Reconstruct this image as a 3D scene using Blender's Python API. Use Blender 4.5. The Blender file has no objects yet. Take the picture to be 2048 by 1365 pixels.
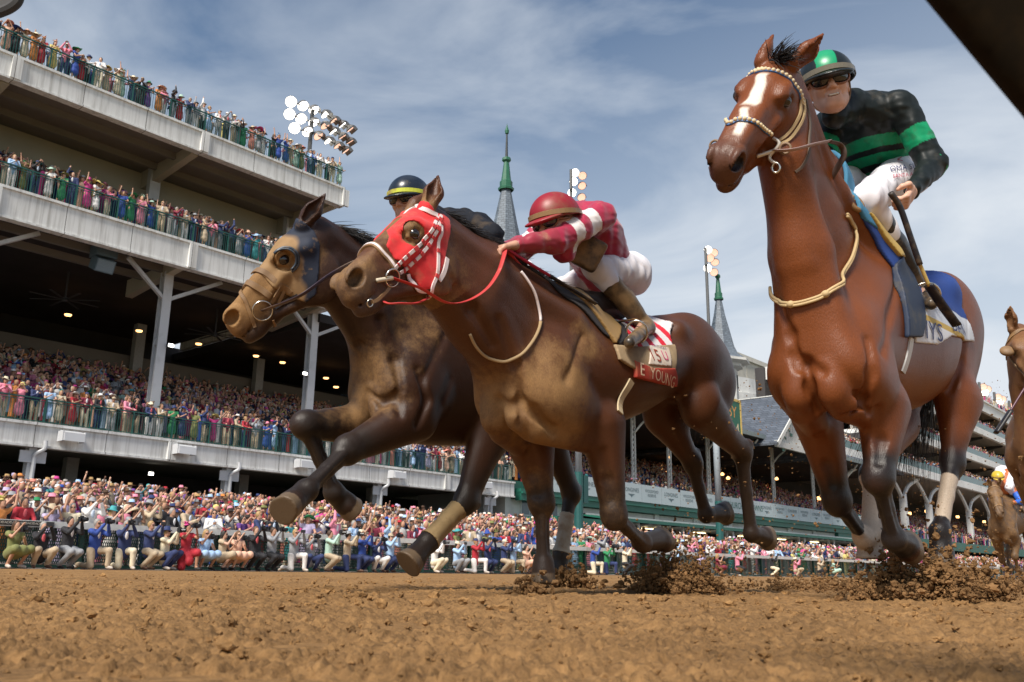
import bpy, math, random, os, time
import numpy as np
from mathutils import Vector, Matrix
T00 = time.time()
random.seed(7); RNG = np.random.default_rng(7)
SC = bpy.context.scene
ONLY = ''
# ------------------------------------------------------------ camera
FPX = 1800.0
PITCH = math.atan(460 / FPX); ROLL = math.radians(.8)
CAM = np.array([0, 0, .1])
_r0 = np.array([1, 0, 0.]); _u0 = np.array([0, -math.sin(PITCH), math.cos(PITCH)])
FW = np.array([0, math.cos(PITCH), math.sin(PITCH)])
RT = math.cos(ROLL) * _r0 + math.sin(ROLL) * _u0
UP = -math.sin(ROLL) * _r0 + math.cos(ROLL) * _u0
cam_d = bpy.data.cameras.new('camera'); cam = bpy.data.objects.new('camera', cam_d)
SC.collection.objects.link(cam); SC.camera = cam
m = Matrix.Identity(4)
for i in range(3):
    m[i][0] = RT[i]; m[i][1] = UP[i]; m[i][2] = -FW[i]; m[i][3] = CAM[i]
cam.matrix_world = m
cam_d.sensor_width = 36; cam_d.lens = 36 * FPX / 2048
cam_d.clip_start = .02; cam_d.clip_end = 3000
cam_d.dof.use_dof = True; cam_d.dof.focus_distance = 5.0; cam_d.dof.aperture_fstop = 10.0
# ------------------------------------------------------------ world and sun
SUN_EL = math.radians(47); SUN_AZ = math.radians(207)   # azimuth of the sun, clockwise from +Y: behind the camera, to the left
W = bpy.data.worlds.new('World'); SC.world = W; W.use_nodes = True
nt = W.node_tree; nt.nodes.clear()
def wn(t, **k):
    n = nt.nodes.new(t)
    for a, b in k.items(): setattr(n, a, b)
    return n
out = wn('ShaderNodeOutputWorld'); bg = wn('ShaderNodeBackground')
sky = wn('ShaderNodeTexSky', sky_type='NISHITA', sun_disc=False, sun_elevation=SUN_EL, sun_rotation=SUN_AZ)
sky.air_density = 1.3; sky.dust_density = .6; sky.ozone_density = 3.0
tc = wn('ShaderNodeTexCoord'); mp = wn('ShaderNodeMapping'); mp.inputs['Scale'].default_value = (1, .8, 2.6)
mp.inputs['Rotation'].default_value = (.2, .35, .4)
no = wn('ShaderNodeTexNoise'); no.inputs['Scale'].default_value = 2.2; no.inputs['Detail'].default_value = 7; no.inputs['Roughness'].default_value = .52
no.inputs['Distortion'].default_value = .5
cr = wn('ShaderNodeValToRGB'); cr.color_ramp.elements[0].position = .40; cr.color_ramp.elements[1].position = .66
sep = wn('ShaderNodeSeparateXYZ'); mr = wn('ShaderNodeMapRange'); mr.inputs['From Min'].default_value = -.22; mr.inputs['From Max'].default_value = .52
mr.inputs['To Min'].default_value = 1.0; mr.inputs['To Max'].default_value = -.06
mx = wn('ShaderNodeMixRGB'); mx.inputs[2].default_value = (8.3, 8.9, 9.6, 1)
ad = wn('ShaderNodeMath', operation='MULTIPLY_ADD', use_clamp=True); ad.inputs[1].default_value = .66
nt.links.new(tc.outputs['Generated'], mp.inputs[0]); nt.links.new(mp.outputs[0], no.inputs['Vector']); nt.links.new(no.outputs[0], cr.inputs[0])
dn = wn('ShaderNodeVectorMath', operation='DOT_PRODUCT'); dn.inputs[1].default_value = (-.30, -.12, .95); nt.links.new(tc.outputs['Generated'], dn.inputs[0])
nt.links.new(tc.outputs['Generated'], sep.inputs[0]); nt.links.new(dn.outputs['Value'], mr.inputs['Value'])
nt.links.new(cr.outputs[0], ad.inputs[0]); nt.links.new(mr.outputs[0], ad.inputs[2])
hs = wn('ShaderNodeHueSaturation'); hs.inputs['Saturation'].default_value = 1.2; nt.links.new(sky.outputs[0], hs.inputs['Color'])
nt.links.new(ad.outputs[0], mx.inputs[0]); nt.links.new(hs.outputs[0], mx.inputs[1]); nt.links.new(mx.outputs[0], bg.inputs[0])
bg.inputs[1].default_value = .060
nt.links.new(bg.outputs[0], out.inputs[0])
sd = bpy.data.lights.new('sun', 'SUN'); sd.energy = 3.9; sd.angle = math.radians(18); sd.color = (1, .93, .83)
so = bpy.data.objects.new('sun', sd); SC.collection.objects.link(so)
_sv = Vector((math.sin(SUN_AZ) * math.cos(SUN_EL), math.cos(SUN_AZ) * math.cos(SUN_EL), math.sin(SUN_EL)))
so.rotation_euler = _sv.to_track_quat('Z', 'Y').to_euler(); so.location = (0, 0, 50)
SC.view_settings.view_transform = 'Standard'; SC.view_settings.look = 'None'; SC.view_settings.exposure = 0.6
SC.cycles.max_bounces = 6; SC.cycles.diffuse_bounces = 3; SC.cycles.glossy_bounces = 3
SC.cycles.use_denoising = True

# ------------------------------------------------------------ geometry of the place: T runs away along the track, N points to the camera's side
def A(*v): return np.array(v, float)
def unit(v): v = np.asarray(v, float); return v / np.linalg.norm(v)
def ray(x, y): return FW + (x - 1024) / FPX * RT - (y - 682.5) / FPX * UP
_d = ray(2640, 1166); T = unit(A(_d[0], _d[1], 0)); N = A(T[1], -T[0], 0); Z3 = A(0, 0, 1)
def at(x, y, w): d = ray(x, y); return CAM + d * (w / (N @ d))       # pixel -> point of the upright plane N.p = w
def dep(x, y, z): d = ray(x, y); return CAM + d * (z / d[1])          # pixel -> point at depth z
def S(s, w, z): return T * s + N * w + Z3 * z
def proj(P):
    d = np.asarray(P) - CAM; z = d @ FW
    return np.stack([1024 + FPX * (d @ RT) / z, 682.5 - FPX * (d @ UP) / z], -1)

# ------------------------------------------------------------ signed-distance modelling
def smin(a, b, k):
    if k <= 0: return np.minimum(a, b)
    h = np.maximum(k - np.abs(a - b), 0) / k
    return np.minimum(a, b) - h * h * k * .25
def ortho(ax):
    a = unit(ax[0]); b = np.asarray(ax[1], float); b = unit(b - (b @ a) * a); c = np.cross(a, b); return np.array([a, b, c])
class SDF:
    def __init__(s): s.p = []; s.rk = 1.
    def cap(s, a, b, ra, rb=None, k=.03, flat=None, op='u'):
        rb = ra if rb is None else rb; ra = ra * s.rk; rb = rb * s.rk
        a = A(*a); b = A(*b); ab = b - a; L2 = max(ab @ ab, 1e-9)
        if flat is not None: ax = unit(flat[0]); q = 1 / flat[1]
        def f(P):
            v = P - a
            if flat is not None:
                t = v @ ax; v = v + (q - 1) * t[:, None] * ax
                abq = ab + (q - 1) * (ab @ ax) * ax; l2 = abq @ abq
            else: abq = ab; l2 = L2
            h = np.clip(v @ abq / l2, 0, 1); u = v - h[:, None] * abq
            n = np.sqrt((u * u).sum(1)) + 1e-9
            d = n - (ra + (rb - ra) * h)
            if flat is not None:
                c = (u @ ax) / n; d = d / np.sqrt(1 + (q * q - 1) * c * c)
            return d
        s.p.append((f, op, k, (a + b) / 2, math.sqrt(L2) / 2 + max(ra, rb) + k)); return s
    def ell(s, c, r, ax=None, k=.03, op='u'):
        c = A(*c); r = (A(*r) if hasattr(r, '__len__') else A(r, r, r)) * s.rk
        M = np.eye(3) if ax is None else ortho(ax)
        def f(P):
            q = (P - c) @ M.T; q1 = q / r; k0 = np.sqrt((q1 * q1).sum(1)) + 1e-9
            q2 = q1 / r; k1 = np.sqrt((q2 * q2).sum(1)) + 1e-9
            return k0 * (k0 - 1) / k1
        s.p.append((f, op, k, c, r.max() + k)); return s
    def box(s, c, h, ax=None, r=.01, k=.01, op='u'):
        c = A(*c); h = A(*h); M = np.eye(3) if ax is None else ortho(ax)
        def f(P):
            q = np.abs((P - c) @ M.T) - (h - r)
            return np.sqrt((np.maximum(q, 0) ** 2).sum(1)) + np.minimum(q.max(1), 0) - r
        s.p.append((f, op, k, c, float(np.linalg.norm(h)) + k)); return s
    def half(s, c, n, k=.004):          # keep only the side n points away from
        c = A(*c); n = unit(n); s.p.append((lambda P: (P - c) @ n, 'i', k, c, 1e9)); return s
    def fn(s, f, op, k, c=(0, 0, 0), R=1e9): s.p.append((f, op, k, A(*c), R)); return s
    def poly(s, pts, rs, k=.03, flat=None, op='u'):
        for i in range(len(pts) - 1): s.cap(pts[i], pts[i + 1], rs[i], rs[i + 1], k, flat, op)
        return s
    def ev(s, P, prims=None):
        d = np.full(len(P), 9.0)
        for f, op, k, c, R in (prims or s.p):
            if op == 'u': d = smin(d, f(P), k)
            elif op == 's': d = -smin(-d, f(P), k)
            elif op == 'i': d = -smin(-d, -f(P), k)
        return d
    def grad(s, P, e=.003):
        g = np.stack([s.ev(P + e * v) - s.ev(P - e * v) for v in np.eye(3)], 1)
        return g / (np.linalg.norm(g, axis=1, keepdims=True) + 1e-9)
    def bounds(s):
        lo = np.min([c - R for f, o, k, c, R in s.p if o == 'u'], 0); hi = np.max([c + R for f, o, k, c, R in s.p if o == 'u'], 0)
        return lo - .02, hi + .02
    def snap(s, pts, off=0.0, it=8):
        P = np.array(pts, float).reshape(-1, 3)
        for _ in range(it): P = P - (s.ev(P) - off)[:, None] * s.grad(P) * .9
        return P
    def trace(s, o, d, tmax=9., t0=0.):
        """first hit along rays o + t d (d unit)"""
        o = np.broadcast_to(np.asarray(o, float), np.shape(d)).reshape(-1, 3); d = np.asarray(d, float).reshape(-1, 3)
        t = np.full(len(d), t0)
        if len(d) <= 12 and len(s.p) > 60:        # few rays: keep only the primitives near each ray
            R_ = [s._tr1(o[i], d[i], tmax, t0) for i in range(len(d))]; t = np.array([r[0] for r in R_]); return o + t[:, None] * d, np.array([r[1] for r in R_])
        for _ in range(90):
            v = s.ev(o + t[:, None] * d); t = np.minimum(t + v * .75, tmax)
            if (np.abs(v) < 4e-4).all() or (t >= tmax).all(): break
        return o + t[:, None] * d, s.ev(o + t[:, None] * d) < .01
    def _tr1(s, o, d, tmax, t0):
        C = np.array([q[3] for q in s.p]); R = np.array([q[4] for q in s.p]); w = C - o; tt = w @ d; dist = np.linalg.norm(w - tt[:, None] * d, axis=1); pr = [s.p[i] for i in np.flatnonzero((dist < R + .06) | (R > 5))]
        if not any(q[1] == 'u' for q in pr): return tmax, False
        t = t0
        for _ in range(90):
            v = float(s.ev((o + t * d)[None], pr)[0]); t = min(t + v * .75, tmax)
            if abs(v) < 4e-4 or t >= tmax: break
        return t, v < .01
    def hit(s, px, off=0.0):
        """pixel list -> points on the surface facing the camera (used to find real 3-D anchor points)"""
        d = np.array([unit(ray(*p)) for p in px]); P, ok = s.trace(CAM, d)
        bad = ~ok
        if bad.any():      # nearest approach, then snap to the surface
            ts = np.linspace(1.5, 9, 160)
            for i in np.where(bad)[0]:
                Q = CAM + ts[:, None] * d[i]; P[i] = Q[np.argmin(s.ev(Q))]
            P[bad] = s.snap(P[bad])
        if off: P = s.snap(P, off, 5)
        return P
    def mesh(s, h, lo=None, hi=None):
        b = s.bounds(); lo = b[0] if lo is None else A(*lo); hi = b[1] if hi is None else A(*hi)
        B = 8
        n = (np.ceil((hi - lo) / (h * B)).astype(int)) * B
        V = np.full(tuple(n), 1.0, np.float32)
        nb = n // B; rad = h * B * .87 * 1.02
        g = np.stack(np.meshgrid(*[np.arange(k) for k in nb], indexing='ij'), -1).reshape(-1, 3)
        ctr = lo + (g * B + (B - 1) / 2) * h
        # coarse pass
        d = np.empty(len(ctr))
        for i in range(0, len(ctr), 60000): d[i:i + 60000] = s.ev(ctr[i:i + 60000])
        act = np.abs(d) < rad * 2.0
        for gi, dd in zip(g[~act], d[~act]):
            if dd < 0: V[gi[0] * B:gi[0] * B + B, gi[1] * B:gi[1] * B + B, gi[2] * B:gi[2] * B + B] = -1
        loc = np.stack(np.meshgrid(*[np.arange(B)] * 3, indexing='ij'), -1).reshape(-1, 3) * h
        ga = g[act]
        # group neighbouring blocks so that the cull list is shared
        key = (ga // 2) @ np.array([1, 1000, 1000000]); order = np.argsort(key, kind='stable'); ga = ga[order]; key = key[order]
        cuts = np.flatnonzero(np.diff(key)) + 1
        Cs = np.array([p[3] for p in s.p]); Rs = np.array([p[4] for p in s.p])
        for grp in np.split(ga, cuts):
            o = lo + grp * B * h; P = (o[:, None, :] + loc[None]).reshape(-1, 3)
            c = P.mean(0); rr = np.sqrt(((P - c) ** 2).sum(1).max())
            near = np.linalg.norm(Cs - c, axis=1) < Rs + rr + .05
            pr = [s.p[i] for i in np.flatnonzero(near)]
            if not any(q[1] == 'u' for q in pr): continue
            v = s.ev(P, pr).astype(np.float32).reshape(-1, B, B, B)
            for q, vv in zip(grp, v): V[q[0] * B:q[0] * B + B, q[1] * B:q[1] * B + B, q[2] * B:q[2] * B + B] = vv
        return surfnet(V, lo, h)
def surfnet(V, lo, h):
    Sg = V < 0
    c = np.zeros(tuple(k - 1 for k in V.shape), np.int8)
    for i in (0, 1):
        for j in (0, 1):
            for k in (0, 1): c += Sg[i:Sg.shape[0] - 1 + i, j:Sg.shape[1] - 1 + j, k:Sg.shape[2] - 1 + k]
    act = (c > 0) & (c < 8); idx = -np.ones(c.shape, np.int32); co = np.argwhere(act); idx[act] = np.arange(len(co))
    acc = np.zeros((len(co), 3)); cnt = np.zeros(len(co))
    crn = [(i, j, k) for i in (0, 1) for j in (0, 1) for k in (0, 1)]
    val = {q: V[co[:, 0] + q[0], co[:, 1] + q[1], co[:, 2] + q[2]] for q in crn}
    for q in crn:
        for ax in range(3):
            if q[ax] == 0:
                r = list(q); r[ax] = 1; a = val[q]; b = val[tuple(r)]; x = (a < 0) != (b < 0)
                t = np.where(x, a / (a - b + 1e-12), 0); p = np.tile(np.array(q, float), (len(co), 1)); p[:, ax] += t
                acc[x] += p[x]; cnt[x] += 1
    Vt = lo + (co + acc / np.maximum(cnt, 1)[:, None]) * h
    Fs = []
    for ax in range(3):
        a1, a2 = (ax + 1) % 3, (ax + 2) % 3
        s0 = [slice(None)] * 3; s1 = [slice(None)] * 3; s0[ax] = slice(0, -1); s1[ax] = slice(1, None)
        X = Sg[tuple(s0)] != Sg[tuple(s1)]; e = np.argwhere(X)
        e = e[(e[:, a1] > 0) & (e[:, a2] > 0) & (e[:, a1] < V.shape[a1] - 1) & (e[:, a2] < V.shape[a2] - 1)]
        ins = Sg[e[:, 0], e[:, 1], e[:, 2]]
        def cell(d1, d2):
            f = e.copy(); f[:, a1] -= d1; f[:, a2] -= d2; return idx[f[:, 0], f[:, 1], f[:, 2]]
        q = np.stack([cell(1, 1), cell(0, 1), cell(0, 0), cell(1, 0)], 1)
        q[~ins] = q[~ins][:, ::-1]; Fs.append(q)
    return Vt, np.concatenate(Fs)

# ------------------------------------------------------------ mesh objects
COL = SC.collection
def put(name, V, F, mat=None, parent=None, smooth=True, col=None):
    V = np.asarray(V, np.float32).reshape(-1, 3)
    me = bpy.data.meshes.new(name); me.vertices.add(len(V)); me.vertices.foreach_set('co', V.ravel())
    if isinstance(F, np.ndarray):
        k = F.shape[1]; tot = np.full(len(F), k); fl = F.ravel()
    else:
        tot = np.array([len(f) for f in F]); fl = np.array([i for f in F for i in f])
    me.loops.add(len(fl)); me.loops.foreach_set('vertex_index', fl.astype(np.int32))
    me.polygons.add(len(tot)); me.polygons.foreach_set('loop_start', (np.cumsum(tot) - tot).astype(np.int32))
    me.update(calc_edges=True); me.validate()
    me.polygons.foreach_set('use_smooth', np.full(len(me.polygons), bool(smooth)))
    if col is not None:
        at_ = me.color_attributes.new('Col', 'FLOAT_COLOR', 'POINT'); c = np.ones((len(V), 4), np.float32); c[:, :col.shape[1]] = col
        at_.data.foreach_set('color', c.ravel())
    o = bpy.data.objects.new(name, me); COL.objects.link(o)
    if mat: me.materials.append(mat)
    if parent is not None: o.parent = parent
    return o
def empty(name, loc, label=None, cat=None, group=None):
    o = bpy.data.objects.new(name, None); COL.objects.link(o); o.location = Vector(loc); o.empty_display_size = .1
    if label: tag(o, label, cat, group)
    return o
def tag(o, label, cat, group=None):
    o['label'] = label; o['category'] = cat
    if group: o['group'] = group
    return o
def kind(o, k): o['kind'] = k; return o
def child(o, root):      # parent an object built in world coordinates, keeping it where it is
    o.parent = root; o.matrix_parent_inverse = Matrix.Translation(root.location).inverted(); return o
class MB:
    """collects simple solids into one mesh"""
    def __init__(s): s.V = []; s.F = []; s.C = []; s.n = 0
    def add(s, V, F, c=None):
        V = np.asarray(V, float).reshape(-1, 3); s.V.append(V); s.F += [tuple(int(i) + s.n for i in f) for f in F]; s.n += len(V)
        s.C.append(np.tile(np.array(c if c is not None else (1, 1, 1), float)[:3], (len(V), 1))); return s
    def box(s, c, h, ax=None, col=None):
        M = np.eye(3) if ax is None else np.array(ax); c = A(*c)
        V = [c + (i * h[0]) * M[0] + (j * h[1]) * M[1] + (k * h[2]) * M[2] for i in (-1, 1) for j in (-1, 1) for k in (-1, 1)]
        F = [(0, 1, 3, 2), (4, 6, 7, 5), (0, 4, 5, 1), (2, 3, 7, 6), (0, 2, 6, 4), (1, 5, 7, 3)]
        return s.add(V, F, col)
    def hexa(s, P, col=None):   # 8 points: bottom 4 then top 4
        F = [(3, 2, 1, 0), (4, 5, 6, 7), (0, 1, 5, 4), (1, 2, 6, 5), (2, 3, 7, 6), (3, 0, 4, 7)]
        return s.add(P, F, col)
    def beam(s, a, b, w, h, up=Z3, col=None):
        a = A(*a); b = A(*b); t = unit(b - a); sd_ = np.cross(t, up); sd_ = unit(sd_) if np.linalg.norm(sd_) > 1e-6 else A(1, 0, 0); u = np.cross(sd_, t)
        return s.box((a + b) / 2, (np.linalg.norm(b - a) / 2, w / 2, h / 2), (t, sd_, u), col)
    def tube(s, pts, r, n=8, col=None, flat=1., up=Z3, cap=True):
        P = np.array(pts, float); r = np.broadcast_to(np.asarray(r, float), (len(P),)); t = np.gradient(P, axis=0)
        V = []; F = []
        u = None
        for i in range(len(P)):
            ti = unit(t[i]) if np.linalg.norm(t[i]) > 1e-9 else A(0, 0, 1)
            if u is None:
                u = np.cross(ti, up); u = unit(u) if np.linalg.norm(u) > 1e-4 else unit(np.cross(ti, A(1, 0, 0)))
            else:
                u = u - (u @ ti) * ti; u = unit(u) if np.linalg.norm(u) > 1e-6 else unit(np.cross(ti, A(1, 0, .3)))
            v = np.cross(ti, u)
            for k in range(n):
                a = 2 * math.pi * k / n; V.append(P[i] + r[i] * (math.cos(a) * u + math.sin(a) * flat * v))
        for i in range(len(P) - 1):
            for k in range(n): F.append((i * n + k, i * n + (k + 1) % n, (i + 1) * n + (k + 1) % n, (i + 1) * n + k))
        if cap: F.append(tuple(range(n))[::-1]); F.append(tuple((len(P) - 1) * n + k for k in range(n)))
        return s.add(V, F, col)
    def lathe(s, c, prof, n=16, ax=Z3, col=None):
        ax = unit(ax); u = np.cross(ax, A(1, 0, 0)); u = unit(u) if np.linalg.norm(u) > .1 else unit(np.cross(ax, A(0, 1, 0))); v = np.cross(ax, u); c = A(*c)
        V = []; F = []
        for r, z in prof:
            for k in range(n): a = 2 * math.pi * k / n; V.append(c + ax * z + r * (math.cos(a) * u + math.sin(a) * v))
        for i in range(len(prof) - 1):
            for k in range(n): F.append((i * n + k, i * n + (k + 1) % n, (i + 1) * n + (k + 1) % n, (i + 1) * n + k))
        return s.add(V, F, col)
    def ribbon(s, P, nrm, w, th, col=None):
        """a strap lying on a surface: points, outward normals, width, thickness"""
        P = np.array(P); nrm = np.array(nrm); t = np.gradient(P, axis=0); w = np.broadcast_to(np.asarray(w, float), (len(P),))
        V = []; F = []
        for i in range(len(P)):
            b = np.cross(unit(t[i]), nrm[i]); b = unit(b)
            V += [P[i] - b * w[i] / 2, P[i] + b * w[i] / 2, P[i] + b * w[i] / 2 * .9 + nrm[i] * th, P[i] - b * w[i] / 2 * .9 + nrm[i] * th]
        for i in range(len(P) - 1):
            for k in range(4): F.append((i * 4 + k, i * 4 + (k + 1) % 4, i * 4 + 4 + (k + 1) % 4, i * 4 + 4 + k))
        F += [(3, 2, 1, 0), tuple(len(P) * 4 - 4 + k for k in range(4))]
        return s.add(V, F, col)
    def build(s, name, mat=None, parent=None, smooth=False, col=False):
        V = np.concatenate(s.V) if s.V else np.zeros((0, 3))
        return put(name, V, s.F, mat, parent, smooth, np.concatenate(s.C) if col else None)
def cr_spline(P, n=8):
    P = np.array(P, float)
    if len(P) < 3:
        t = np.linspace(0, 1, n + 1)[:, None]; return P[0] * (1 - t) + P[1] * t
    Q = np.vstack([2 * P[0] - P[1], P, 2 * P[-1] - P[-2]]); R = []
    for i in range(1, len(Q) - 2):
        for t in np.linspace(0, 1, n, endpoint=False):
            a, b, c, d = Q[i - 1:i + 3]; R.append(.5 * ((2 * b) + (c - a) * t + (2 * a - 5 * b + 4 * c - d) * t * t + (3 * b - a - 3 * c + d) * t ** 3))
    R.append(P[-1]); return np.array(R)

# ------------------------------------------------------------ materials
MATS = {}
def nodemat(name):
    mt = bpy.data.materials.new(name); mt.use_nodes = True; n = mt.node_tree; b = n.nodes['Principled BSDF']; return mt, n, b
def mat(name, col, rough=.6, metal=0., var=.12, scale=8., bump=0., emit=None, estr=0., spec=.5, dirt=None, dscale=3., dthr=(.5, .7), attr=False, objcol=False, coords='Object', sheen=0.):
    if name in MATS: return MATS[name]
    mt, n, b = nodemat(name); L = n.links.new
    tx = n.nodes.new('ShaderNodeTexCoord'); ns = n.nodes.new('ShaderNodeTexNoise'); ns.inputs['Scale'].default_value = scale; ns.inputs['Detail'].default_value = 6
    L(tx.outputs[coords], ns.inputs['Vector'])
    hv = n.nodes.new('ShaderNodeHueSaturation'); mr_ = n.nodes.new('ShaderNodeMapRange')
    mr_.inputs['From Min'].default_value = .25; mr_.inputs['From Max'].default_value = .75; mr_.inputs['To Min'].default_value = 1 - var; mr_.inputs['To Max'].default_value = 1 + var
    L(ns.outputs[0], mr_.inputs[0]); L(mr_.outputs[0], hv.inputs['Value'])
    if attr: a = n.nodes.new('ShaderNodeAttribute'); a.attribute_name = 'Col'; L(a.outputs['Color'], hv.inputs['Color'])
    elif objcol: a = n.nodes.new('ShaderNodeObjectInfo'); L(a.outputs['Color'], hv.inputs['Color'])
    else: hv.inputs['Color'].default_value = (*col, 1)
    src = hv.outputs[0]
    if dirt is not None:
        n2 = n.nodes.new('ShaderNodeTexNoise'); n2.inputs['Scale'].default_value = dscale; n2.inputs['Detail'].default_value = 8; n2.inputs['Roughness'].default_value = .65
        L(tx.outputs[coords], n2.inputs['Vector']); rp = n.nodes.new('ShaderNodeMapRange'); rp.inputs['From Min'].default_value = dthr[0]; rp.inputs['From Max'].default_value = dthr[1]
        L(n2.outputs[0], rp.inputs[0]); mi = n.nodes.new('ShaderNodeMixRGB'); mi.inputs[2].default_value = (*dirt, 1); L(rp.outputs[0], mi.inputs[0]); L(src, mi.inputs[1]); src = mi.outputs[0]
    L(src, b.inputs['Base Color']); b.inputs['Roughness'].default_value = rough; b.inputs['Metallic'].default_value = metal
    b.inputs['Specular IOR Level'].default_value = spec
    if sheen: b.inputs['Sheen Weight'].default_value = sheen
    if bump:
        bp = n.nodes.new('ShaderNodeBump'); bp.inputs['Strength'].default_value = bump; bp.inputs['Distance'].default_value = .01; L(ns.outputs[0], bp.inputs['Height']); L(bp.outputs[0], b.inputs['Normal'])
    if emit: b.inputs['Emission Color'].default_value = (*emit, 1); b.inputs['Emission Strength'].default_value = estr
    MATS[name] = mt; return mt
MUD = (.27, .150, .058)
def coat_mat(name, mudthr=.5, rough=.42, mud=MUD):
    """horse coat: painted coat colour in Col, amount of dried mud in its alpha, short hair as fine bump"""
    mt, n, b = nodemat(name); L = n.links.new; N_ = n.nodes.new
    tx = N_('ShaderNodeTexCoord'); a = N_('ShaderNodeAttribute'); a.attribute_name = 'Col'
    ns = N_('ShaderNodeTexNoise'); ns.inputs['Scale'].default_value = 9; ns.inputs['Detail'].default_value = 12; ns.inputs['Roughness'].default_value = .78; L(tx.outputs['Object'], ns.inputs['Vector'])
    f = N_('ShaderNodeTexNoise'); f.inputs['Scale'].default_value = 260; f.inputs['Detail'].default_value = 3; mpp = N_('ShaderNodeMapping'); mpp.inputs['Scale'].default_value = (1, 1, .35); L(tx.outputs['Object'], mpp.inputs[0]); L(mpp.outputs[0], f.inputs['Vector'])
    n3 = N_('ShaderNodeTexNoise'); n3.inputs['Scale'].default_value = 2.6; n3.inputs['Detail'].default_value = 3; L(tx.outputs['Object'], n3.inputs['Vector'])
    hv = N_('ShaderNodeHueSaturation'); mr_ = N_('ShaderNodeMapRange'); mr_.inputs['From Min'].default_value = .3; mr_.inputs['From Max'].default_value = .7; mr_.inputs['To Min'].default_value = .72; mr_.inputs['To Max'].default_value = 1.3
    mxn = N_('ShaderNodeMath'); mxn.operation = 'MULTIPLY_ADD'; mxn.inputs[1].default_value = .5; L(f.outputs[0], mxn.inputs[0])
    h2 = N_('ShaderNodeMath'); h2.operation = 'MULTIPLY'; h2.inputs[1].default_value = .5; L(n3.outputs[0], h2.inputs[0]); L(h2.outputs[0], mxn.inputs[2])
    L(mxn.outputs[0], mr_.inputs[0]); L(mr_.outputs[0], hv.inputs['Value']); L(a.outputs['Color'], hv.inputs['Color'])
    # mud factor = smoothstep(noise + alpha - thr)
    s1 = N_('ShaderNodeMath'); s1.operation = 'ADD'; L(ns.outputs[0], s1.inputs[0]); L(a.outputs['Alpha'], s1.inputs[1])
    sm = N_('ShaderNodeMapRange'); sm.interpolation_type = 'SMOOTHSTEP'; sm.inputs['From Min'].default_value = mudthr + .22; sm.inputs['From Max'].default_value = mudthr + .72; sm.inputs['To Max'].default_value = .9; L(s1.outputs[0], sm.inputs[0])
    mm = N_('ShaderNodeHueSaturation'); mm.inputs['Color'].default_value = (*mud, 1); L(mr_.outputs[0], mm.inputs['Value'])
    mi = N_('ShaderNodeMixRGB'); L(sm.outputs[0], mi.inputs[0]); L(hv.outputs[0], mi.inputs[1]); L(mm.outputs[0], mi.inputs[2]); L(mi.outputs[0], b.inputs['Base Color'])
    rr = N_('ShaderNodeMapRange'); rr.inputs['To Min'].default_value = rough; rr.inputs['To Max'].default_value = .85; L(sm.outputs[0], rr.inputs[0]); L(rr.outputs[0], b.inputs['Roughness'])
    bp = N_('ShaderNodeBump'); bp.inputs['Strength'].default_value = .32; bp.inputs['Distance'].default_value = .006; ab = N_('ShaderNodeMath'); ab.operation = 'MULTIPLY_ADD'; ab.inputs[1].default_value = 1.6
    L(ns.outputs[0], ab.inputs[0]); L(f.outputs[0], ab.inputs[2]); L(ab.outputs[0], bp.inputs['Height']); L(bp.outputs[0], b.inputs['Normal'])
    b.inputs['Specular IOR Level'].default_value = .32
    return mt
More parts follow.
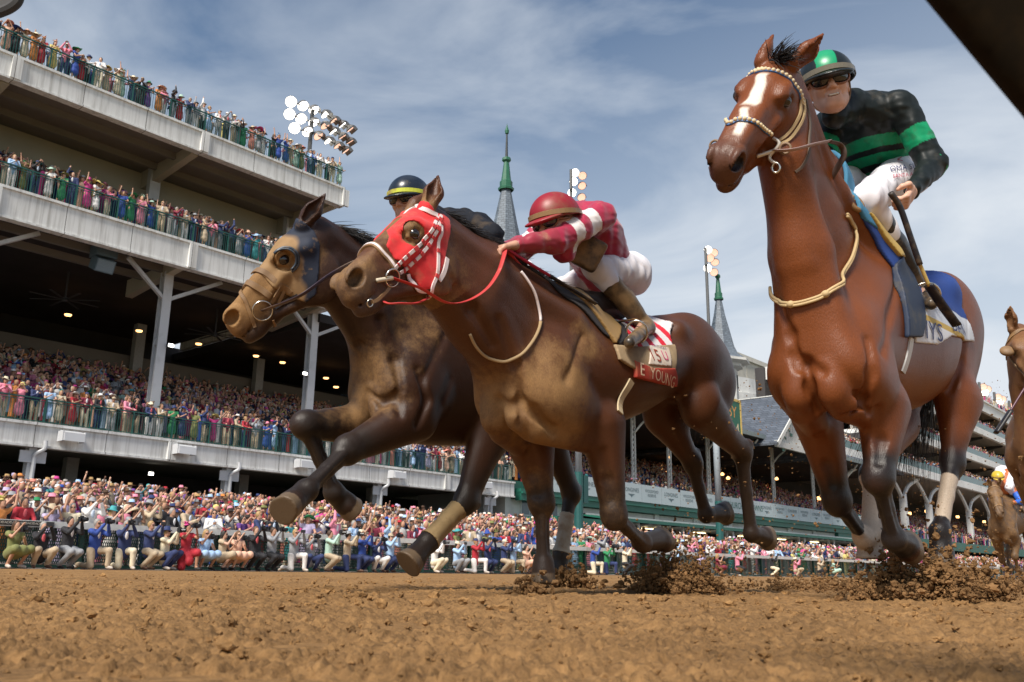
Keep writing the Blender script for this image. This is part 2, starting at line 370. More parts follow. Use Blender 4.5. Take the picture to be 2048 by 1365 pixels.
# ============================================================ HORSES
def frame(P, M, lat):
    """head frame: e1 towards the muzzle, e3 to the animal's left, e2 dorsal"""
    e1 = unit(np.asarray(M) - P); e3 = unit(lat - (lat @ e1) * e1); e2 = np.cross(e1, e3)
    if e2[2] < 0 and abs(e1[2]) < .95: e2 = -e2
    return e1, e2, e3
def seg_at(P, d, L, near=True):
    """point on pixel ray d at distance L from P (nearer or farther solution)"""
    o = CAM; b = (o - P) @ d; c = (o - P) @ (o - P) - L * L; D = max(b * b - c, 0)
    return o + d * (-b - math.sqrt(D) if near else -b + math.sqrt(D))
def horse_sdf(J, sc=1., ears=((0, 0), (0, 0)), mouth=.0):
    s = SDF(); Lt = J['lat']                                   # Lt: the animal's left
    F = J['fwd']; U = Z3
    C = J['chest']                                             # front of the breast at point-of-shoulder height, mid-line
    top = J['withers']; cr = J['croup']; bt = J['buttock']
    def p(s_, w, z): return C - F * s_ + Lt * w + U * z
    sf = lambda q: -(q - C) @ F
    sw, scr, sb = sf(top), sf(cr), sf(bt); zb = J['brisket'][2]; zy = J['belly'][2]; sy = sf(J['belly']); cz = C[2]
    St = np.array([-.03, .02, .12, sw * .75, sw, sw + .35, (sw + scr) / 2 + .1, scr - .22, scr, scr + .22, sb, sb + .06])
    Tp = np.array([cz + .06, cz + .18, cz + .36, top[2] - .06, top[2], top[2] - .07, (top[2] + cr[2]) / 2 - .06, cr[2] - .02, cr[2], cr[2] - .05, bt[2] + .06, bt[2] - .05])
    Bt = np.array([cz - .06, cz - .12, zb + .02, zb - .01, zb, zb * .6 + zy * .4, zy, zy + .10, zy + .20, zy + .22, bt[2] - .22, bt[2] - .1])
    Hw = np.array([.06, .17, .225, .235, .245, .275, .28, .25, .24, .21, .13, .05]) * J.get('girth', 1.)
    ss = np.linspace(St[0], St[-1], 200); kk = np.ones(13) / 13
    def smo(v): w = np.interp(ss, St, v); wp = np.pad(w, 6, 'edge'); return np.convolve(wp, kk, 'valid')
    Tp, Bt, Hw = smo(Tp), smo(Bt), smo(Hw); s0, s1 = ss[3], ss[-4]
    def trunk(P):
        q = P - C; x = -(q @ F); w = q @ Lt; z = P[:, 2]; xi = np.clip(x, s0, s1)
        t = np.interp(xi, ss, Tp); b = np.interp(xi, ss, Bt); hw = np.interp(xi, ss, Hw); zc = t * .46 + b * .54; rz = np.where(z > zc, t - zc, zc - b)
        v = (z - zc) / rz; hw = hw * (1 - .30 * np.clip(v, 0, 1) ** 1.5); k0 = np.sqrt((w / hw) ** 2 + v ** 2) + 1e-6
        k1 = np.sqrt((w / hw ** 2) ** 2 + (v / rz) ** 2) + 1e-6
        d = np.minimum(k0 * (k0 - 1) / k1, .5); e = np.abs(x - xi)
        return np.where(e > 0, np.sqrt(np.maximum(d, 0) ** 2 + e ** 2) + np.minimum(d, 0) * (e < .03), d)
    mid = C - F * (s0 + s1) / 2 + U * .2; s.fn(trunk, 'u', .12, mid, (s1 - s0) / 2 + .45)
    s.cap(top - U * .05 + F * .02, top - U * .10 - F * .22, .03, .045, .10)
    # hindquarters
    for g in (-1, 1):
        hip = cr - F * .04 + Lt * g * .12 - U * .22
        s.ell(hip, (.28, .150, .235), (unit(F * .9 + U * .2), Lt, U), .10)
        btt = bt + Lt * g * .095
        s.ell(btt + F * .15 - U * .06, (.20, .13, .27), (F, Lt, U), .09)
        st = J['hs' + 'RL'[g > 0]]; hk = J['hk' + 'RL'[g > 0]]
        s.cap(hip - U * .08, st + (hip - st) * .1, .20, .13, .10, (Lt, .66))
        s.cap(btt + F * .12 - U * .14, st * .8 + hk * .2 - F * .04, .15, .08, .08, (Lt, .66))
        s.ell(st + F * .01, (.095, .065, .11), (F, Lt, U), .06)
        s.ell(cr + F * .24 + Lt * g * .19 - U * .15, .03, None, .12)      # point of hip
    # breast and shoulders
    for g in (-1, 1):
        el = J['fe' + 'RL'[g > 0]]
        s.cap(top - U * .16 + Lt * g * .10 - F * .02, p(.12, g * .15, -.02), .09, .10, .09, (Lt, .55))
        s.ell(p(.065, g * .145, -.03), (.085, .075, .095), (F, Lt, U), .05)           # point of shoulder
        s.ell(p(.022, g * .075, -.10), (.082, .076, .120), (unit(F + U * .3), Lt, U), .014)  # pectoral
        s.ell(p(.25, g * .185, -.03), (.15, .07, .15), (unit(F + U * .5), Lt, unit(U - F * .5)), .05)
        s.cap(p(.15, g * .17, -.06), el, .11, .10, .06, (Lt, .7))
        s.cap(p(.10, g * .09, -.18), el * .75 + J['fk' + 'RL'[g > 0]] * .25, .08, .05, .05)
    for g in (-1, 1):       # furrows between the muscles
        el = J['fe' + 'RL'[g > 0]]; kn = J['fk' + 'RL'[g > 0]]
        s.cap(p(.05, g * .145, -.15), p(.16, g * .16, -.22), .010, .008, .03, None, 's')
        s.cap(p(.36, g * .262, .06), el + Lt * g * .10 - F * .05, .012, .010, .045, None, 's')
        s.cap(top - U * .28 + Lt * g * .20 + F * .12, p(.14, g * .25, .03), .012, .010, .05, None, 's')
    s.cap(p(-.05, 0, .0), p(-.035, 0, -.2), .016, .012, .03, None, 's')
    # neck
    poll = J['poll']; thr = J['throat']; e1, e2, e3 = J['head']
    nb1 = top + F * .02 - U * .12; nb2 = p(.16, 0, .10)
    mid1 = J['crest']; mid2 = J['gullet']; nd = unit(mid1 - mid2)
    s.poly([nb1, mid1 - nd * .09, poll - e2 * .02 - e1 * .06], [.13, .095, .075], .10, (Lt, .72))
    s.poly([nb2, mid2 + nd * .12, thr + e2 * .03], [.20, J.get('nkr', .165) - .035, .11], .13, (Lt, .85))
    s.poly([(nb1 + nb2) / 2, (mid1 + mid2) / 2, (poll + thr) / 2 - e1 * .03], [.23, J.get('nkr', .165), .135], .10, (Lt, .72))
    s.cap(nb2, p(.12, 0, .02), .17, .12, .12, (Lt, .9))
    for g in (-1, 1):
        s.poly([p(.05, g * .11, -.02), mid2 + Lt * g * .085 + nd * .12, thr + Lt * g * .06 + e2 * .05], [.07, .04, .03], .06)     # brachiocephalic band
        s.poly([p(.0, g * .035, .06), mid2 + Lt * g * .032 + nd * .03, thr + Lt * g * .02], [.045, .035, .03], .05)
        s.poly([top - U * .2 + F * .12 + Lt * g * .13, (mid1 * .7 + mid2 * .3) + Lt * g * .09, poll - e1 * .05 - e2 * .05 + Lt * g * .05], [.07, .035, .02], .06)
    # legs
    s.rk = J.get('legk', 1.12)
    for g, c in ((-1, 'R'), (1, 'L')):
        e, kn, ft, hf = (J['f' + q + c] for q in ('e', 'k', 'f', 'h'))
        d1 = unit(kn - e); fr = unit(F - (F @ d1) * d1)
        s.cap(e, kn, .100, .053, .05, (Lt, .85)); s.cap(e + fr * .045, e * .42 + kn * .58 + fr * .014, .078, .046, .03)
        s.cap(e - fr * .04 + Lt * g * .01, e * .4 + kn * .6 - fr * .02, .066, .036, .025)
        s.ell(kn, (.060, .054, .066), (unit(fr), Lt, U), .022)
        s.ell(kn - d1 * .02 + fr * .014, (.048, .048, .036), (fr, Lt, d1), .01)
        leg_low(s, kn, ft, hf, J.get('ff' + c, F), Lt, .0)
        st, hk = J['hs' + c], J['hk' + c]; ft, hf = J['hf' + c], J['hh' + c]
        d1 = unit(hk - st); fr = unit(F - (F @ d1) * d1)
        s.cap(st, hk, .105, .048, .06, (Lt, .8)); s.cap(st - fr * .045, st * .45 + hk * .55 - fr * .012, .085, .042, .04)
        d2 = unit(ft - hk); pt = hk - unit(fr - (fr @ d2) * d2) * .055 - d2 * .04      # point of hock
        s.cap(hk, pt, .044, .028, .02); s.cap(pt, hk - d1 * .19 - fr * .035, .020, .030, .03)
        s.cap(pt, hk + d2 * .07 - unit(fr - (fr @ d2) * d2) * .02, .028, .026, .02)
        s.ell(hk, (.056, .05, .072), (fr, Lt, np.cross(fr, Lt)), .025)
        leg_low(s, hk, ft, hf, J.get('hf_' + c, F), Lt, .004)
    # head
    s.rk = 1.
    wf = J.get('wide', 1.22)
    def h(a, b, c=0.): return poll + (e1 * a + e2 * b * 1.16 + e3 * c * wf) * sc
    H = (e1, e2, e3); q = sc * 1.16; ea = J['ea']
    s.ell(h(.10, -.035), A(.135, .088, .085) * q, (e1, e2, e3), .05)
    s.cap(h(.02, -.03), h(.13, -.07), .085 * q, .085 * q, .05, (e3, .85))
    s.cap(h(.13, -.022), h(.33, -.03), .082 * q, .058 * q, .03, (e3, .95))
    s.cap(h(.33, -.032), h(.50, -.05), .055 * q, .049 * q, .03)
    s.cap(h(.18, -.06), h(.46, -.085), .075 * q, .054 * q, .04, (e3, .85))
    s.cap(h(.18, -.12), h(.44, -.118), .05 * q, .036 * q, .04, (e3, .8))
    for g in (-1, 1):
        s.ell(h(.135, -.15, g * .052), A(.115, .115, .032) * q, H, .025)                 # cheek
        s.cap(h(.20, -.20, g * .035), h(.40, -.15, g * .022), .028 * q, .022 * q, .03)   # jaw bar
        s.cap(h(.225, -.055, g * .072), h(.36, -.075, g * .052), .013 * q, .007 * q, .035)  # facial crest
        s.ell(h(ea - .018, .018, g * .070), A(.05, .020, .024) * q, H, .03)                   # brow
        s.cap(h(.12, -.01, g * .08), h(.06, -.04, g * .078), .016 * q, .02 * q, .03)
        s.cap(h(.28, .004, g * .03), h(.46, -.022, g * .028), .024 * q, .02 * q, .02)
    s.cap(h(.40, -.150), h(.50, -.135), .034 * q, .032 * q, .03)
    s.ell(h(.525, -.075), A(.062, .066, .058) * q, H, .03)                               # muzzle
    s.ell(h(.552, -.10), A(.036, .036, .046) * q, H, .02)
    s.ell(h(.530 - mouth * .2, -.150 - mouth), A(.044, .028, .036) * q, H, .026)         # lower lip
    s.ell(h(.488 - mouth * .2, -.155 - mouth), A(.034, .026, .028) * q, H, .03)
    for g in (-1, 1):
        s.ell(h(.530, -.042, g * .042), A(.050, .040, .022) * q, H, .014)                # nostril rim
        s.ell(h(.546, -.045, g * .056), A(.036, .027, .038) * q, (unit(e1 - e2 * .4), unit(e2 + e1 * .4), e3), .007, 's')
        s.cap(h(.565, -.128 - mouth * .4, g * .02), h(.46, -.122, g * .054), .006 * q, .004 * q, .008, None, 's')   # mouth line
        s.ell(h(ea - .001, -.012, g * .094), A(.029, .020, .02) * q, H, .016, 's')            # eye socket
        s.cap(h(ea - .033, .002, g * .083), h(ea - .001, .013, g * .086), .007 * q, .009 * q, .012)
        s.cap(h(ea - .001, .013, g * .086), h(ea + .033, -.008, g * .078), .009 * q, .006 * q, .012)
        s.cap(h(ea - .033, -.022, g * .082), h(ea + .002, -.036, g * .081), .006 * q, .007 * q, .012)
        s.cap(h(ea + .002, -.036, g * .081), h(ea + .033, -.012, g * .077), .007 * q, .005 * q, .012)
        # ear
        t0, t1, *el_ = ears[g > 0]; el_ = el_[0] if el_ else 1.
        base = h(-.005, .045, g * .055); tip = base + (e2 * 1. + e1 * t0 + e3 * g * t1) / np.linalg.norm([1, t0, t1]) * .155 * q * el_
        ed = unit(tip - base); md = base * .55 + tip * .45 + (e3 * g) * .008
        opn = unit(e1 * .8 + e3 * g * .55 - ((e1 * .8 + e3 * g * .55) @ ed) * ed)
        s.poly([base, md, tip], [.031 * q, .037 * q * (.5 + .5 * el_), .006 * q], .018, (opn, .8))
        s.poly([base + opn * .026 + ed * .03, md + opn * .022, tip + opn * .006 - ed * .02], [.014 * q, .024 * q, .004 * q], .006, None, 's')
    J['h'] = h
    for q in J.get('grooves', ()): 
        P = s.snap(s.hit(q), -.001, 3) if 'gp' not in J else None
        s.poly(list(P), [.005] + [.009] * (len(P) - 2) + [.004], .045, None, 's')
    for q in J.get('veins', ()): P = s.snap(cr_spline(s.hit(q), 3), .0015, 2); s.poly(list(P), list(np.linspace(.0062, .0040, len(P))), .006)
    return s
def leg_low(s, kn, ft, hf, F, Lt, ex):
    d2 = unit(ft - kn); fr = F - (F @ d2) * d2; fr = unit(fr)
    s.poly([kn + d2 * .03, kn * .5 + ft * .5, ft - d2 * .02], [.039 + ex, .028 + ex, .032 + ex], .02, (Lt, .85))
    s.poly([kn + d2 * .05 - fr * .032, kn * .45 + ft * .55 - fr * .036, ft - fr * .028], [.018, .014, .020], .007)
    s.poly([kn + d2 * .04 + fr * .014, ft + fr * .012], [.026, .024], .012)
    s.ell(ft, (.046, .041, .045), (fr, Lt, d2), .02); s.ell(ft - fr * .026, (.028, .032, .032), (fr, Lt, d2), .014)
    d3 = unit(hf - ft); L = np.linalg.norm(hf - ft); fo = fr - (fr @ d3) * d3; fo = unit(fo)
    cor = hf - d3 * .062
    s.cap(ft, cor, .039, .046, .016)
    # hoof: a cut cone, toe longer than heel, flat sole
    cu = d3 * .9 + fo * .42; cu = unit(cu); sd = np.cross(fo, d3)
    s.cap(cor - d3 * .002, hf + fo * .012 + d3 * .012, .046, .058, .012, (sd, .95))
    s.cap(cor - fo * .02, hf - fo * .026 + d3 * .01, .040, .046, .012)
    s.box(hf + d3 * .060, (.12, .12, .060), (fo, sd, d3), .004, .006, 's')
def horse_paint(V, J, sc, coat, legc, face=None, mudf=None, blaze=None, dark=None):
    """per-vertex coat colour and mud amount"""
    n = len(V); col = np.tile(np.array(coat, float), (n, 1)); mud = np.zeros(n)
    def d_seg(a, b):
        ab = b - a; t = np.clip((V - a) @ ab / (ab @ ab), 0, 1); return np.linalg.norm(V - a - t[:, None] * ab, axis=1), t
    for c in 'RL':
        e, kn, ft, hf = (J['f' + q + c] for q in ('e', 'k', 'f', 'h'))
        for (a, b, r, f0) in ((e, kn, .10, .35), (kn, ft, .10, 9), (ft, hf, .09, 9)):
            d, t = d_seg(a, b); wgt = np.clip((r - d) / .03, 0, 1) * (np.clip((t - f0) / .45, 0, 1) if f0 < 1 else 1)
            col = col * (1 - wgt[:, None]) + np.array(legc) * wgt[:, None]
        st, hk, ft, hf = J['hs' + c], J['hk' + c], J['hf' + c], J['hh' + c]
        for (a, b, r, f0) in ((st, hk, .11, .55), (hk, ft, .09, 9), (ft, hf, .09, 9)):
            d, t = d_seg(a, b); wgt = np.clip((r - d) / .03, 0, 1) * (np.clip((t - f0) / .45, 0, 1) if f0 < 1 else 1)
            col = col * (1 - wgt[:, None]) + np.array(legc) * wgt[:, None]
        for q in 'fh':        # hoof horn
            f, hh = J[q + 'f' + c], J[q + 'h' + c]; d3 = unit(hh - f); t = (V - hh) @ d3
            wg = (np.linalg.norm(V - hh, axis=1) < .10) & (t > -.052)
            col[wg] = J.get('hoofc', A(.13, .09, .055))
    e1, e2, e3 = J['head']; q = (V - J['poll']) / sc; a = q @ e1; b = q @ e2 / 1.16; c = q @ e3 / J.get('wide', 1.22); inh = np.clip((.17 - np.abs(c)) / .03, 0, 1) * np.clip((a + .10) / .12, 0, 1) * (np.abs(b) < .3)
    w = np.clip((a - .40) / .12, 0, 1) * inh; col = col * (1 - .6 * w[:, None]) + np.array([.05, .035, .03]) * .6 * w[:, None]
    w = np.clip(1 - np.sqrt(((a - J['ea']) / .075) ** 2 + ((b + .012) / .06) ** 2) , 0, 1) * inh * (np.abs(c) > .05); col *= (1 - .8 * w[:, None])
    for g in (-1, 1):         # inside of the nostrils
        w = (((a - .548) / .040) ** 2 + ((b + .044) / .030) ** 2 + ((c - g * .048) / .032) ** 2 < 1) & (np.abs(c) < .0655 - .25 * np.abs(a - .545)); col[w & (inh > .5)] = (.012, .005, .005)
    if blaze is not None:
        for (x0, x1, y0, hw) in blaze:
            w = (inh * np.clip((a - x0) / .02, 0, 1) * np.clip((x1 - a) / .02, 0, 1) * np.clip((hw * (1 - .2 * np.sin(a * 13)) - np.abs(c - y0 - .008 * np.sin(a * 34) - .004 * np.sin(a * 71 + b * 40))) / .007 + .5, 0, 1) * (b > -.05))[:, None]; col = col * (1 - w) + A(.60, .53, .45) * w
    if mudf is not None: mud = mudf(V, a, b, c, inh)
    return np.concatenate([col, mud[:, None]], 1)
def blobs(V, L):
    m_ = np.zeros(len(V))
    for c, r, s_ in L: m_ = np.maximum(m_, s_ * np.clip(1.6 - np.linalg.norm(V - c, axis=1) / r, 0, 1))
    return m_
def J_horse(Wp, px, headlen, lat_head, near=True, **kw):
    J = dict(lat=N, fwd=-T)
    for k, (x, y, w) in px.items(): J[k] = at(x, y, Wp + w)
    if 'muzd' in kw: J['muz'] = dep(*kw['muzd'])
    else: J['muz'] = seg_at(J['poll'], unit(ray(*kw['muz'])), headlen, near)
    J['ea'] = kw.get('eye', .183); J['legk'] = kw.get('legk', 1.22)
    J['head'] = frame(J['poll'], J['muz'], lat_head)
    return J
EYE = None
def eyeball(J, sc, parent, g):
    e1, e2, e3 = J['head']; c = J['h'](J['ea'], -.012, g * .080); mb = MB(); r = .026 * sc
    prof = [(r * math.sin(t), -r * math.cos(t)) for t in np.linspace(.02, math.pi - .02, 12)]
    mb.lathe(c, prof, 18, e3 * g); o = mb.build('eye', mat('horse_eye', (.012, .007, .005), .06, var=0, spec=.8), None, True); child(o, parent); return o
def hair_strands(name, roots, dirs, length, mt, parent, n=6, r=.0016, grav=.5, jit=.3, seed=1):
    g = np.random.default_rng(seed); V = []; F = []; k = 0
    for p0, d0 in zip(roots, dirs):
        L = length * g.uniform(.55, 1.1); d = unit(d0 + g.normal(0, jit, 3) * .5); P = [np.array(p0)]
        for i in range(n): d = unit(d + A(0, 0, -grav / n) + g.normal(0, .12 * jit, 3)); P.append(P[-1] + d * L / n)
        P = np.array(P); t = np.gradient(P, axis=0)
        sd_ = unit(np.cross(t[0], g.normal(0, 1, 3))); up2 = unit(np.cross(t[0], sd_))
        for i in range(len(P)):
            w = r * (1 - (i / n) ** 2 * .85) * 1.6
            V += [P[i] + sd_ * w, P[i] - sd_ * w * .5 + up2 * w * .87, P[i] - sd_ * w * .5 - up2 * w * .87]
        for i in range(n):
            for j in range(3): F.append((k + i * 3 + j, k + i * 3 + (j + 1) % 3, k + i * 3 + 3 + (j + 1) % 3, k + i * 3 + 3 + j))
        k += len(P) * 3
    o = put(name, np.array(V), np.array(F), mt); child(o, parent); return o

# --- pixel joints (source picture 2048 wide) with the lateral offset from the animal's mid-plane
WM, WL, WR = -2.75, -3.75, -1.5
JM = J_horse(WM, dict(poll=(845, 449, .03), throat=(872, 572, 0), crest=(985, 500, 0), gullet=(945, 690, 0), chest=(1012, 775, 0), withers=(1125, 590, 0), croup=(1340, 640, 0), buttock=(1415, 745, 0), belly=(1240, 825, 0), brisket=(1075, 858, 0),
     feR=(1065, 885, -.14), fkR=(1083, 1005, -.13), ffR=(1087, 1128, -.13), fhR=(1086, 1168, -.13),
     feL=(1205, 850, .15), fkL=(1228, 1030, .15), ffL=(1283, 1085, .10), fhL=(1326, 1080, .02),
     hsL=(1400, 815, .17), hkL=(1483, 905, .13), hfL=(1503, 1068, .12), hhL=(1537, 1078, .12),
     hsR=(1325, 830, -.16), hkR=(1385, 925, -.13), hfR=(1412, 1030, -.12), hhR=(1452, 1027, -.12)), .60, N * 1. + A(0, -.25, 0), muz=(662, 553))
JL = J_horse(WL, dict(poll=(618, 470, .02), throat=(680, 590, 0), crest=(740, 500, 0), gullet=(725, 670, 0), chest=(745, 770, 0), withers=(890, 570, 0), croup=(1080, 640, 0), buttock=(1150, 730, 0), belly=(950, 872, 0), brisket=(800, 880, 0),
     feL=(830, 835, .15), fkL=(695, 900, .13), ffL=(612, 982, .20), fhL=(566, 1022, .24),
     feR=(760, 850, -.14), fkR=(612, 850, -.13), ffR=(668, 985, -.13), fhR=(706, 1022, -.13),
     hsL=(985, 850, .16), hkL=(932, 1000, .12), hfL=(855, 1085, .10), hhL=(815, 1130, .10),
     hsR=(1080, 820, -.16), hkR=(1142, 985, -.13), hfR=(1122, 1110, -.13), hhR=(1118, 1160, -.13)), .64, N * 1. + A(-.1, -.55, 0), muz=(428, 640), legk=1.34)
JR = J_horse(WR, dict(poll=(1553, 150, .05), throat=(1566, 340, 0), crest=(1660, 345, 0), gullet=(1590, 540, 0), chest=(1625, 722, 0), withers=(1720, 470, 0), croup=(1838, 560, 0), buttock=(1880, 680, 0), belly=(1790, 800, 0), brisket=(1690, 802, 0),
     feR=(1636, 832, -.16), fkR=(1674, 1000, -.15), ffR=(1728, 1075, -.12), fhR=(1768, 1068, -.08),
     feL=(1768, 815, .15), fkL=(1757, 955, .14), ffL=(1788, 1078, .13), fhL=(1818, 1096, .12),
     hsL=(1915, 800, .17), hkL=(1905, 925, .14), hfL=(1880, 1065, .12), hhL=(1885, 1135, .12),
     hsR=(1790, 840, -.16), hkR=(1745, 950, -.12), hfR=(1738, 1065, -.12), hhR=(1742, 1118, -.12)), .62, A(.975, -.20, .10), muz=(1436, 314), legk=1.25, eye=.160); JR['nkr'] = .142
JM['grooves'] = [[(1000, 800), (1020, 815), (1040, 806), (1065, 822), (1105, 858)], [(1040, 808), (1046, 850), (1056, 884)], [(1000, 640), (1030, 730), (1042, 800)], [(1060, 905), (1066, 950), (1074, 990)], [(1205, 905), (1216, 960), (1222, 1000)], [(905, 560), (945, 620), (985, 690)]]
JL['grooves'] = [[(735, 785), (765, 805), (790, 795)], [(792, 790), (800, 830)], [(760, 640), (790, 720), (800, 780)], [(835, 740), (855, 800), (835, 850)], [(690, 620), (720, 690), (740, 760)]]
JR['grooves'] = [[(1585, 712), (1598, 730), (1613, 728), (1645, 745)], [(1613, 730), (1622, 775), (1640, 820)], [(1735, 680), (1744, 745), (1722, 800), (1690, 836)], [(1755, 820), (1762, 880), (1758, 925)], [(1640, 870), (1655, 930), (1666, 970)], [(1560, 610), (1580, 670), (1596, 715)], [(1930, 640), (1925, 720), (1900, 780)]]
if __name__ == '__main__' and ONLY == 'J':
    for nm, J in (('M', JM), ('L', JL), ('R', JR)):
        def l(a, b): print(nm, a, b, '%.2f' % np.linalg.norm(J[a] - J[b]))
        l('poll', 'muz'); l('poll', 'withers'); l('withers', 'croup'); l('chest', 'buttock')
        for c in 'LR':
            l('fe' + c, 'fk' + c); l('fk' + c, 'ff' + c); l('ff' + c, 'fh' + c); l('hs' + c, 'hk' + c); l('hk' + c, 'hf' + c); l('hf' + c, 'hh' + c)
        for k, v in J.items():
            if isinstance(v, np.ndarray) and k not in ('lat', 'fwd'): print('   ', k, 's %.2f z %.2f Y %.2f' % (v @ T, v[2], v[1]))
def near(V, pts, r):      # 0..1 closeness to a polyline
    m_ = np.zeros(len(V))
    for i in range(len(pts) - 1):
        a, b = pts[i], pts[i + 1]; ab = b - a; t = np.clip((V - a) @ ab / (ab @ ab), 0, 1); m_ = np.maximum(m_, np.clip(1.5 - np.linalg.norm(V - a - t[:, None] * ab, axis=1) / r, 0, 1))
    return m_
HRES = .0085 if ONLY else .0072
def make_horse(J, sc, ears, paint, matname, mudthr, label, group='racehorses galloping down the track', rough=.42, res=None, mouth=0., eyes=(-1, 1)):
    s = horse_sdf(J, sc, ears, mouth); V, F = s.mesh(res or HRES)
    # keep the coat smooth: one Laplacian-like relax along the surface is enough
    root = empty('racehorse', A(*(J['chest'][:2]), 0), label, 'horse', group)
    o = put('body', V, F, coat_mat(matname, mudthr, rough), None, True, paint(V)); child(o, root)
    for g in eyes: eyeball(J, sc, root, g)
    J['sdf'] = s; J['root'] = root; J['sc'] = sc
    return root
def mud_M(V, a, b, c, inh):
    hp = lambda x, y: SD.hit([(x, y)])[0]
    return .25 + blobs(V, [(hp(1110, 740), .22, .55), (hp(1090, 840), .22, .45), (hp(1160, 680), .13, .45), (hp(1140, 640), .08, .3), (JM['fkL'], .35, .15), (hp(960, 650), .2, .15), (hp(700, 560), .12, .25), (hp(1080, 1000), .2, .2), (hp(1000, 800), .2, .45)]) + .25 * inh * np.clip((.35 - a) / .15, 0, 1) + .15 * inh * np.clip((b + .1) / .08, 0, 1) - .35 * blobs(V, [(hp(1400, 680), .35, 1), (hp(1060, 600), .3, .8)])
SD = None
HN = dict(M=JM, L=JL, R=JR)
t0 = time.time()
if ONLY in ('', 'M', 'H', 'L', 'R'):
    if ONLY in ('', 'M', 'H'):
        SD = horse_sdf(JM, 1.0, ((-2.6, -.6), (-1.5, .1)))
        make_horse(JM, 1.0, ((-2.6, -.6), (-1.5, .1)), lambda V: horse_paint(V, JM, 1.0, (.080, .028, .011), (.036, .021, .013), mudf=mud_M), 'coat_reddish_brown', .62, 'bay racehorse in a red blinker hood galloping in the middle, one foreleg planted')
    if ONLY in ('', 'L', 'H'):
        SD = horse_sdf(JL, 1.07, ((-3.4, .0), (-5., .5)))
        def mud_L(V, a, b, c, inh):
            hp = lambda x, y: SD.hit([(x, y)])[0]
            return .22 + blobs(V, [(hp(740, 780), .25, .45), (hp(830, 650), .2, .3), (hp(800, 780), .2, .3)]) + .5 * inh * np.clip((b + .16) / .1, 0, 1) * np.clip((a + .02) / .1, 0, 1) + .15 * inh - .2 * blobs(V, [(hp(850, 850), .25, 1)])
        make_horse(JL, 1.07, ((-3.4, .0), (-5., .5)), lambda V: horse_paint(V, JL, 1.07, (.036, .015, .008), (.020, .014, .011), mudf=mud_L), 'coat_dark_brown', .62, 'dark bay racehorse in black blinkers with a mud-caked face, leading on the left')
    if ONLY in ('', 'R', 'H'):
        SD = horse_sdf(JR, 1.04, ((-2.2, -.1, .72), (-2.2, 1.15, .95)))
        def mud_R(V, a, b, c, inh):
            return .05 + .1 * inh + .3 * inh * np.clip((a - .45) / .1, 0, 1) * np.clip((-.02 - b) / .06, 0, 1) + blobs(V, [(JR['hhR'], .2, .5), (JR['fhL'], .12, .4), (JR['fhR'], .12, .4), (JR['hhL'], .1, .35)])
        def pR(V):
            c = horse_paint(V, JR, 1.04, (.160, .046, .013), (.016, .012, .011), mudf=mud_R, blaze=[(.10, .30, -.0, .022), (.30, .46, .005, .012)])
            for k0, k1, w0, w1 in (('hkL', 'hfL', .25, .85), ('hkR', 'hfR', .1, .95), ('fkR', 'ffR', .75, 1.3)):
                a_, b_ = JR[k0], JR[k1]; ab = b_ - a_; t = (V - a_) @ ab / (ab @ ab); d = np.linalg.norm(V - a_ - np.clip(t, 0, 1.3)[:, None] * ab, axis=1)
                w = (d < .09) & (t > w0) & (t < w1); c[w, :3] = (.5, .40, .30)
            return c
        make_horse(JR, 1.04, ((-2.2, -.1, .72), (-2.2, 1.15, .95)), pR, 'coat_bright_bay', .72, 'bright bay racehorse with a white blaze and beaded bridle, nearest on the right', rough=.36)
print('horses', time.time() - t0)
# ============================================================ TACK
def poly2(u, v, poly):
    """signed distance to a 2-D polygon (negative inside)"""
    P = np.stack([u, v], 1); n = len(poly); d = np.full(len(P), 1e9); ins = np.zeros(len(P), bool); j = n - 1; Q = np.array(poly, float)
    for i in range(n):
        e = Q[j] - Q[i]; w = P - Q[i]; b = w - e * np.clip((w @ e) / (e @ e), 0, 1)[:, None]; d = np.minimum(d, (b * b).sum(1))
        c = (Q[i][1] > P[:, 1]) != (Q[j][1] > P[:, 1]); x = (Q[j][0] - Q[i][0]) * (P[:, 1] - Q[i][1]) / ((Q[j][1] - Q[i][1]) + 1e-12) + Q[i][0]; ins ^= c & (P[:, 0] < x); j = i
    d = np.sqrt(d); return np.where(ins, -d, d)
def shell(sd, name, reg, ctr, R, parent, mt, off=.006, th=.006, h=.006, col=None):
    """a piece of cloth or leather lying on the body: offset shell of the surface cut by a region function (negative inside)"""
    near_ = [q for q in sd.p if np.linalg.norm(q[3] - ctr) < q[4] + R + .08]
    def f(P):
        d = sd.ev(P, near_); return np.maximum(np.maximum(d - off, -(d + th)), reg(P))
    s2 = SDF(); s2.fn(f, 'u', 0, ctr, R); V, F = s2.mesh(h)
    o = put(name, V, F, mt, None, True, col(V) if col is not None else None)
    if parent is not None: child(o, parent)
    return o
def strap(sd, name, px, w, mt, parent, th=.004, off=.0015, n=10, cols=None, pts=None):
    P = sd.hit(px) if pts is None else sd.snap(np.array(pts))
    P = cr_spline(P, n); P = sd.snap(P, off, 4); nr = sd.grad(P)
    for _ in range(2): nr[1:-1] = (nr[:-2] + nr[1:-1] * 2 + nr[2:]) / 4
    nr /= np.linalg.norm(nr, axis=1, keepdims=True)
    P2 = P.copy()
    for _ in range(3): P2[1:-1] = (P2[:-2] + P2[1:-1] * 2 + P2[2:]) / 4
    mb = MB(); mb.ribbon(P2 - nr * .002, nr, w, th + .002)
    o = mb.build(name, mt, None, False); child(o, parent)
    if cols:      # coloured loops round the strap
        for i in range(3, len(P2) - 3, cols[1]):
            k = MB(); k.ribbon(P2[i - 1:i + 2] + nr[i - 1:i + 2] * (th * .3), nr[i - 1:i + 2], w * 1.25, th + .002); q = k.build('keeper', cols[0], None); q.parent = o
    return o
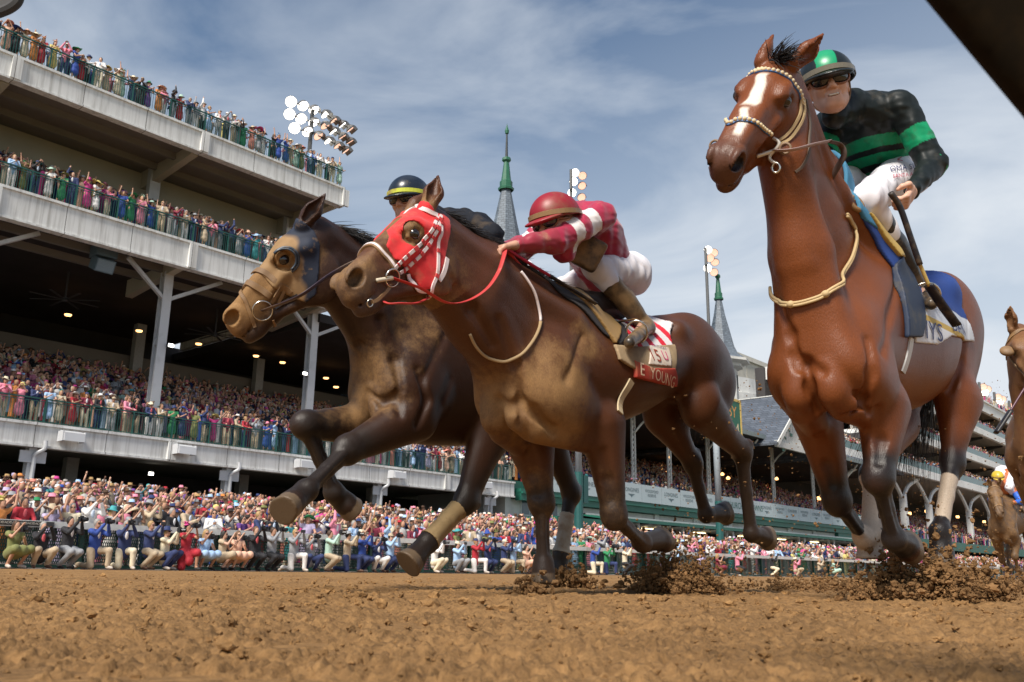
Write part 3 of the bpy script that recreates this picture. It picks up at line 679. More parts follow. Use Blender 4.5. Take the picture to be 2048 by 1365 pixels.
def cord(name, P, r, mt, parent, n=8, flat=.45, sp=8):
    mb = MB(); mb.tube(cr_spline(P, sp), r, n, None, flat); o = mb.build(name, mt, None, True)
    if parent is not None: child(o, parent)
    return o
def ring(name, c, r, nrm, mt, parent, t=.004, mid=1.0):
    nrm = unit(nrm); u = unit(np.cross(nrm, Z3)); v = np.cross(nrm, u); P = [c + r * (math.cos(a) * u + math.sin(a) * v * mid) for a in np.linspace(0, 2 * math.pi, 25)]
    mb = MB(); mb.tube(P, t, 6, cap=False); o = mb.build(name, mt, None, True); child(o, parent); return o
def mirror_head(J, P):
    e3 = J['head'][2]; P = np.array(P); return P - 2 * ((P - J['poll']) @ e3)[:, None] * e3
def text_on(sd, name, txt, c, right, up, nrm, size, mt, parent, off=.004, font_scale_x=1., th=.002, wrap=True):
    """lettering laid on a cloth: font outlines turned into a mesh and pushed onto the surface"""
    cu = bpy.data.curves.new('t', 'FONT'); cu.body = txt; cu.size = size; cu.align_x = 'CENTER'; cu.align_y = 'CENTER'; cu.fill_mode = 'BOTH' if False else 'FRONT'; cu.resolution_u = 3
    to = bpy.data.objects.new('t', cu); COL.objects.link(to); dg = bpy.context.evaluated_depsgraph_get(); me = bpy.data.meshes.new_from_object(to.evaluated_get(dg)); COL.objects.unlink(to); bpy.data.objects.remove(to)
    n = len(me.vertices); co = np.empty(n * 3, np.float32); me.vertices.foreach_get('co', co); co = co.reshape(-1, 3)
    F = [tuple(p.vertices) for p in me.polygons]
    P = c + co[:, :1] * font_scale_x * right + co[:, 1:2] * up
    if sd is not None and wrap:
        Q, ok = sd.trace(P + nrm * .25, np.tile(-nrm, (n, 1)), .6); P = np.where(ok[:, None], Q, P); P = sd.snap(P, off, 3)
    bpy.data.meshes.remove(me)
    o = put(name, P, F, mt, None, False)
    if parent is not None: child(o, parent)
    return o
def hc(J, P):      # head coordinates of points
    e1, e2, e3 = J['head']; q = (np.asarray(P) - J['poll']) / J['sc']; return q @ e1, q @ e2 / 1.16, q @ e3 / J.get('wide', 1.22)
M_STEEL = mat('bit_steel', (.62, .6, .55), .25, 1., var=.1)
M_BROWNL = mat('muddy_leather', (.20, .12, .06), .6, dirt=MUD, dscale=9, dthr=(.42, .62), bump=.3)
M_BLACKL = mat('black_leather', (.015, .015, .02), .45, dirt=(.14, .10, .06), dscale=14, dthr=(.5, .75))
M_REDC = mat('red_hood_cloth', (.58, .008, .010), .75, var=.10, dirt=(.33, .12, .06), dscale=6, dthr=(.50, .74), sheen=.2, bump=.25, scale=26)
M_WHITE = mat('white_strap', (.72, .62, .60), .5, var=.08, dirt=(.4, .26, .2), dscale=20, dthr=(.55, .75))
M_REDL = mat('red_strap', (.50, .035, .035), .65, var=.1, dirt=(.4, .26, .2), dscale=16, dthr=(.6, .8))
def tack_M():
    J = JM; s = J['sdf']; root = J['root']; hit = s.hit; e1, e2, e3 = J['head']; h = J['h']
    # blinker hood: outline found on the near side of the head, the same on the far side
    out = [(800, 428), (783, 440), (770, 463), (772, 492), (790, 520), (812, 540), (822, 556), (838, 580), (858, 580), (878, 552), (890, 515), (899, 470), (897, 440), (885, 430), (868, 425), (840, 412)]
    a, b, c = hc(J, hit(out)); poly = list(zip(a, b))
    poly = [(x, y) for x, y in poly]; poly[0] = (poly[0][0], .16); poly[-1] = (poly[-1][0], .16)
    ea, eb, _ = hc(J, hit([(814, 474)])); ea, eb = float(ea[0]), float(eb[0])
    ec = h(.183, -.012, .08); E2 = ec
    def reg(P):
        a, b, c = hc(J, P); d = poly2(a, b, poly) * J['sc']
        eye = .052 - np.sqrt(((a - J['ea'] - .002) * 1.0) ** 2 + ((b + .016) * .95) ** 2); return np.maximum(d, eye * J['sc'])
    ctr = h(.12, -.08); shell(s, 'blinker_hood', reg, ctr, .36, root, M_REDC, .007, .004, .0055)
    # white edge under the cheek
    strap(s, 'hood_edge', [(814, 548), (822, 566), (835, 580), (852, 582)], .016, M_WHITE, root, .004, .007)
    strap(s, 'hood_edge', [(892, 518), (886, 545), (876, 562)], .022, M_WHITE, root, .004, .007)
    kp = (M_REDL, 5)
    for P in ([(874, 436), (864, 458), (844, 482), (820, 506), (800, 524), (788, 536)], [(880, 434), (872, 462), (856, 490), (833, 517), (812, 536), (796, 546)]):
        strap(s, 'cheek_strap', P, .015, M_WHITE, root, .004, .009, cols=(M_REDL, 6))
        Q = mirror_head(J, hit(P)); strap(s, 'cheek_strap', None, .015, M_WHITE, root, .004, .009, pts=Q)
    strap(s, 'throat_strap', [(878, 440), (876, 475), (874, 515), (872, 550), (862, 580), (856, 596)], .015, M_WHITE, root, .004, .009, cols=(M_REDL, 14))
    Q = hit([(872, 434), (852, 420), (832, 416)]); Q = np.vstack([Q, mirror_head(J, Q[::-1])]); strap(s, 'browband', None, .02, M_WHITE, root, .005, .009, pts=Q)
    Q = hit([(789, 540), (778, 520), (762, 503), (745, 490)]); Q = np.vstack([Q, mirror_head(J, Q[::-1])]); strap(s, 'noseband', None, .026, M_BROWNL, root, .006, .002, pts=Q); strap(s, 'noseband', None, .012, M_WHITE, root, .008, .003, pts=Q)
    rc = hit([(779, 556)], .016)[0]; J['bit'] = rc; nb = unit(s.grad(rc[None])[0])
    ring('bit_ring', rc, .036, nb, M_STEEL, root, .004)
    J['bitR'] = mirror_head(J, [rc])[0]; ring('bit_ring', J['bitR'], .036, nb - 2 * (nb @ e3) * e3, M_STEEL, root, .004)
    q = hit([(752, 562)], .003)[0]; cord('bit_mouthpiece', [q, (q + rc) / 2, rc], [.009] * 17, mat('bit_wrap', (.55, .48, .36), .6), root, flat=1.)
    strap(s, 'chin_strap', [(782, 572), (770, 586), (755, 600), (742, 606)], .014, M_BROWNL, root, .004, .002)
    ring('chin_ring', hit([(737, 607)], .01)[0], .015, nb, M_STEEL, root, .003)
    # yoke round the shoulders
    Q = [(1040, 545), (1056, 566), (1072, 598), (1080, 640), (1068, 678), (1044, 708), (1010, 723), (975, 714), (952, 692), (940, 668)]
    P = hit(Q); P = cr_spline(P, 8); P = s.snap(P, .006, 4)
    for i in range(4): P[1:-1] = (P[:-2] + 2 * P[1:-1] + P[2:]) / 4
    cord('neck_strap', P[:26], .0085, M_WHITE, root, sp=1, flat=.8); cord('neck_strap', P[25:], .0085, mat('muddy_rope', (.36, .25, .13), .8), root, sp=1, flat=.8)
def bridle_L():
    J = JL; s = J['sdf']; root = J['root']; hit = s.hit; h = J['h']; e1, e2, e3 = J['head']
    out = [(560, 470), (520, 505), (515, 540), (545, 575), (590, 598), (612, 606), (632, 590), (638, 540), (640, 490), (628, 462), (600, 450)]
    a, b, c = hc(J, hit(out)); poly = list(zip(a, b)); poly[0] = (poly[0][0], .16); poly[-1] = (poly[-1][0], .16)
    def reg(P):
        a, b, c = hc(J, P); d = poly2(a, b, poly) * J['sc']
        return np.maximum(d, (.046 - np.sqrt((a - J['ea'] - .003) ** 2 + (b + .016) ** 2)) * J['sc'])
    M_HOOD = mat('black_hood_cloth', (1, 1, 1), .75, attr=True, dirt=(.33, .20, .09), dscale=7, dthr=(.58, .68), bump=.3)
    def hcol(V): a, b, c = hc(J, V); t = np.clip((a - .065 + .012 * np.sin(b * 70) - .85 * np.clip(-b, 0, .3)) / .03, 0, 1)[:, None]; return A(.010, .016, .035) * (1 - t) + A(.27, .16, .068) * t
    shell(s, 'blinker_hood', reg, h(.12, -.08), .38, root, M_HOOD, .007, .004, .0055, hcol)
    # half cup behind the eye
    c0 = h(J['ea'], -.016, .094); mb = MB()
    for r, t in ((.058, .007), (.048, .006)):
        P = [c0 + (e1 * math.cos(a_) + e2 * math.sin(a_)) * r * J['sc'] * 1.1 + e3 * (.012 + .014 * math.sin((a_ - 1.3) / 3.4 * math.pi)) for a_ in np.linspace(1.3, 4.9, 22)]; P = s.snap(P, .014 if r > .05 else .022, 3); mb.tube(P, t, 7)
    child(mb.build('blinker_cup', mat('dark_plastic', (.04, .055, .075), .35, dirt=(.25, .17, .1), dscale=12, dthr=(.5, .7)), None, True), root)
    Q = hit([(584, 586), (560, 570), (530, 545), (500, 538)]); Q = np.vstack([Q, mirror_head(J, Q[::-1])]); strap(s, 'hood_seam', None, .03, M_BROWNL, root, .004, .007, pts=Q)
    Q = hit([(540, 592), (520, 578), (497, 566), (476, 566)]); Q = np.vstack([Q, mirror_head(J, Q[::-1])]); strap(s, 'noseband', None, .032, M_BROWNL, root, .008, .003, pts=Q)
    Q = hit([(510, 655), (500, 630), (492, 605), (470, 575)]); Q = np.vstack([Q, mirror_head(J, Q[::-1])]); strap(s, 'figure_eight_strap', None, .018, M_BROWNL, root, .006, .005, pts=Q)
    for o_ in (0, 14): strap(s, 'cheek_strap', [(560 + o_, 572), (550 + o_, 590), (542 + o_, 606)], .018, M_BROWNL, root, .006, .006)
    strap(s, 'cheek_strap', [(596, 590), (570, 605), (550, 618)], .016, M_BLACKL, root, .006, .008)
    rc = hit([(524, 621)], .016)[0]; nb = unit(s.grad(rc[None])[0]); ring('bit_ring', rc, .05, nb, M_STEEL, root, .0045); ring('bit_ring', mirror_head(J, [rc])[0], .05, nb - 2 * (nb @ e3) * e3, M_STEEL, root, .0045)
    J['bit'] = rc
    strap(s, 'curb_strap', [(546, 640), (552, 655), (560, 668)], .012, M_BROWNL, root, .006, .003)
    P = [rc + e3 * .0, at(600, 592, WL + .2), at(660, 550, WL + .22), at(720, 520, WL + .2), at(800, 500, WL + .15), at(960, 500, WL + .05)]
    cord('rein', P, .013, mat('purple_rein', (.06, .04, .06), .5, dirt=(.25, .17, .1), dthr=(.5, .7)), root, flat=.3)
def bridle_R():
    J = JR; s = J['sdf']; root = J['root']; hit = s.hit; h = J['h']; e1, e2, e3 = J['head']
    M_ROPE = mat('tan_rope', (.50, .36, .18), .7, bump=.4); M_BLUE = mat('blue_trim', (.05, .14, .35), .5); M_CREAM = mat('cream_bead', (.68, .55, .34), .6, bump=.3)
    Q = [(1602, 205), (1590, 175), (1570, 152), (1540, 142), (1512, 146)]; P = hit(Q); P = np.vstack([P, mirror_head(J, P[-2::-1])[:3]]); P = s.snap(cr_spline(P, 8), .006, 4)
    def beads(P, n, r):
        L = np.r_[0, np.cumsum(np.linalg.norm(np.diff(P, axis=0), axis=1))]; mb = MB()
        for t in np.linspace(0, L[-1], n): c = A(*[np.interp(t, L, P[:, k]) for k in range(3)]); mb.lathe(c, [(r * math.sin(a), -r * math.cos(a)) for a in np.linspace(.1, 3.04, 6)], 8, e2)
        return mb
    strap(s, 'browband', None, .022, M_BLUE, root, .004, .002, pts=P[::4]); child(beads(P, 26, .0095).build('browband_beads', M_CREAM, None, True), root)
    P = hit([(1540, 268), (1518, 250), (1494, 240), (1474, 240), (1458, 248)]); P = np.vstack([P, mirror_head(J, P[:2][::-1])]); P = s.snap(cr_spline(P, 8), .006, 4)
    strap(s, 'noseband', None, .022, M_BLUE, root, .004, .002, pts=P[::4]); child(beads(P, 22, .0095).build('noseband_beads', M_CREAM, None, True), root)
    for Q in ([(1602, 190), (1600, 220), (1588, 250), (1572, 272), (1556, 284)], [(1606, 200), (1606, 232), (1594, 258), (1578, 280), (1560, 290)]): strap(s, 'cheek_strap', Q, .013, M_ROPE, root, .005, .004)
    strap(s, 'throat_strap', [(1610, 200), (1618, 240), (1616, 290), (1606, 330), (1590, 345)], .012, mat('throat_leather', (.1, .07, .05), .6), root, .005, .004)
    for g in (0, 1):
        c0 = hit([(1551, 305)], .02)[0]; nb = unit(s.grad(c0[None])[0])
        if g: c0 = mirror_head(J, [c0])[0]; nb = nb - 2 * (nb @ e3) * e3
        u = unit(np.cross(nb, Z3)); v = unit(np.cross(u, nb)); S_ = []
        for a in np.linspace(0, 1, 14): S_.append(c0 + v * (.055 - .11 * a) + u * .022 * math.sin(a * 2 * math.pi) * (-1))
        cord('bit_shank', S_, .0075, mat('white_metal_bit', (.66, .62, .55), .35, .3), root, flat=1.)
        ring('bit_ring', c0 - v * .075, .016, nb, M_STEEL, root, .0055, 1.3); ring('bit_ring', c0 + u * (-.045 if not g else .045) * 1. + v * 0, .022, nb, mat('brown_rubber', (.22, .14, .08), .6), root, .006)
        cord('bit_mouthpiece', [s.snap([c0 - e1 * -.06 - e3 * 0])[0], c0], .009, MATS['white_metal_bit'], root, flat=1.)
        J['bit' + 'LR'[g]] = c0
    bl = J['bitL']
    M_REIN = mat('pink_grey_rein', (.40, .29, .28), .55, dirt=(.2, .13, .1), dthr=(.5, .7)); M_REIN2 = mat('dark_rein', (.10, .07, .06), .5)
    P = [bl, dep(1585, 300, 3.42), dep(1625, 290, 3.50), dep(1658, 283, 3.62)]
    cord('rein', P, .016, M_REIN, root, flat=.25)
    P = [dep(1658, 283, 3.62), dep(1680, 290, 3.68), dep(1688, 310, 3.70), dep(1675, 335, 3.74), dep(1662, 362, 3.8), dep(1672, 385, 3.86), dep(1700, 398, 3.92)]; cord('rein', P, .015, M_REIN2, root, flat=.3)
    Q = [(1690, 435), (1705, 460), (1708, 490), (1690, 540), (1660, 585), (1620, 605), (1580, 612), (1552, 600), (1540, 580)]; P = hit(Q); P = s.snap(cr_spline(P, 8), .007, 4)
    for i in range(5): P[1:-1] = (P[:-2] + 2 * P[1:-1] + P[2:]) / 4
    P = s.snap(P, .012, 2)
    for d_ in (0, .012): cord('neck_strap', P + Z3 * d_, .0075, M_ROPE, root, sp=1, flat=.9)
    for k in (34, 47): mb = MB(); mb.lathe(P[k] + Z3 * .006, [(.001, -.018), (.014, -.012), (.017, 0), (.014, .012), (.001, .018)], 10, P[k + 1] - P[k]); child(mb.build('neck_strap_knot', M_ROPE, None, True), root)
def horse_hair(J, root, name_seed, mc=(.012, .010, .010), fore=True, tail=True, tdir=None, tlen=.7, mlen=.16, n=1500):
    s = J['sdf']; g = np.random.default_rng(name_seed); mt = mat('horse_hair', mc, .5, spec=.6)
    Lt = J['lat']; e1, e2, e3 = J['head']; F = J['fwd']
    base = cr_spline([J['poll'] * .75 + J['crest'] * .25 + e2 * .05, J['crest'] + Z3 * .02, J['withers'] + Z3 * .0 + F * .04], 30)
    base, ok = s.trace(base + Z3 * .3, np.tile(-Z3, (len(base), 1)), .6); i = g.integers(0, len(base) - 1, n)
    r = base[i] + Lt * g.normal(0, .008, n)[:, None] - Z3 * .008
    d = np.stack([(-Lt * .6 * J.get('mane', 1) - F * .9 + Z3 * .25)] * n); hair_strands('mane', r, d, mlen, mt, root, grav=.6, seed=name_seed)
    if fore:
        r = J['h'](.0, .055) + g.normal(0, .012, (160, 3)); hair_strands('forelock', r, np.tile(e1 * .2 + e2 * .5 - J['fwd'] * .4 + Lt * .2, (160, 1)), .12, mt, root, seed=name_seed + 1)
    if tail:
        dock = J['buttock'] - F * .05 + Z3 * .10; m_ = 900; r = dock + g.normal(0, .018, (m_, 3)); td = -F * 1. + Z3 * .1 if tdir is None else tdir
        hair_strands('tail', r, np.tile(td, (m_, 1)), tlen, mt, root, n=9, r=.002, grav=1.3, jit=.35, seed=name_seed + 2)
# saddle cloth in (along, up) coordinates of the horse's side
def side_reg(J, poly, g=1):
    Q = np.array(poly)
    def reg(P):
        u = P @ T; v = P[:, 2]; return np.maximum(poly2(u, v, poly), -((P @ N) - J['chest'] @ N - .02) * g if g else -1)
    return reg
def to_sz(P): P = np.atleast_2d(P); return [(float(p @ T), float(p[2])) for p in P]
# ============================================================ JOCKEYS
def fingers(s, wr, d, pn, sd, k=1., curl=1.1, grip=None):
    """hand: palm, four separate bent fingers, thumb. d = towards the knuckles, pn = palm normal (side the fingers curl to), sd = towards the thumb side"""
    d = unit(d); pn = unit(pn - (pn @ d) * d); sd = unit(sd - (sd @ d) * d - (sd @ pn) * pn)
    s.cap(wr - d * .02, wr + d * .03, .026 * k, .030 * k, .02, (pn, .7))
    s.box(wr + d * .06 * k, (.040 * k, .040 * k, .014 * k), (d, sd, pn), .012 * k, .018)
    for i, (o, L) in enumerate(((.029, .074), (.010, .082), (-.010, .077), (-.028, .062))):
        p = wr + d * .095 * k + sd * o * k + pn * .003; a = .35 * curl; seg = [L * .45, L * .32, L * .23]; P = [p - d * .02, p]
        for j, l in enumerate(seg):
            P.append(P[-1] + (d * math.cos(a) + pn * math.sin(a)) * l * k); a += .75 * curl
        s.poly(P, [.0105 * k, .0105 * k, .0098 * k, .0090 * k, .0078 * k], .006)
        s.ell(p - pn * .004, .0115 * k, None, .006)
    p = wr + d * .025 * k + sd * .034 * k; q = p + (d * .5 + sd * .75 + pn * .25) * .036 * k; r = q + (d * .8 + sd * .0 + pn * .6) * .034 * k; t = r + (d * .6 - sd * .4 + pn * .6) * .024 * k
    s.poly([p, q, r, t], [.016 * k, .0125 * k, .011 * k, .009 * k], .012)
def face_sdf(s, c, f, u, sd, k=1.):
    """human head about 23 cm tall: c = centre, f = facing, u = up, sd = the person's left"""
    H = lambda a, b, g=0.: c + (f * a + u * b + sd * g) * k; M = (f, sd, u)
    s.ell(H(-.01, .03), A(.098, .076, .095) * k, M, .03); s.ell(H(.025, -.03), A(.072, .064, .085) * k, M, .03)
    s.ell(H(.055, -.085), A(.036, .036, .028) * k, M, .03); s.cap(H(.0, -.06, .05), H(.055, -.09, .018), .02 * k, .02 * k, .03); s.cap(H(.0, -.06, -.05), H(.055, -.09, -.018), .02 * k, .02 * k, .03)
    for g in (-1, 1):
        s.ell(H(.062, -.022, g * .040), A(.026, .024, .022) * k, M, .02)                      # cheek
        s.cap(H(.082, .028, g * .014), H(.076, .030, g * .046), .010 * k, .009 * k, .014)      # brow
        s.ell(H(.088, .010, g * .031), A(.016, .020, .013) * k, M, .012, 's'); s.ell(H(.076, .010, g * .031), .0155 * k, None, .004)
        s.ell(H(-.012, -.008, g * .076), A(.020, .009, .032) * k, M, .008); s.ell(H(-.004, -.006, g * .084), A(.009, .005, .016) * k, M, .004, 's')
        s.ell(H(.098, -.030, g * .013), A(.011, .009, .008) * k, M, .006)                      # nostril wing
        s.cap(H(.090, -.040, g * .024), H(.080, -.060, g * .034), .004 * k, .003 * k, .01, None, 's')
    s.cap(H(.088, .018), H(.106, -.020), .009 * k, .0125 * k, .012); s.ell(H(.108, -.026), .0115 * k, None, .008)
    s.cap(H(.084, -.055, .022), H(.084, -.055, -.022), .0085 * k, .0085 * k, .008); s.cap(H(.082, -.068, .018), H(.082, -.068, -.018), .0095 * k, .0095 * k, .008)
    s.cap(H(.096, -.060, .022), H(.096, -.060, -.022), .004 * k, .004 * k, .003, None, 's')
def person_sdf(Q, k=1., face=True):
    s = SDF(); c, f, u, sd = Q['head']
    if face: face_sdf(s, c, f, u, sd, k)
    else: s.ell(c, (.095 * k, .075 * k, .115 * k), (f, sd, u), .02)
    s.cap(c - u * .06 * k - f * .02 * k, Q['neck'], .052, .055, .03)
    sl, sr, pl, pr = Q['shL'], Q['shR'], Q['hipL'], Q['hipR']; ch = Q['chest']; pv = (pl + pr) / 2
    s.cap(sl, sr, .055, .055, .05); s.cap((sl + sr) / 2 * .6 + ch * .4, ch, .11, .12, .06); s.cap(ch, pv, .115, .11, .06); s.cap(pl, pr, .10, .10, .05); s.cap(Q['neck'], (sl + sr) / 2, .055, .07, .05)
    for c_ in 'LR':
        s.poly([Q['sh' + c_], Q['el' + c_], Q['wr' + c_]], [.050, .036, .024], .02)
        s.poly([Q['hip' + c_], Q['kn' + c_], Q['an' + c_]], [.085, .050, .028], .03); s.cap(Q['an' + c_], Q['toe' + c_] * .8 + Q['an' + c_] * .2, .024, .018, .02)
        if 'hd' + c_ in Q: fingers(s, Q['wr' + c_], *Q['hd' + c_], k=1.0, curl=Q.get('curl', 1.1))
    return s
def wrinkle(amp, fr, seed=0):
    g = np.random.default_rng(seed); K = g.normal(0, fr, (5, 3)); ph = g.uniform(0, 6.3, 5)
    return lambda P: amp * sum(np.sin(P @ K[i] + ph[i] + 1.5 * np.sin(P @ K[(i + 1) % 5])) for i in range(5)) / 3
def helmet(c, f, u, sd, parent, mt, k=1., band=None, brim=True, h=.005):
    s = SDF(); c2 = c + u * .045 * k - f * .008 * k
    s.ell(c2, A(.135, .112, .115) * k, (f, sd, u), .01); s.ell(c2 - u * .004 * k, A(.126, .103, .107) * k, (f, sd, u), .004, 's')
    s.half(c2 - u * .018 * k, -(u + f * .10), .006)
    V, F = s.mesh(h); o = put('helmet', V, F, mt, None, True); child(o, parent)
    if brim:
        b = SDF(); b.ell(c2 + f * .07 * k - u * .016 * k, A(.115, .10, .017) * k, (unit(f - u * .22), sd, u), .006); b.ell(c2 - u * .02 * k - f * .01, A(.118, .095, .09) * k, (f, sd, u), .004, 's'); b.half(c2 + f * .035 * k, -f, .004)
        V, F = b.mesh(h); q = put('peak', V, F, mt, None, True); q.parent = o
    if band:
        mb = MB(); P = [c2 - u * (.001 + .0 * k) + (f * math.cos(a) * .1375 + sd * math.sin(a) * .1145) * k + f * .0 for a in np.linspace(0, 2 * math.pi, 40)]
        nr = [unit(p - c2) for p in P]; mb.ribbon(P, nr, .024 * k, .004); child(mb.build('goggle_strap', band, None, False), parent)
    return o
def goggles(c, f, u, sd, parent, k=1., frame_mat=None, lens_mat=None):
    mb = MB(); l = SDF()
    for g in (-1, 1):
        l.ell(c + (f * .082 + u * .012 + sd * g * .034) * k, A(.026, .040, .031) * k, (unit(f + sd * g * .35), sd, u), .008)
    l.ell(c + (f * .02 + u * .02) * k, A(.070, .068, .09) * k, (f, sd, u), .004, 's'); V, F = l.mesh(.0045); o = put('goggles', V, F, lens_mat, None, True); child(o, parent)
    for g in (-1, 1):
        P = [c + (f * (.098 - .012 * abs(math.cos(a)) * (1 if math.cos(a) * g > 0 else 0) * 2) + u * (.012 + .034 * math.sin(a)) + sd * (g * .035 + .042 * math.cos(a))) * k for a in np.linspace(0, 2 * math.pi, 22)]; mb.tube(P, .0045 * k, 6, cap=False)
        mb.tube([c + (f * .072 + u * .014 + sd * g * .070) * k, c + (f * .0 + u * .02 + sd * g * .082) * k], .007 * k, 6)
    q = mb.build('goggle_frame', frame_mat, None, True); q.parent = o
def cloth_sdf(Q, off=.014, sleeves=True, k=1.):
    s = SDF(); sl, sr, pl, pr = Q['shL'], Q['shR'], Q['hipL'], Q['hipR']; ch = Q['chest']; pv = (pl + pr) / 2; w = pv * .85 + ch * .15; up = unit(ch - pv)
    bk = Q['back']
    s.cap(sl - (sl - sr) * .08, sr + (sl - sr) * .08, .060 + off, .060 + off, .05); s.cap((sl + sr) / 2 * .7 + ch * .3 + bk * .01, ch + bk * .02, .12 + off, .13 + off, .07, (bk, .85)); s.cap(ch + bk * .015, w, .13 + off, .12 + off, .07, (bk, .85))
    s.cap(ch + (sl - sr) * .16, w + (pl - pr) * .18, .105 + off, .10 + off, .05); s.cap(ch - (sl - sr) * .16, w - (pl - pr) * .18, .105 + off, .10 + off, .05)
    hc_, _, hu_, _ = Q['head']; s.cap(hc_ - hu_ * .135 - Q['head'][1] * .02, Q['neck'], .050 + off * .4, .062 + off * .6, .04); s.cap(Q['neck'], (sl + sr) / 2, .062 + off * .6, .08 + off, .06)
    if sleeves:
        for c_ in 'LR': s.poly([Q['sh' + c_], Q['el' + c_], Q['wr' + c_] - unit(Q['wr' + c_] - Q['el' + c_]) * .012], [.062 + off * .6, .044 + off, .030 + off * .4], .03)
    return s
def breeches_sdf(Q, off=.01):
    s = SDF(); pl, pr = Q['hipL'], Q['hipR']; pv = (pl + pr) / 2; ch = Q['chest']; up = unit(ch - pv)
    s.cap(pl, pr, .104 + off, .104 + off, .05); s.cap(pv, pv * .8 + ch * .2, .115 + off, .112 + off, .05)
    for c_, g in (('L', 1), ('R', -1)):
        hp, kn, an = Q['hip' + c_], Q['kn' + c_], Q['an' + c_]; s.poly([hp, kn], [.104 + off, .068 + off], .05); s.ell(hp - up * .02, (.105, .095, .105), None, .05)
        s.cap(kn, kn * .6 + an * .4, .062 + off, .045 + off, .02)
    return s
def boot_sdf(Q, c_, top=.3):
    s = SDF(); kn, an, toe = Q['kn' + c_], Q['an' + c_], Q['toe' + c_]; t0 = kn * (1 - top) + an * top; d = unit(toe - an); sh = unit(an - kn)
    s.cap(t0, an, .062, .043, .02); s.cap(t0 * .6 + an * .4 - unit(d - (d @ sh) * sh) * .014, t0 * .3 + an * .7, .058, .045, .03); s.cap(an, an + sh * .035 - d * .02, .042, .038, .02); s.cap(an + sh * .03, toe, .040, .030, .025); s.cap(an + sh * .045 - d * .03, an + sh * .05, .03, .03, .01)
    return s
def jockey(name_label, Q, silk_mat, silk_col, breech_mat, boot_mats, helm_mat, band, gog, k=1., h=.0065, face=True, res_body=.006, top=.3, wr=.0052, skin=(.50, .27, .18)):
    root = empty('person', Q['base'], name_label, 'jockey', 'jockeys riding the racehorses')
    b = person_sdf(Q, k, face); V, F = b.mesh(res_body); M_SK = mat('skin_' + '%.2f' % skin[0], skin, .5, var=.12, scale=30, sheen=.05, dirt=(.3, .18, .1), dscale=14, dthr=(.70, .9)); o = put('body', V, F, M_SK, None, True); child(o, root)
    s = cloth_sdf(Q, .020); wf = wrinkle(wr, 19, 3); wf2 = wrinkle(wr * .45, 48, 4); pass
    s2 = SDF(); e = list(s.p); s2.fn(lambda P: s.ev(P, e) + wf(P) + wf2(P), 'u', 0, Q['chest'], .75); V, F = s2.mesh(h); o = put('silks', V, F, silk_mat, None, True, silk_col(V) if silk_col else None); child(o, root)
    br = breeches_sdf(Q); eb = list(br.p); wb = wrinkle(wr * 1.1, 27, 8); s3 = SDF(); s3.fn(lambda P: br.ev(P, eb) + wb(P), 'u', 0, (Q['hipL'] + Q['hipR']) / 2, .75); V, F = s3.mesh(h); o = put('breeches', V, F, breech_mat, None, True); child(o, root); Q['breech'] = br
    for c_ in 'LR':
        V, F = boot_sdf(Q, c_, top).mesh(h); t = unit(Q['an' + c_] - Q['kn' + c_]); o = put('boot', V, F, boot_mats[0], None, True, None); child(o, root)
    c, f, u, sd = Q['head']; helmet(c, f, u, sd, root, helm_mat, k, band)
    if gog: goggles(c, f, u, sd, root, k, *gog)
    Q['root'] = root; return root
def jframe(c, look, up):
    f = unit(look); u = unit(np.asarray(up) - (np.asarray(up) @ f) * f); return (np.asarray(c), f, u, np.cross(u, f))
M_GOGL = mat('goggle_lens', (.02, .025, .03), .08, var=0, spec=.9); M_GOGF = mat('goggle_frame', (.25, .1, .05), .4)
M_BOOT = mat('muddy_boot', (.03, .026, .022), .35, dirt=(.27, .17, .08), dscale=7, dthr=(.36, .6), bump=.3); M_BREECH = mat('white_breeches', (.74, .72, .76), .7, var=.05, dirt=(.42, .29, .18), dscale=5, dthr=(.62, .8))
def onside(J, x, y, off): return J['sdf'].hit([(x, y)])[0] + N * off
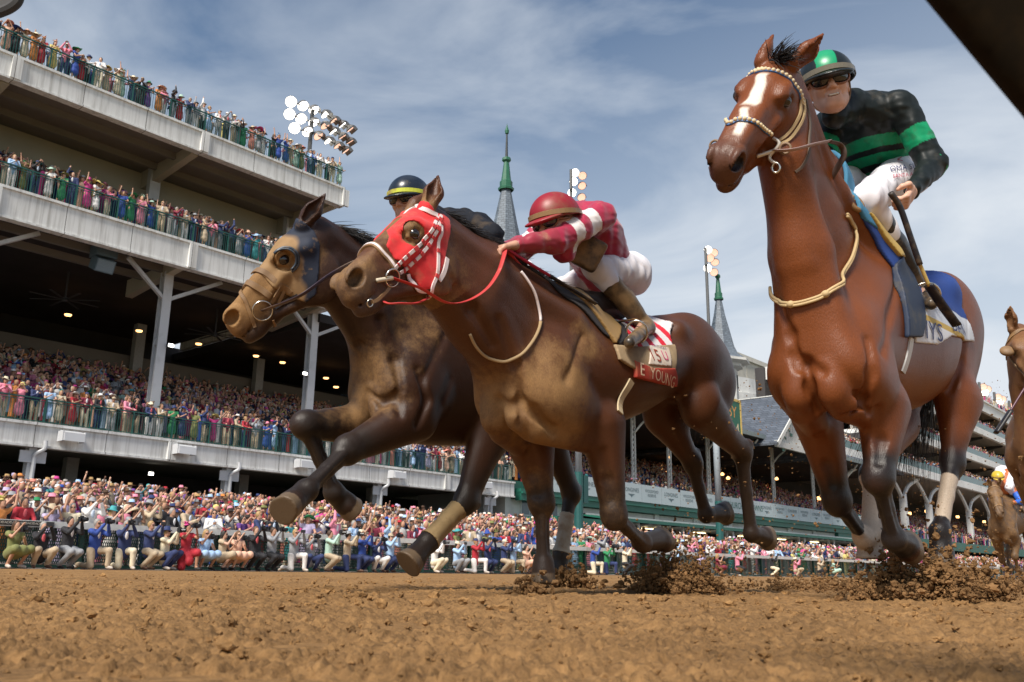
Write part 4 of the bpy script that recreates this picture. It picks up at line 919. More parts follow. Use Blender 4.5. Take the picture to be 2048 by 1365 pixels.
def jock_M():
    mid = dep(1150, 448, 4.50); sh = N * .17; pv = dep(1222, 556, 4.95); hp = N * .125
    Q = dict(base=A(pv[0], pv[1], 0), chest=mid * .62 + pv * .38 + Z3 * .055, neck=dep(1140, 452, 4.40), shL=mid + sh + Z3 * .0, shR=mid - sh, hipL=pv + hp, hipR=pv - hp, back=unit(Z3 + T * .4),
             elL=dep(1108, 482, 4.17), wrL=dep(1035, 491, 4.03), elR=dep(1040, 500, 4.62), wrR=dep(1000, 500, 4.28),
             knL=dep(1194, 536, 4.60), anL=onside(JM, 1264, 652, .075), toeL=onside(JM, 1236, 690, .07), knR=at(1130, 580, WM - .28), anR=at(1190, 680, WM - .3), toeR=at(1160, 700, WM - .3),
             head=jframe(dep(1112, 452, 4.25), -T * 1. - N * .05 - Z3 * .28 - A(.0, 0, 0), Z3 + T * .1))
    Q['hdL'] = (dep(1000, 492, 3.98) - Q['wrL'] + Z3 * -.01, -Z3 * .9 - RT * .2, -N * .8 + Z3 * .3); Q['hdR'] = (-T, -Z3, N)
    def sc(V):
        c = np.tile(A(.36, .007, .045), (len(V), 1))
        for c_ in 'LR':
            a, b, w = Q['sh' + c_], Q['el' + c_], Q['wr' + c_]; ab = b - a; t = (V - a) @ ab / (ab @ ab); d = np.linalg.norm(V - a - np.clip(t, 0, 1)[:, None] * ab, axis=1); m_ = (d < .1) & (((t > .22) & (t < .42)) | ((t > .58) & (t < .76))); c[m_] = (.75, .70, .68)
            a, b = b, w; ab = b - a; t = (V - a) @ ab / (ab @ ab); d = np.linalg.norm(V - a - np.clip(t, 0, 1)[:, None] * ab, axis=1); c[(d < .07) & (t > .05)] = (.30, .014, .035)
        return c
    r = jockey('jockey in crimson silks with white sleeve bars and a crimson cap, crouched low', Q, mat('crimson_silk', (1, 1, 1), .42, var=.08, attr=True, dirt=(.36, .2, .11), dscale=8, dthr=(.60, .78), sheen=.3), sc, M_BREECH, (M_BOOT,), mat('crimson_helmet', (.27, .008, .018), .45, dirt=(.22, .09, .05), dscale=6, dthr=(.5, .72)), mat('muddy_goggle_strap', (.28, .17, .08), .35), (M_GOGF, M_GOGL), k=1.08, h=.006)
    s = SDF(); s.cap(Q['knL'] - Z3 * .02, Q['knL'] * .9 + Q['anL'] * .1, .084, .08, .02)
    # body protector hanging out under the silks
    mb = SDF(); p0 = dep(1165, 500, 4.45); mb.box(p0, (.11, .045, .085), (RT * .85 - UP * .45, FW, UP), .02); V, F = mb.mesh(.008); child(put('body_protector', V, F, mat('muddy_vest', (.05, .035, .025), .6, dirt=(.24, .15, .07), dscale=9, dthr=(.4, .6), bump=.4), None, True), r)
    JM['jock'] = Q
def jock_R():
    mid = dep(1728, 232, 4.12); sh = unit(A(.85, -.52, .04)) * .175; pv = dep(1768, 352, 4.50); hp = unit(A(.8, -.6, 0)) * .13
    Q = dict(base=A(pv[0], pv[1], 0), chest=mid * .6 + pv * .4 + Z3 * .03, neck=dep(1700, 212, 4.04), shL=mid + sh, shR=mid - sh, hipL=pv + hp, hipR=pv - hp, back=unit(Z3 * .6 + T),
             elL=dep(1866, 330, 4.03), wrL=dep(1824, 383, 3.86), elR=dep(1640, 335, 4.15), wrR=dep(1660, 375, 3.98),
             knL=dep(1735, 398, 3.98), anL=dep(1838, 575, 4.32), toeL=dep(1862, 608, 4.16), knR=dep(1668, 372, 4.25), anR=dep(1700, 560, 4.6), toeR=dep(1690, 600, 4.5),
             head=jframe(dep(1657, 178, 3.90), A(-.26, -1, -.16), A(-.20, -.2, 1)))
    Q['hdL'] = (dep(1806, 415, 3.80) - Q['wrL'], A(-.8, .1, -.1), A(-.2, -.9, -.2)); Q['hdR'] = (A(-.3, -.8, -.3), A(0, 0, -1), A(1, 0, 0)); Q['curl'] = 1.5
    ax = unit(mid - pv)
    def sc(V):
        c = np.tile(A(.008, .012, .012), (len(V), 1)); t = (V - pv) @ ax / .5; G = A(.006, .26, .11)
        y = proj(V); t = (V - mid) @ unit(Z3 * .9 + T * -.25)
        da = np.full(len(V), 9.)
        for c_ in 'LR':
            a, b = Q['sh' + c_], Q['el' + c_]; ab = b - a; ta = (V - a) @ ab / (ab @ ab); d = np.linalg.norm(V - a - np.clip(ta, .25, 1)[:, None] * ab, axis=1); arm = (d < .085) & (ta > .28); da = np.where(arm, 0, da)
            c[arm & (ta > .40) & (ta < .68)] = G
            a, b = Q['el' + c_], Q['wr' + c_]; ab = b - a; tb = (V - a) @ ab / (ab @ ab); d = np.linalg.norm(V - a - np.clip(tb, 0, 1)[:, None] * ab, axis=1); da = np.where((d < .07), 0, da); c[(d < .07) & (tb > -.25) & (tb < .05) & (ta > .93)] = G
        to = da > 1
        for a0, a1 in ((-.165, -.115), (-.232, -.190), (-.30, -.262)): c[to & (t > a0) & (t < a1)] = G
        return c
    M_CAPG = mat('black_green_helmet', (1, 1, 1), .35, var=.05, attr=True, dirt=(.12, .1, .05), dscale=10, dthr=(.6, .8))
    r = jockey('smiling jockey in black silks with green hoops, green and black cap', Q, mat('black_green_silk', (1, 1, 1), .5, var=.1, attr=True, spec=.25, dirt=(.065, .055, .04), dscale=9, dthr=(.54, .78)), sc, M_BREECH, (mat('black_boot', (.012, .013, .018), .3, dirt=(.22, .15, .08), dscale=7, dthr=(.48, .70), bump=.2),), M_CAPG, mat('clear_goggle_strap', (.16, .14, .10), .25), (M_GOGF, M_GOGL), k=1.16, h=.006, top=.18, res_body=.0048, skin=(.64, .37, .26))
    hm = [c for c in r.children if c.name.startswith('helmet')][0]; c, f, u, sd = Q['head']; me = hm.data; n = len(me.vertices); co = np.empty(n * 3, np.float32); me.vertices.foreach_get('co', co); co = co.reshape(-1, 3) - c
    g_ = np.tile(A(.008, .012, .012, 1), (n, 1)); l = co @ sd; fr = co @ f; ang = np.arctan2(l, fr); g_[(np.abs(l + .006) < .047) & (co @ f > -.06)] = (.006, .28, .12, 1); a_ = me.color_attributes.new('Col', 'FLOAT_COLOR', 'POINT'); a_.data.foreach_set('color', g_.astype(np.float32).ravel())
    pk = hm.children[0].data; a_ = pk.color_attributes.new('Col', 'FLOAT_COLOR', 'POINT'); a_.data.foreach_set('color', np.tile(A(.008, .012, .012, 1), (len(pk.vertices), 1)).astype(np.float32).ravel())
    # chin strap, teeth
    kf = 1.16; mb = MB(); H = lambda a, b, g=0.: c + (f * a + u * b + sd * g) * kf; mb.tube(cr_spline([H(-.01, .03, .088), H(.0, -.04, .078), H(.02, -.09, .05), H(.03, -.118, 0), H(.02, -.09, -.05), H(.0, -.04, -.078), H(-.01, .03, -.088)], 6), .006, 6, None, .6); child(mb.build('chin_strap', M_BROWNL, None, True), r)
    m3 = MB(); m3.tube([H(.0905 - .35 * g * g * 9, -.0625 + 4.5 * g * g, g) for g in np.linspace(-.027, .027, 9)], [.002, .005, .007, .008, .008, .008, .007, .005, .002], 8, None, .9); child(m3.build('mouth', mat('dark_lips', (.10, .02, .02), .5), None, True), r)
    m2 = MB(); P = [H(.0965 - .35 * g * g * 9, -.0610 + 4.5 * g * g, g) for g in np.linspace(-.019, .019, 7)]; m2.tube(P, .0046, 6); child(m2.build('teeth', mat('teeth', (.75, .7, .6), .3), None, True), r)
    # lettering on the thigh
    nn = unit(CAM - dep(1800, 350, 4.1)); 
    br = Q['breech']
    c0 = br.hit([(1812, 338)])[0]; rgt = unit(RT * 1. + UP * .15); up_ = unit(np.cross(nn, rgt) * 1.); up_ = up_ if up_ @ Z3 > 0 else -up_
    text_on(br, 'lettering', 'OMA SUPE', c0, rgt, up_, nn, .036, mat('navy_print', (.02, .03, .12), .6), r, .012)
    text_on(br, 'lettering', 'SANTA ANITA', c0 - up_ * .034, rgt, up_, nn, .024, mat('red_print', (.5, .02, .06), .6), r, .012)
    text_on(br, 'lettering', 'L', c0 - up_ * .072 + rgt * .03, rgt, up_, nn, .06, MATS['navy_print'], r, .012); text_on(br, 'lettering', '<', c0 + up_ * .04 - rgt * .03, rgt, up_, nn, .05, MATS['red_print'], r, .012)
    JR['jock'] = Q
def jock_L():
    mid = dep(893, 455, 5.30); sh = N * .17; pv = dep(1010, 560, 5.85); hp = N * .12
    Q = dict(base=A(pv[0], pv[1], 0), chest=mid * .6 + pv * .4 + Z3 * .08, neck=dep(870, 440, 5.2), shL=mid + sh, shR=mid - sh, hipL=pv + hp, hipR=pv - hp, back=unit(Z3 + T * .4),
             elL=dep(985, 470, 5.0), wrL=dep(900, 520, 4.85), elR=dep(820, 520, 5.45), wrR=dep(800, 510, 5.2),
             knL=at(940, 560, WL + .3), anL=at(1010, 680, WL + .32), toeL=at(985, 705, WL + .34), knR=at(900, 600, WL - .28), anR=at(950, 690, WL - .3), toeR=at(920, 710, WL - .3),
             head=jframe(dep(818, 408, 5.1), -T - Z3 * .15 + N * .25, Z3 + T * .05))
    Q['hdL'] = (-T, -Z3, -N); Q['hdR'] = (-T, -Z3, N)
    r = jockey('jockey in muddy black silks and a black cap with a yellow band', Q, mat('black_silk', (.010, .012, .018), .8, spec=.2, dirt=(.09, .062, .036), dscale=6, dthr=(.5, .75)), None, M_BREECH, (M_BOOT,), mat('black_helmet', (.012, .018, .03), .3, dirt=(.12, .10, .06), dscale=7, dthr=(.6, .75)), mat('yellow_band', (.55, .6, .05), .5, dirt=(.3, .19, .08), dscale=5, dthr=(.45, .55)), (M_GOGF, M_GOGL), k=1.1, h=.008, res_body=.0075)
    JL['jock'] = Q
# ---- saddles, cloths, stirrups, whips
def saddle_kit():
    # middle horse
    J = JM; s = J['sdf']; root = J['root']; hit = s.hit
    def panel(name, px, mt, off, J=J, col=None, top=None, h=.0065, both=True, th=0.):
        s = J['sdf']; Q = to_sz(s.hit(px)); 
        if top: Q = [(q[0], 3.) if i in top else q for i, q in enumerate(Q)]
        c = A(*(T * np.mean([q[0] for q in Q]) + N * (J['chest'] @ N) + Z3 * np.mean([min(q[1], 1.9) for q in Q])))
        rg = side_reg(J, Q, 0); f = rg if both else (lambda P: np.maximum(rg(P), -((P @ N) - J['chest'] @ N - .02)))
        Rr = max(math.hypot(q[0] - c @ T, min(q[1], c[2] + .35) - c[2]) for q in Q); return shell(s, name, f, c, math.hypot(Rr, .33) + .02, J['root'], mt, off, th, h, col)
    def stripes(V):
        u = V @ T + .12 * V[:, 2]; c = np.tile(A(.66, .62, .62), (len(V), 1)); k = (u * 1. / .115) % 1.; c[k < .42] = (.60, .01, .03); return c
    o = panel('saddle_cloth', [(1235, 600), (1300, 610), (1335, 650), (1342, 695), (1300, 705), (1255, 690), (1240, 650)], mat('striped_cloth', (1, 1, 1), .8, attr=True, var=.06, dirt=MUD, dscale=5, dthr=(.66, .85)), .016, col=stripes, top=(0, 1))
    o = panel('saddle_cloth', [(1225, 690), (1262, 695), (1345, 690), (1343, 748), (1290, 750), (1258, 735), (1235, 720)], mat('beige_cloth', (.36, .26, .15), .85, dirt=(.2, .13, .07), dscale=5, dthr=(.5, .7), bump=.4), .020)
    o = panel('number_panel', [(1292, 692), (1330, 697), (1335, 735), (1290, 731)], mat('number_cloth', (.66, .58, .50), .8, dirt=(.42, .28, .17), dscale=6, dthr=(.5, .75)), .026, both=False, h=.005)
    o = panel('name_band', [(1262, 722), (1300, 738), (1343, 738), (1345, 776), (1310, 768), (1266, 756)], mat('red_band', (.42, .05, .03), .8, dirt=(.35, .2, .1), dscale=6, dthr=(.5, .7)), .026, both=False, h=.005)
    nn = N; c = hit([(1308, 716)])[0]; rg = T; up = Z3
    R_ = mat('brown_red_print', (.33, .06, .03), .7); NV = mat('navy_print', (.02, .03, .12), .6); WP = mat('gold_print', (.72, .52, .36), .6)
    text_on(s, 'lettering', '15', hit([(1303, 716)])[0], rg, up, nn, .095, R_, root, .030); text_on(s, 'lettering', 'KENTUCKY', hit([(1312, 700)])[0], rg, up, nn, .022, NV, root, .030)
    text_on(s, 'lettering', 'U', hit([(1323, 717)])[0], rg, up, nn, .07, mat('pink_print', (.55, .05, .16), .7), root, .030)
    text_on(s, 'lettering', 'E', hit([(1276, 742)])[0], rg, up, nn, .085, WP, root, .031, .9); text_on(s, 'lettering', 'YOUNG', hit([(1318, 756)])[0], rg, up, nn, .075, WP, root, .031, .95)
    LE = mat('tan_saddle_leather', (.33, .20, .07), .55, dirt=(.22, .14, .07), dscale=8, dthr=(.5, .7)); DL = mat('dark_saddle_leather', (.03, .022, .02), .4, dirt=(.2, .13, .07), dscale=8, dthr=(.55, .75))
    panel('saddle_flap', [(1110, 540), (1160, 560), (1205, 590), (1228, 615), (1234, 655), (1226, 688), (1206, 660), (1170, 612), (1125, 578)], LE, .026, top=None)
    panel('saddle_pad', [(1100, 545), (1120, 500), (1260, 560), (1262, 640), (1238, 690), (1205, 668), (1165, 622), (1118, 588)], mat('dark_pad', (.03, .028, .03), .8), .013, top=(1, 2))
    st = SDF(); p0 = J['withers'] + T * .12; st.cap(p0 + Z3 * .02, p0 + T * .14 + Z3 * .0, .05, .06, .04, (N, 1)); st.cap(p0 + T * .14, p0 + T * .36 + Z3 * .05, .075, .085, .05); V, F = st.mesh(.01); child(put('saddle_seat', V, F, DL, None, True), root)
    Q = J['jock']; an = Q['anL']; toe = Q['toeL']; c = (an + toe) / 2 - Z3 * .015; ring('stirrup', c + Z3 * .02, .055, unit(toe - an), M_STEEL, root, .006, 1.1)
    cord('stirrup_leather', [s.snap([an - T * .1 + Z3 * .28])[0] + N * .01, c + Z3 * .09], .012, M_BROWNL, root, flat=.3)
    strap(s, 'girth', [(1263, 762), (1240, 826)], .045, mat('beige_webbing', (.50, .40, .25), .8), root, .005, .002)
    # reins of the middle horse
    hd = Q['wrL'] + unit(dep(1000, 492, 3.98) - Q['wrL']) * .07 - Z3 * .02
    rp = s.hit([(830, 578), (880, 592), (925, 598), (962, 583), (985, 552), (996, 522)], .035)
    cord('rein', [J['bit'], *rp, hd], .014, M_REDL, root, flat=.22)
    cord('rein', [s.snap([J['bitR']])[0], s.hit([(770, 590)])[0] - Z3 * .03, dep(800, 607, 3.42), dep(835, 606, 3.52), dep(862, 592, 3.66), dep(890, 575, 3.95)], .011, M_REDL, root, flat=.35)
    cord('rein_grip', [hd + Z3 * .01, dep(1022, 515, 4.06), dep(1045, 541, 4.22)], .020, mat('red_rubber_grip', (.62, .05, .04), .6, bump=.4), root, flat=.45)
    w = empty('riding_whip', dep(1110, 560, 4.3), 'red and black riding whip lying along the middle horse from the crimson rider\'s hand', 'whip', 'riding whips'); cord('whip_shaft', [dep(1012, 497, 3.98), dep(1060, 528, 4.08), dep(1100, 552, 4.18)], .008, mat('crimson_whip', (.35, .01, .04), .4), w, flat=1.); cord('whip_flap', [dep(1098, 551, 4.18), dep(1150, 583, 4.28), dep(1192, 608, 4.36)], .014, M_BLACKL, w, flat=.5)
    # right horse
    J = JR; s = J['sdf']; root = J['root']; hit = s.hit
    def rcol(V):
        c = np.tile(A(.02, .06, .26), (len(V), 1)); z = V[:, 2]; a = zl - .015; c[(z < a)] = (.70, .72, .76); c[(z >= a) & (z < a + .03)] = (.55, .38, .10); c[(z >= a + .03) & (z < a + .16) & (V @ T > sl)] = (.60, .64, .70); return c
    zl = float(hit([(1865, 645)])[0][2]); sl = float(hit([(1842, 620)])[0] @ T)
    panel('saddle_cloth', [(1722, 440), (1760, 400), (1850, 470), (1905, 560), (1918, 615), (1945, 684), (1900, 672), (1872, 690), (1828, 686), (1812, 610), (1785, 540), (1745, 480)], mat('blue_white_cloth', (1, 1, 1), .75, attr=True, var=.05, dirt=(.35, .28, .2), dscale=6, dthr=(.66, .85)), .014, J, rcol, top=(1, 2))
    panel('girth_flap', [(1790, 492), (1812, 520), (1830, 580), (1842, 650), (1836, 676), (1808, 676), (1800, 600), (1782, 530)], mat('navy_leather', (.012, .025, .06), .6, dirt=(.08, .07, .05), dscale=8, dthr=(.5, .7)), .026, J)
    panel('saddle_flap', [(1735, 425), (1775, 440), (1800, 475), (1806, 520), (1790, 515), (1760, 480)], mat('yellow_leather', (.48, .32, .07), .5), .032, J)
    panel('saddle_pad', [(1712, 420), (1740, 380), (1850, 450), (1800, 500), (1760, 470), (1725, 445)], mat('blue_pad', (.05, .20, .34), .8), .020, J, top=(1, 2))
    nn = N; c = hit([(1868, 664)])[0]; NVY = MATS['navy_print']
    rg = unit(hit([(1880, 662)])[0] - hit([(1850, 664)])[0]); rg = unit(rg - (rg @ Z3) * Z3 * .6)
    text_on(s, 'lettering', 'MYS', hit([(1853, 664)])[0], rg, Z3, nn, .125, NVY, root, .021, 1.35); text_on(s, 'lettering', 'DAN', hit([(1912, 658)])[0], rg, Z3, nn, .10, NVY, root, .021, 1.2)
    text_on(s, 'lettering', 'THE DERBY', hit([(1872, 622)])[0], rg, Z3, nn, .04, NVY, root, .021, 1.2)
    strap(s, 'girth', [(1822, 676), (1805, 745)], .05, mat('white_webbing', (.62, .62, .60), .8), root, .005, .002)
    Q = J['jock']; an, toe = Q['anL'], Q['toeL']; c = (an + toe) / 2; ring('stirrup', c - Z3 * .01, .07, unit(toe - an), M_STEEL, root, .007, 1.1)
    st = SDF(); p0 = J['withers'] + T * .1; st.cap(p0, p0 + T * .38, .06, .08, .04); V, F = st.mesh(.01); child(put('saddle_seat', V, F, DL, None, True), root)
    ring('saddle_loop', dep(1712, 408, 3.90), .035, A(.5, -1, .3), M_BROWNL, root, .014); cord('neck_grip', [dep(1672, 384, 3.86), dep(1690, 392, 3.88), dep(1706, 404, 3.90)], .018, M_BROWNL, root, flat=.5)
    w = empty('riding_whip', dep(1830, 480, 3.8), 'long riding whip with yellow shaft hanging from the green-hooped rider\'s left hand', 'whip', 'riding whips'); cord('whip_handle', [dep(1781, 386, 3.74), dep(1800, 415, 3.77), dep(1822, 478, 3.82), dep(1840, 530, 3.86)], .014, M_BLACKL, w, flat=1.)
    cord('whip_shaft', [dep(1839, 527, 3.86), dep(1858, 572, 3.90)], .009, mat('yellow_whip', (.55, .40, .12), .5), w, flat=1.); cord('whip_flap', [dep(1857, 570, 3.90), dep(1880, 605, 3.93), dep(1914, 652, 3.97)], .026, M_BLACKL, w, flat=.3)
    # left horse
    J = JL
    panel('saddle_pad', [(930, 540), (950, 500), (1060, 560), (1060, 640), (1000, 640)], MATS['dark_pad'], .014, J, top=(1, 2)); JL['jock']
    def wrap(J, a, b, t0, t1, mt, R=.15):
        P0, P1 = J[a], J[b]; ab = P1 - P0; L2 = ab @ ab
        def reg(P): t = (P - P0) @ ab / L2; d = np.linalg.norm(P - P0 - np.clip(t, 0, 1)[:, None] * ab, axis=1); return np.maximum(np.maximum((t0 - t), (t - t1)) * math.sqrt(L2), d - .10)
        shell(J['sdf'], 'leg_wrap', reg, (P0 + P1) / 2, .34, J['root'], mt, .007, .002, .006)
    TW = mat('tan_bandage', (.33, .23, .11), .85, bump=.3, dirt=(.2, .13, .06), dscale=9, dthr=(.5, .7)); wrap(JL, 'hkL', 'hfL', .22, .95, TW); wrap(JL, 'hkR', 'hfR', .35, .98, mat('grey_bandage', (.36, .33, .27), .85, bump=.3, dirt=(.25, .17, .1), dscale=9, dthr=(.5, .7)))
# ---- the two horses behind
def shifted(J, dP, dz_head=0., head=None):
    K = {}
    for k, v in J.items():
        if isinstance(v, np.ndarray) and k not in ('lat', 'fwd') and v.shape == (3,): K[k] = v + dP + Z3 * (dz_head if k in ('poll', 'throat', 'crest', 'gullet', 'muz') else 0)
        elif k in ('sdf', 'root', 'h', 'jock', 'bit', 'bitL', 'bitR'): continue
        else: K[k] = v
    if head is not None: K['muz'] = K['poll'] + unit(head[0]) * .6; K['head'] = frame(K['poll'], K['muz'], head[1])
    return K
def build_back_horses():
    def simple_tack(J, mt, nose=True):
        s = J['sdf']; h = J['h']; root = J['root']
        for a, hw in ((.40, .07), (.03, .09)):
            P = [h(a - .02, -.16, -hw * .6), h(a, -.06, -hw), h(a, .02, -hw * .5), h(a, .04, 0), h(a, .02, hw * .5), h(a, -.06, hw), h(a - .02, -.16, hw * .6)]; strap(s, 'noseband' if a > .2 else 'browband', None, .025, mt, root, .006, .003, pts=np.array(P))
        for g in (-1, 1): strap(s, 'cheek_strap', None, .018, mt, root, .006, .003, pts=np.array([h(.03, -.05, g * .09), h(.2, -.09, g * .09), h(.42, -.10, g * .07)]))
    BR = (.15, .07, .03)
    p = dep(2046, 672, 6.2); K = shifted(JR, A(p[0] - JR['poll'][0], p[1] - JR['poll'][1], 0), p[2] - JR['poll'][2], (A(-.12, -.62, -.68), A(.94, -.30, -.04)))
    make_horse(K, 1.05, ((-.3, .1), (-.3, .1)), lambda V: horse_paint(V, K, 1.05, (.16, .07, .03), (.06, .035, .02), mudf=lambda V, *a: np.full(len(V), .35)), 'coat_brown_right', .5, 'mud-brown racehorse with blinkers, its head just entering at the right edge', res=.014); simple_tack(K, M_BROWNL)
    for g in (-1, 1): h = K['h']; s_ = SDF(); s_.ell(h(.15, -.01, g * .115), (.05, .03, .05), K['head'], .01); V, F = s_.mesh(.008); child(put('blinker_cup', V, F, M_BROWNL, None, True), K['root'])
    w = empty('riding_whip', dep(2020, 820, 5.2), 'dark riding whip with a thick tip crossing the sky at the right edge', 'whip', 'riding whips'); cord('whip_shaft', [dep(2075, 738, 5.2), dep(2046, 782, 5.2), dep(2020, 824, 5.2)], .007, mat('maroon_whip', (.08, .02, .04), .4), w, flat=1.); cord('whip_flap', [dep(2021, 822, 5.2), dep(2006, 845, 5.2), dep(1992, 866, 5.2)], .026, M_BLACKL, w, flat=.5)
    p = dep(1988, 975, 17.5); K2 = shifted(JR, A(p[0] - JR['poll'][0], p[1] - JR['poll'][1], 0), p[2] - JR['poll'][2], (A(-.16, -.5, -.82), A(.9, -.3, 0)))
    make_horse(K2, 1.1, ((-.3, .1), (-.3, .1)), lambda V: horse_paint(V, K2, 1.1, (.10, .06, .035), (.08, .05, .03), mudf=lambda V, *a: np.full(len(V), .42)), 'coat_muddy_far', .5, 'mud-spattered racehorse carrying the yellow-capped jockey far behind', res=.02, eyes=()); simple_tack(K2, M_BROWNL)
    d = K2['withers'] - JR['withers']; Q = {}
    for k, v in JR['jock'].items():
        if isinstance(v, np.ndarray): Q[k] = v + (d if k not in ('back',) else 0)
    Q['base'][2] = 0; hp = dep(1996, 958, 18.0); Q['head'] = jframe(hp, A(-.3, -1, -.35), A(-.1, -.3, 1)); nk = hp - Z3 * .12 + T * .12; mid = nk + T * .10 - Z3 * .08
    dm = mid - (Q['shL'] + Q['shR']) / 2
    for k in ('shL', 'shR', 'elL', 'elR', 'wrL', 'wrR', 'chest'): Q[k] = Q[k] + dm
    Q['neck'] = nk; Q['elL'] = Q['shL'] + A(.10, -.12, -.26); Q['wrL'] = Q['elL'] + A(-.22, -.1, -.02); Q['elR'] = Q['shR'] + A(-.12, -.15, -.2); Q['wrR'] = Q['elR'] + A(.1, -.15, 0)
    jockey('jockey in a yellow cap and blue sleeves on the muddy horse far behind', Q, mat('blue_yellow_silk', (1, 1, 1), .5, attr=True, dirt=(.2, .14, .08), dscale=7, dthr=(.55, .75)), lambda V: np.where((np.minimum(np.linalg.norm(V - Q['elL'], axis=1), np.linalg.norm(V - Q['elR'], axis=1)) < .22)[:, None], A(.02, .12, .55), A(.40, .10, .02)), M_BREECH, (M_BOOT,), mat('yellow_helmet', (.62, .45, .03), .4, dirt=(.3, .2, .08), dscale=5, dthr=(.5, .75)), M_BROWNL, None, h=.012, res_body=.0062, face=False)
# ============================================================ GROUND
def vnoise(P, seed=0):
    """smooth value noise, 3-D points"""
    i = np.floor(P).astype(np.int64); f = P - i; f = f * f * (3 - 2 * f); r = 0
    def hsh(x, y, z): h = (x * 374761393 + y * 668265263 + z * 2147483647 + seed * 974711) & 0xffffffff; h = ((h ^ (h >> 13)) * 1274126177) & 0xffffffff; return ((h ^ (h >> 16)) & 0xffff) / 65535.
    for dx in (0, 1):
        for dy in (0, 1):
            for dz in (0, 1): r = r + hsh(i[:, 0] + dx, i[:, 1] + dy, i[:, 2] + dz) * (f[:, 0] if dx else 1 - f[:, 0]) * (f[:, 1] if dy else 1 - f[:, 1]) * (f[:, 2] if dz else 1 - f[:, 2])
    return r
def dirt_mat():
    mt, n, b = nodemat('track_dirt'); L = n.links.new; N_ = n.nodes.new
    g = N_('ShaderNodeNewGeometry'); a = N_('ShaderNodeTexNoise'); a.inputs['Scale'].default_value = 1.3; a.inputs['Detail'].default_value = 8; a.inputs['Roughness'].default_value = .7
    c = N_('ShaderNodeTexNoise'); c.inputs['Scale'].default_value = 38; c.inputs['Detail'].default_value = 8; c.inputs['Roughness'].default_value = .7
    for q in (a, c): L(g.outputs['Position'], q.inputs['Vector'])
    r1 = N_('ShaderNodeValToRGB'); e = r1.color_ramp.elements; e[0].position = .32; e[0].color = (.08, .042, .017, 1); e[1].position = .66; e[1].color = (.43, .24, .095, 1)
    m_ = N_('ShaderNodeMath'); m_.operation = 'MULTIPLY_ADD'; m_.inputs[1].default_value = .38; s_ = N_('ShaderNodeMath'); s_.operation = 'MULTIPLY'; s_.inputs[1].default_value = .62
    L(c.outputs[0], s_.inputs[0]); L(a.outputs[0], m_.inputs[0]); L(s_.outputs[0], m_.inputs[2]); L(m_.outputs[0], r1.inputs[0]); L(r1.outputs[0], b.inputs['Base Color'])
    b.inputs['Roughness'].default_value = .92; b.inputs['Specular IOR Level'].default_value = .2
    bp = N_('ShaderNodeBump'); bp.inputs['Strength'].default_value = .8; bp.inputs['Distance'].default_value = .02; L(c.outputs[0], bp.inputs['Height']); L(bp.outputs[0], b.inputs['Normal'])
    return mt
def gheight(x, y):
    P = np.stack([x, y, np.zeros_like(x)], 1); h = np.zeros(len(x))
    for fr, am, sd_ in ((3., .020, 1), (9., .018, 2), (26., .018, 3), (60., .016, 4), (140., .010, 5)):
        v = vnoise(P * fr, sd_); h += am * (v - .5 if fr < 20 else np.abs(v - .5) * 1.6 - .3)
    r = np.hypot(x, y); return h * np.clip(r / .6, .25, 1) * np.clip(1 - (r - 6) / 14, .35, 1) - .012
DIRT = None
def build_ground():
    global DIRT
    DIRT = dirt_mat()
    th = np.radians(np.linspace(-44, 44, 560)); rr = np.exp(np.linspace(math.log(.28), math.log(26.), 620)); TH, RR = np.meshgrid(th, rr, indexing='ij')
    x = (np.sin(TH) * RR).ravel(); y = (np.cos(TH) * RR).ravel(); z = gheight(x, y); edge = ((RR > 25).ravel()); z[edge] = -.012
    n1 = len(rr); i = np.arange(len(th) - 1)[:, None] * n1 + np.arange(n1 - 1)[None]; F = np.stack([i, i + n1, i + n1 + 1, i + 1], -1).reshape(-1, 4)
    kind(put('dirt_track', np.stack([x, y, z], 1), F, DIRT), 'structure')
    q = [S(-60, 12, -.02), S(700, 12, -.02), S(700, -24.6, -.02), S(-60, -24.6, -.02)]; kind(put('track', q, [(0, 1, 2, 3)], DIRT, None, False), 'structure')
    q = [S(-400, 400, -.15), S(1500, 400, -.15), S(1500, -600, -.15), S(-400, -600, -.15)]; kind(put('ground', q, [(0, 1, 2, 3)], mat('grass_ground', (.06, .09, .03), .9, scale=.5), None, False), 'structure')
ICO = None
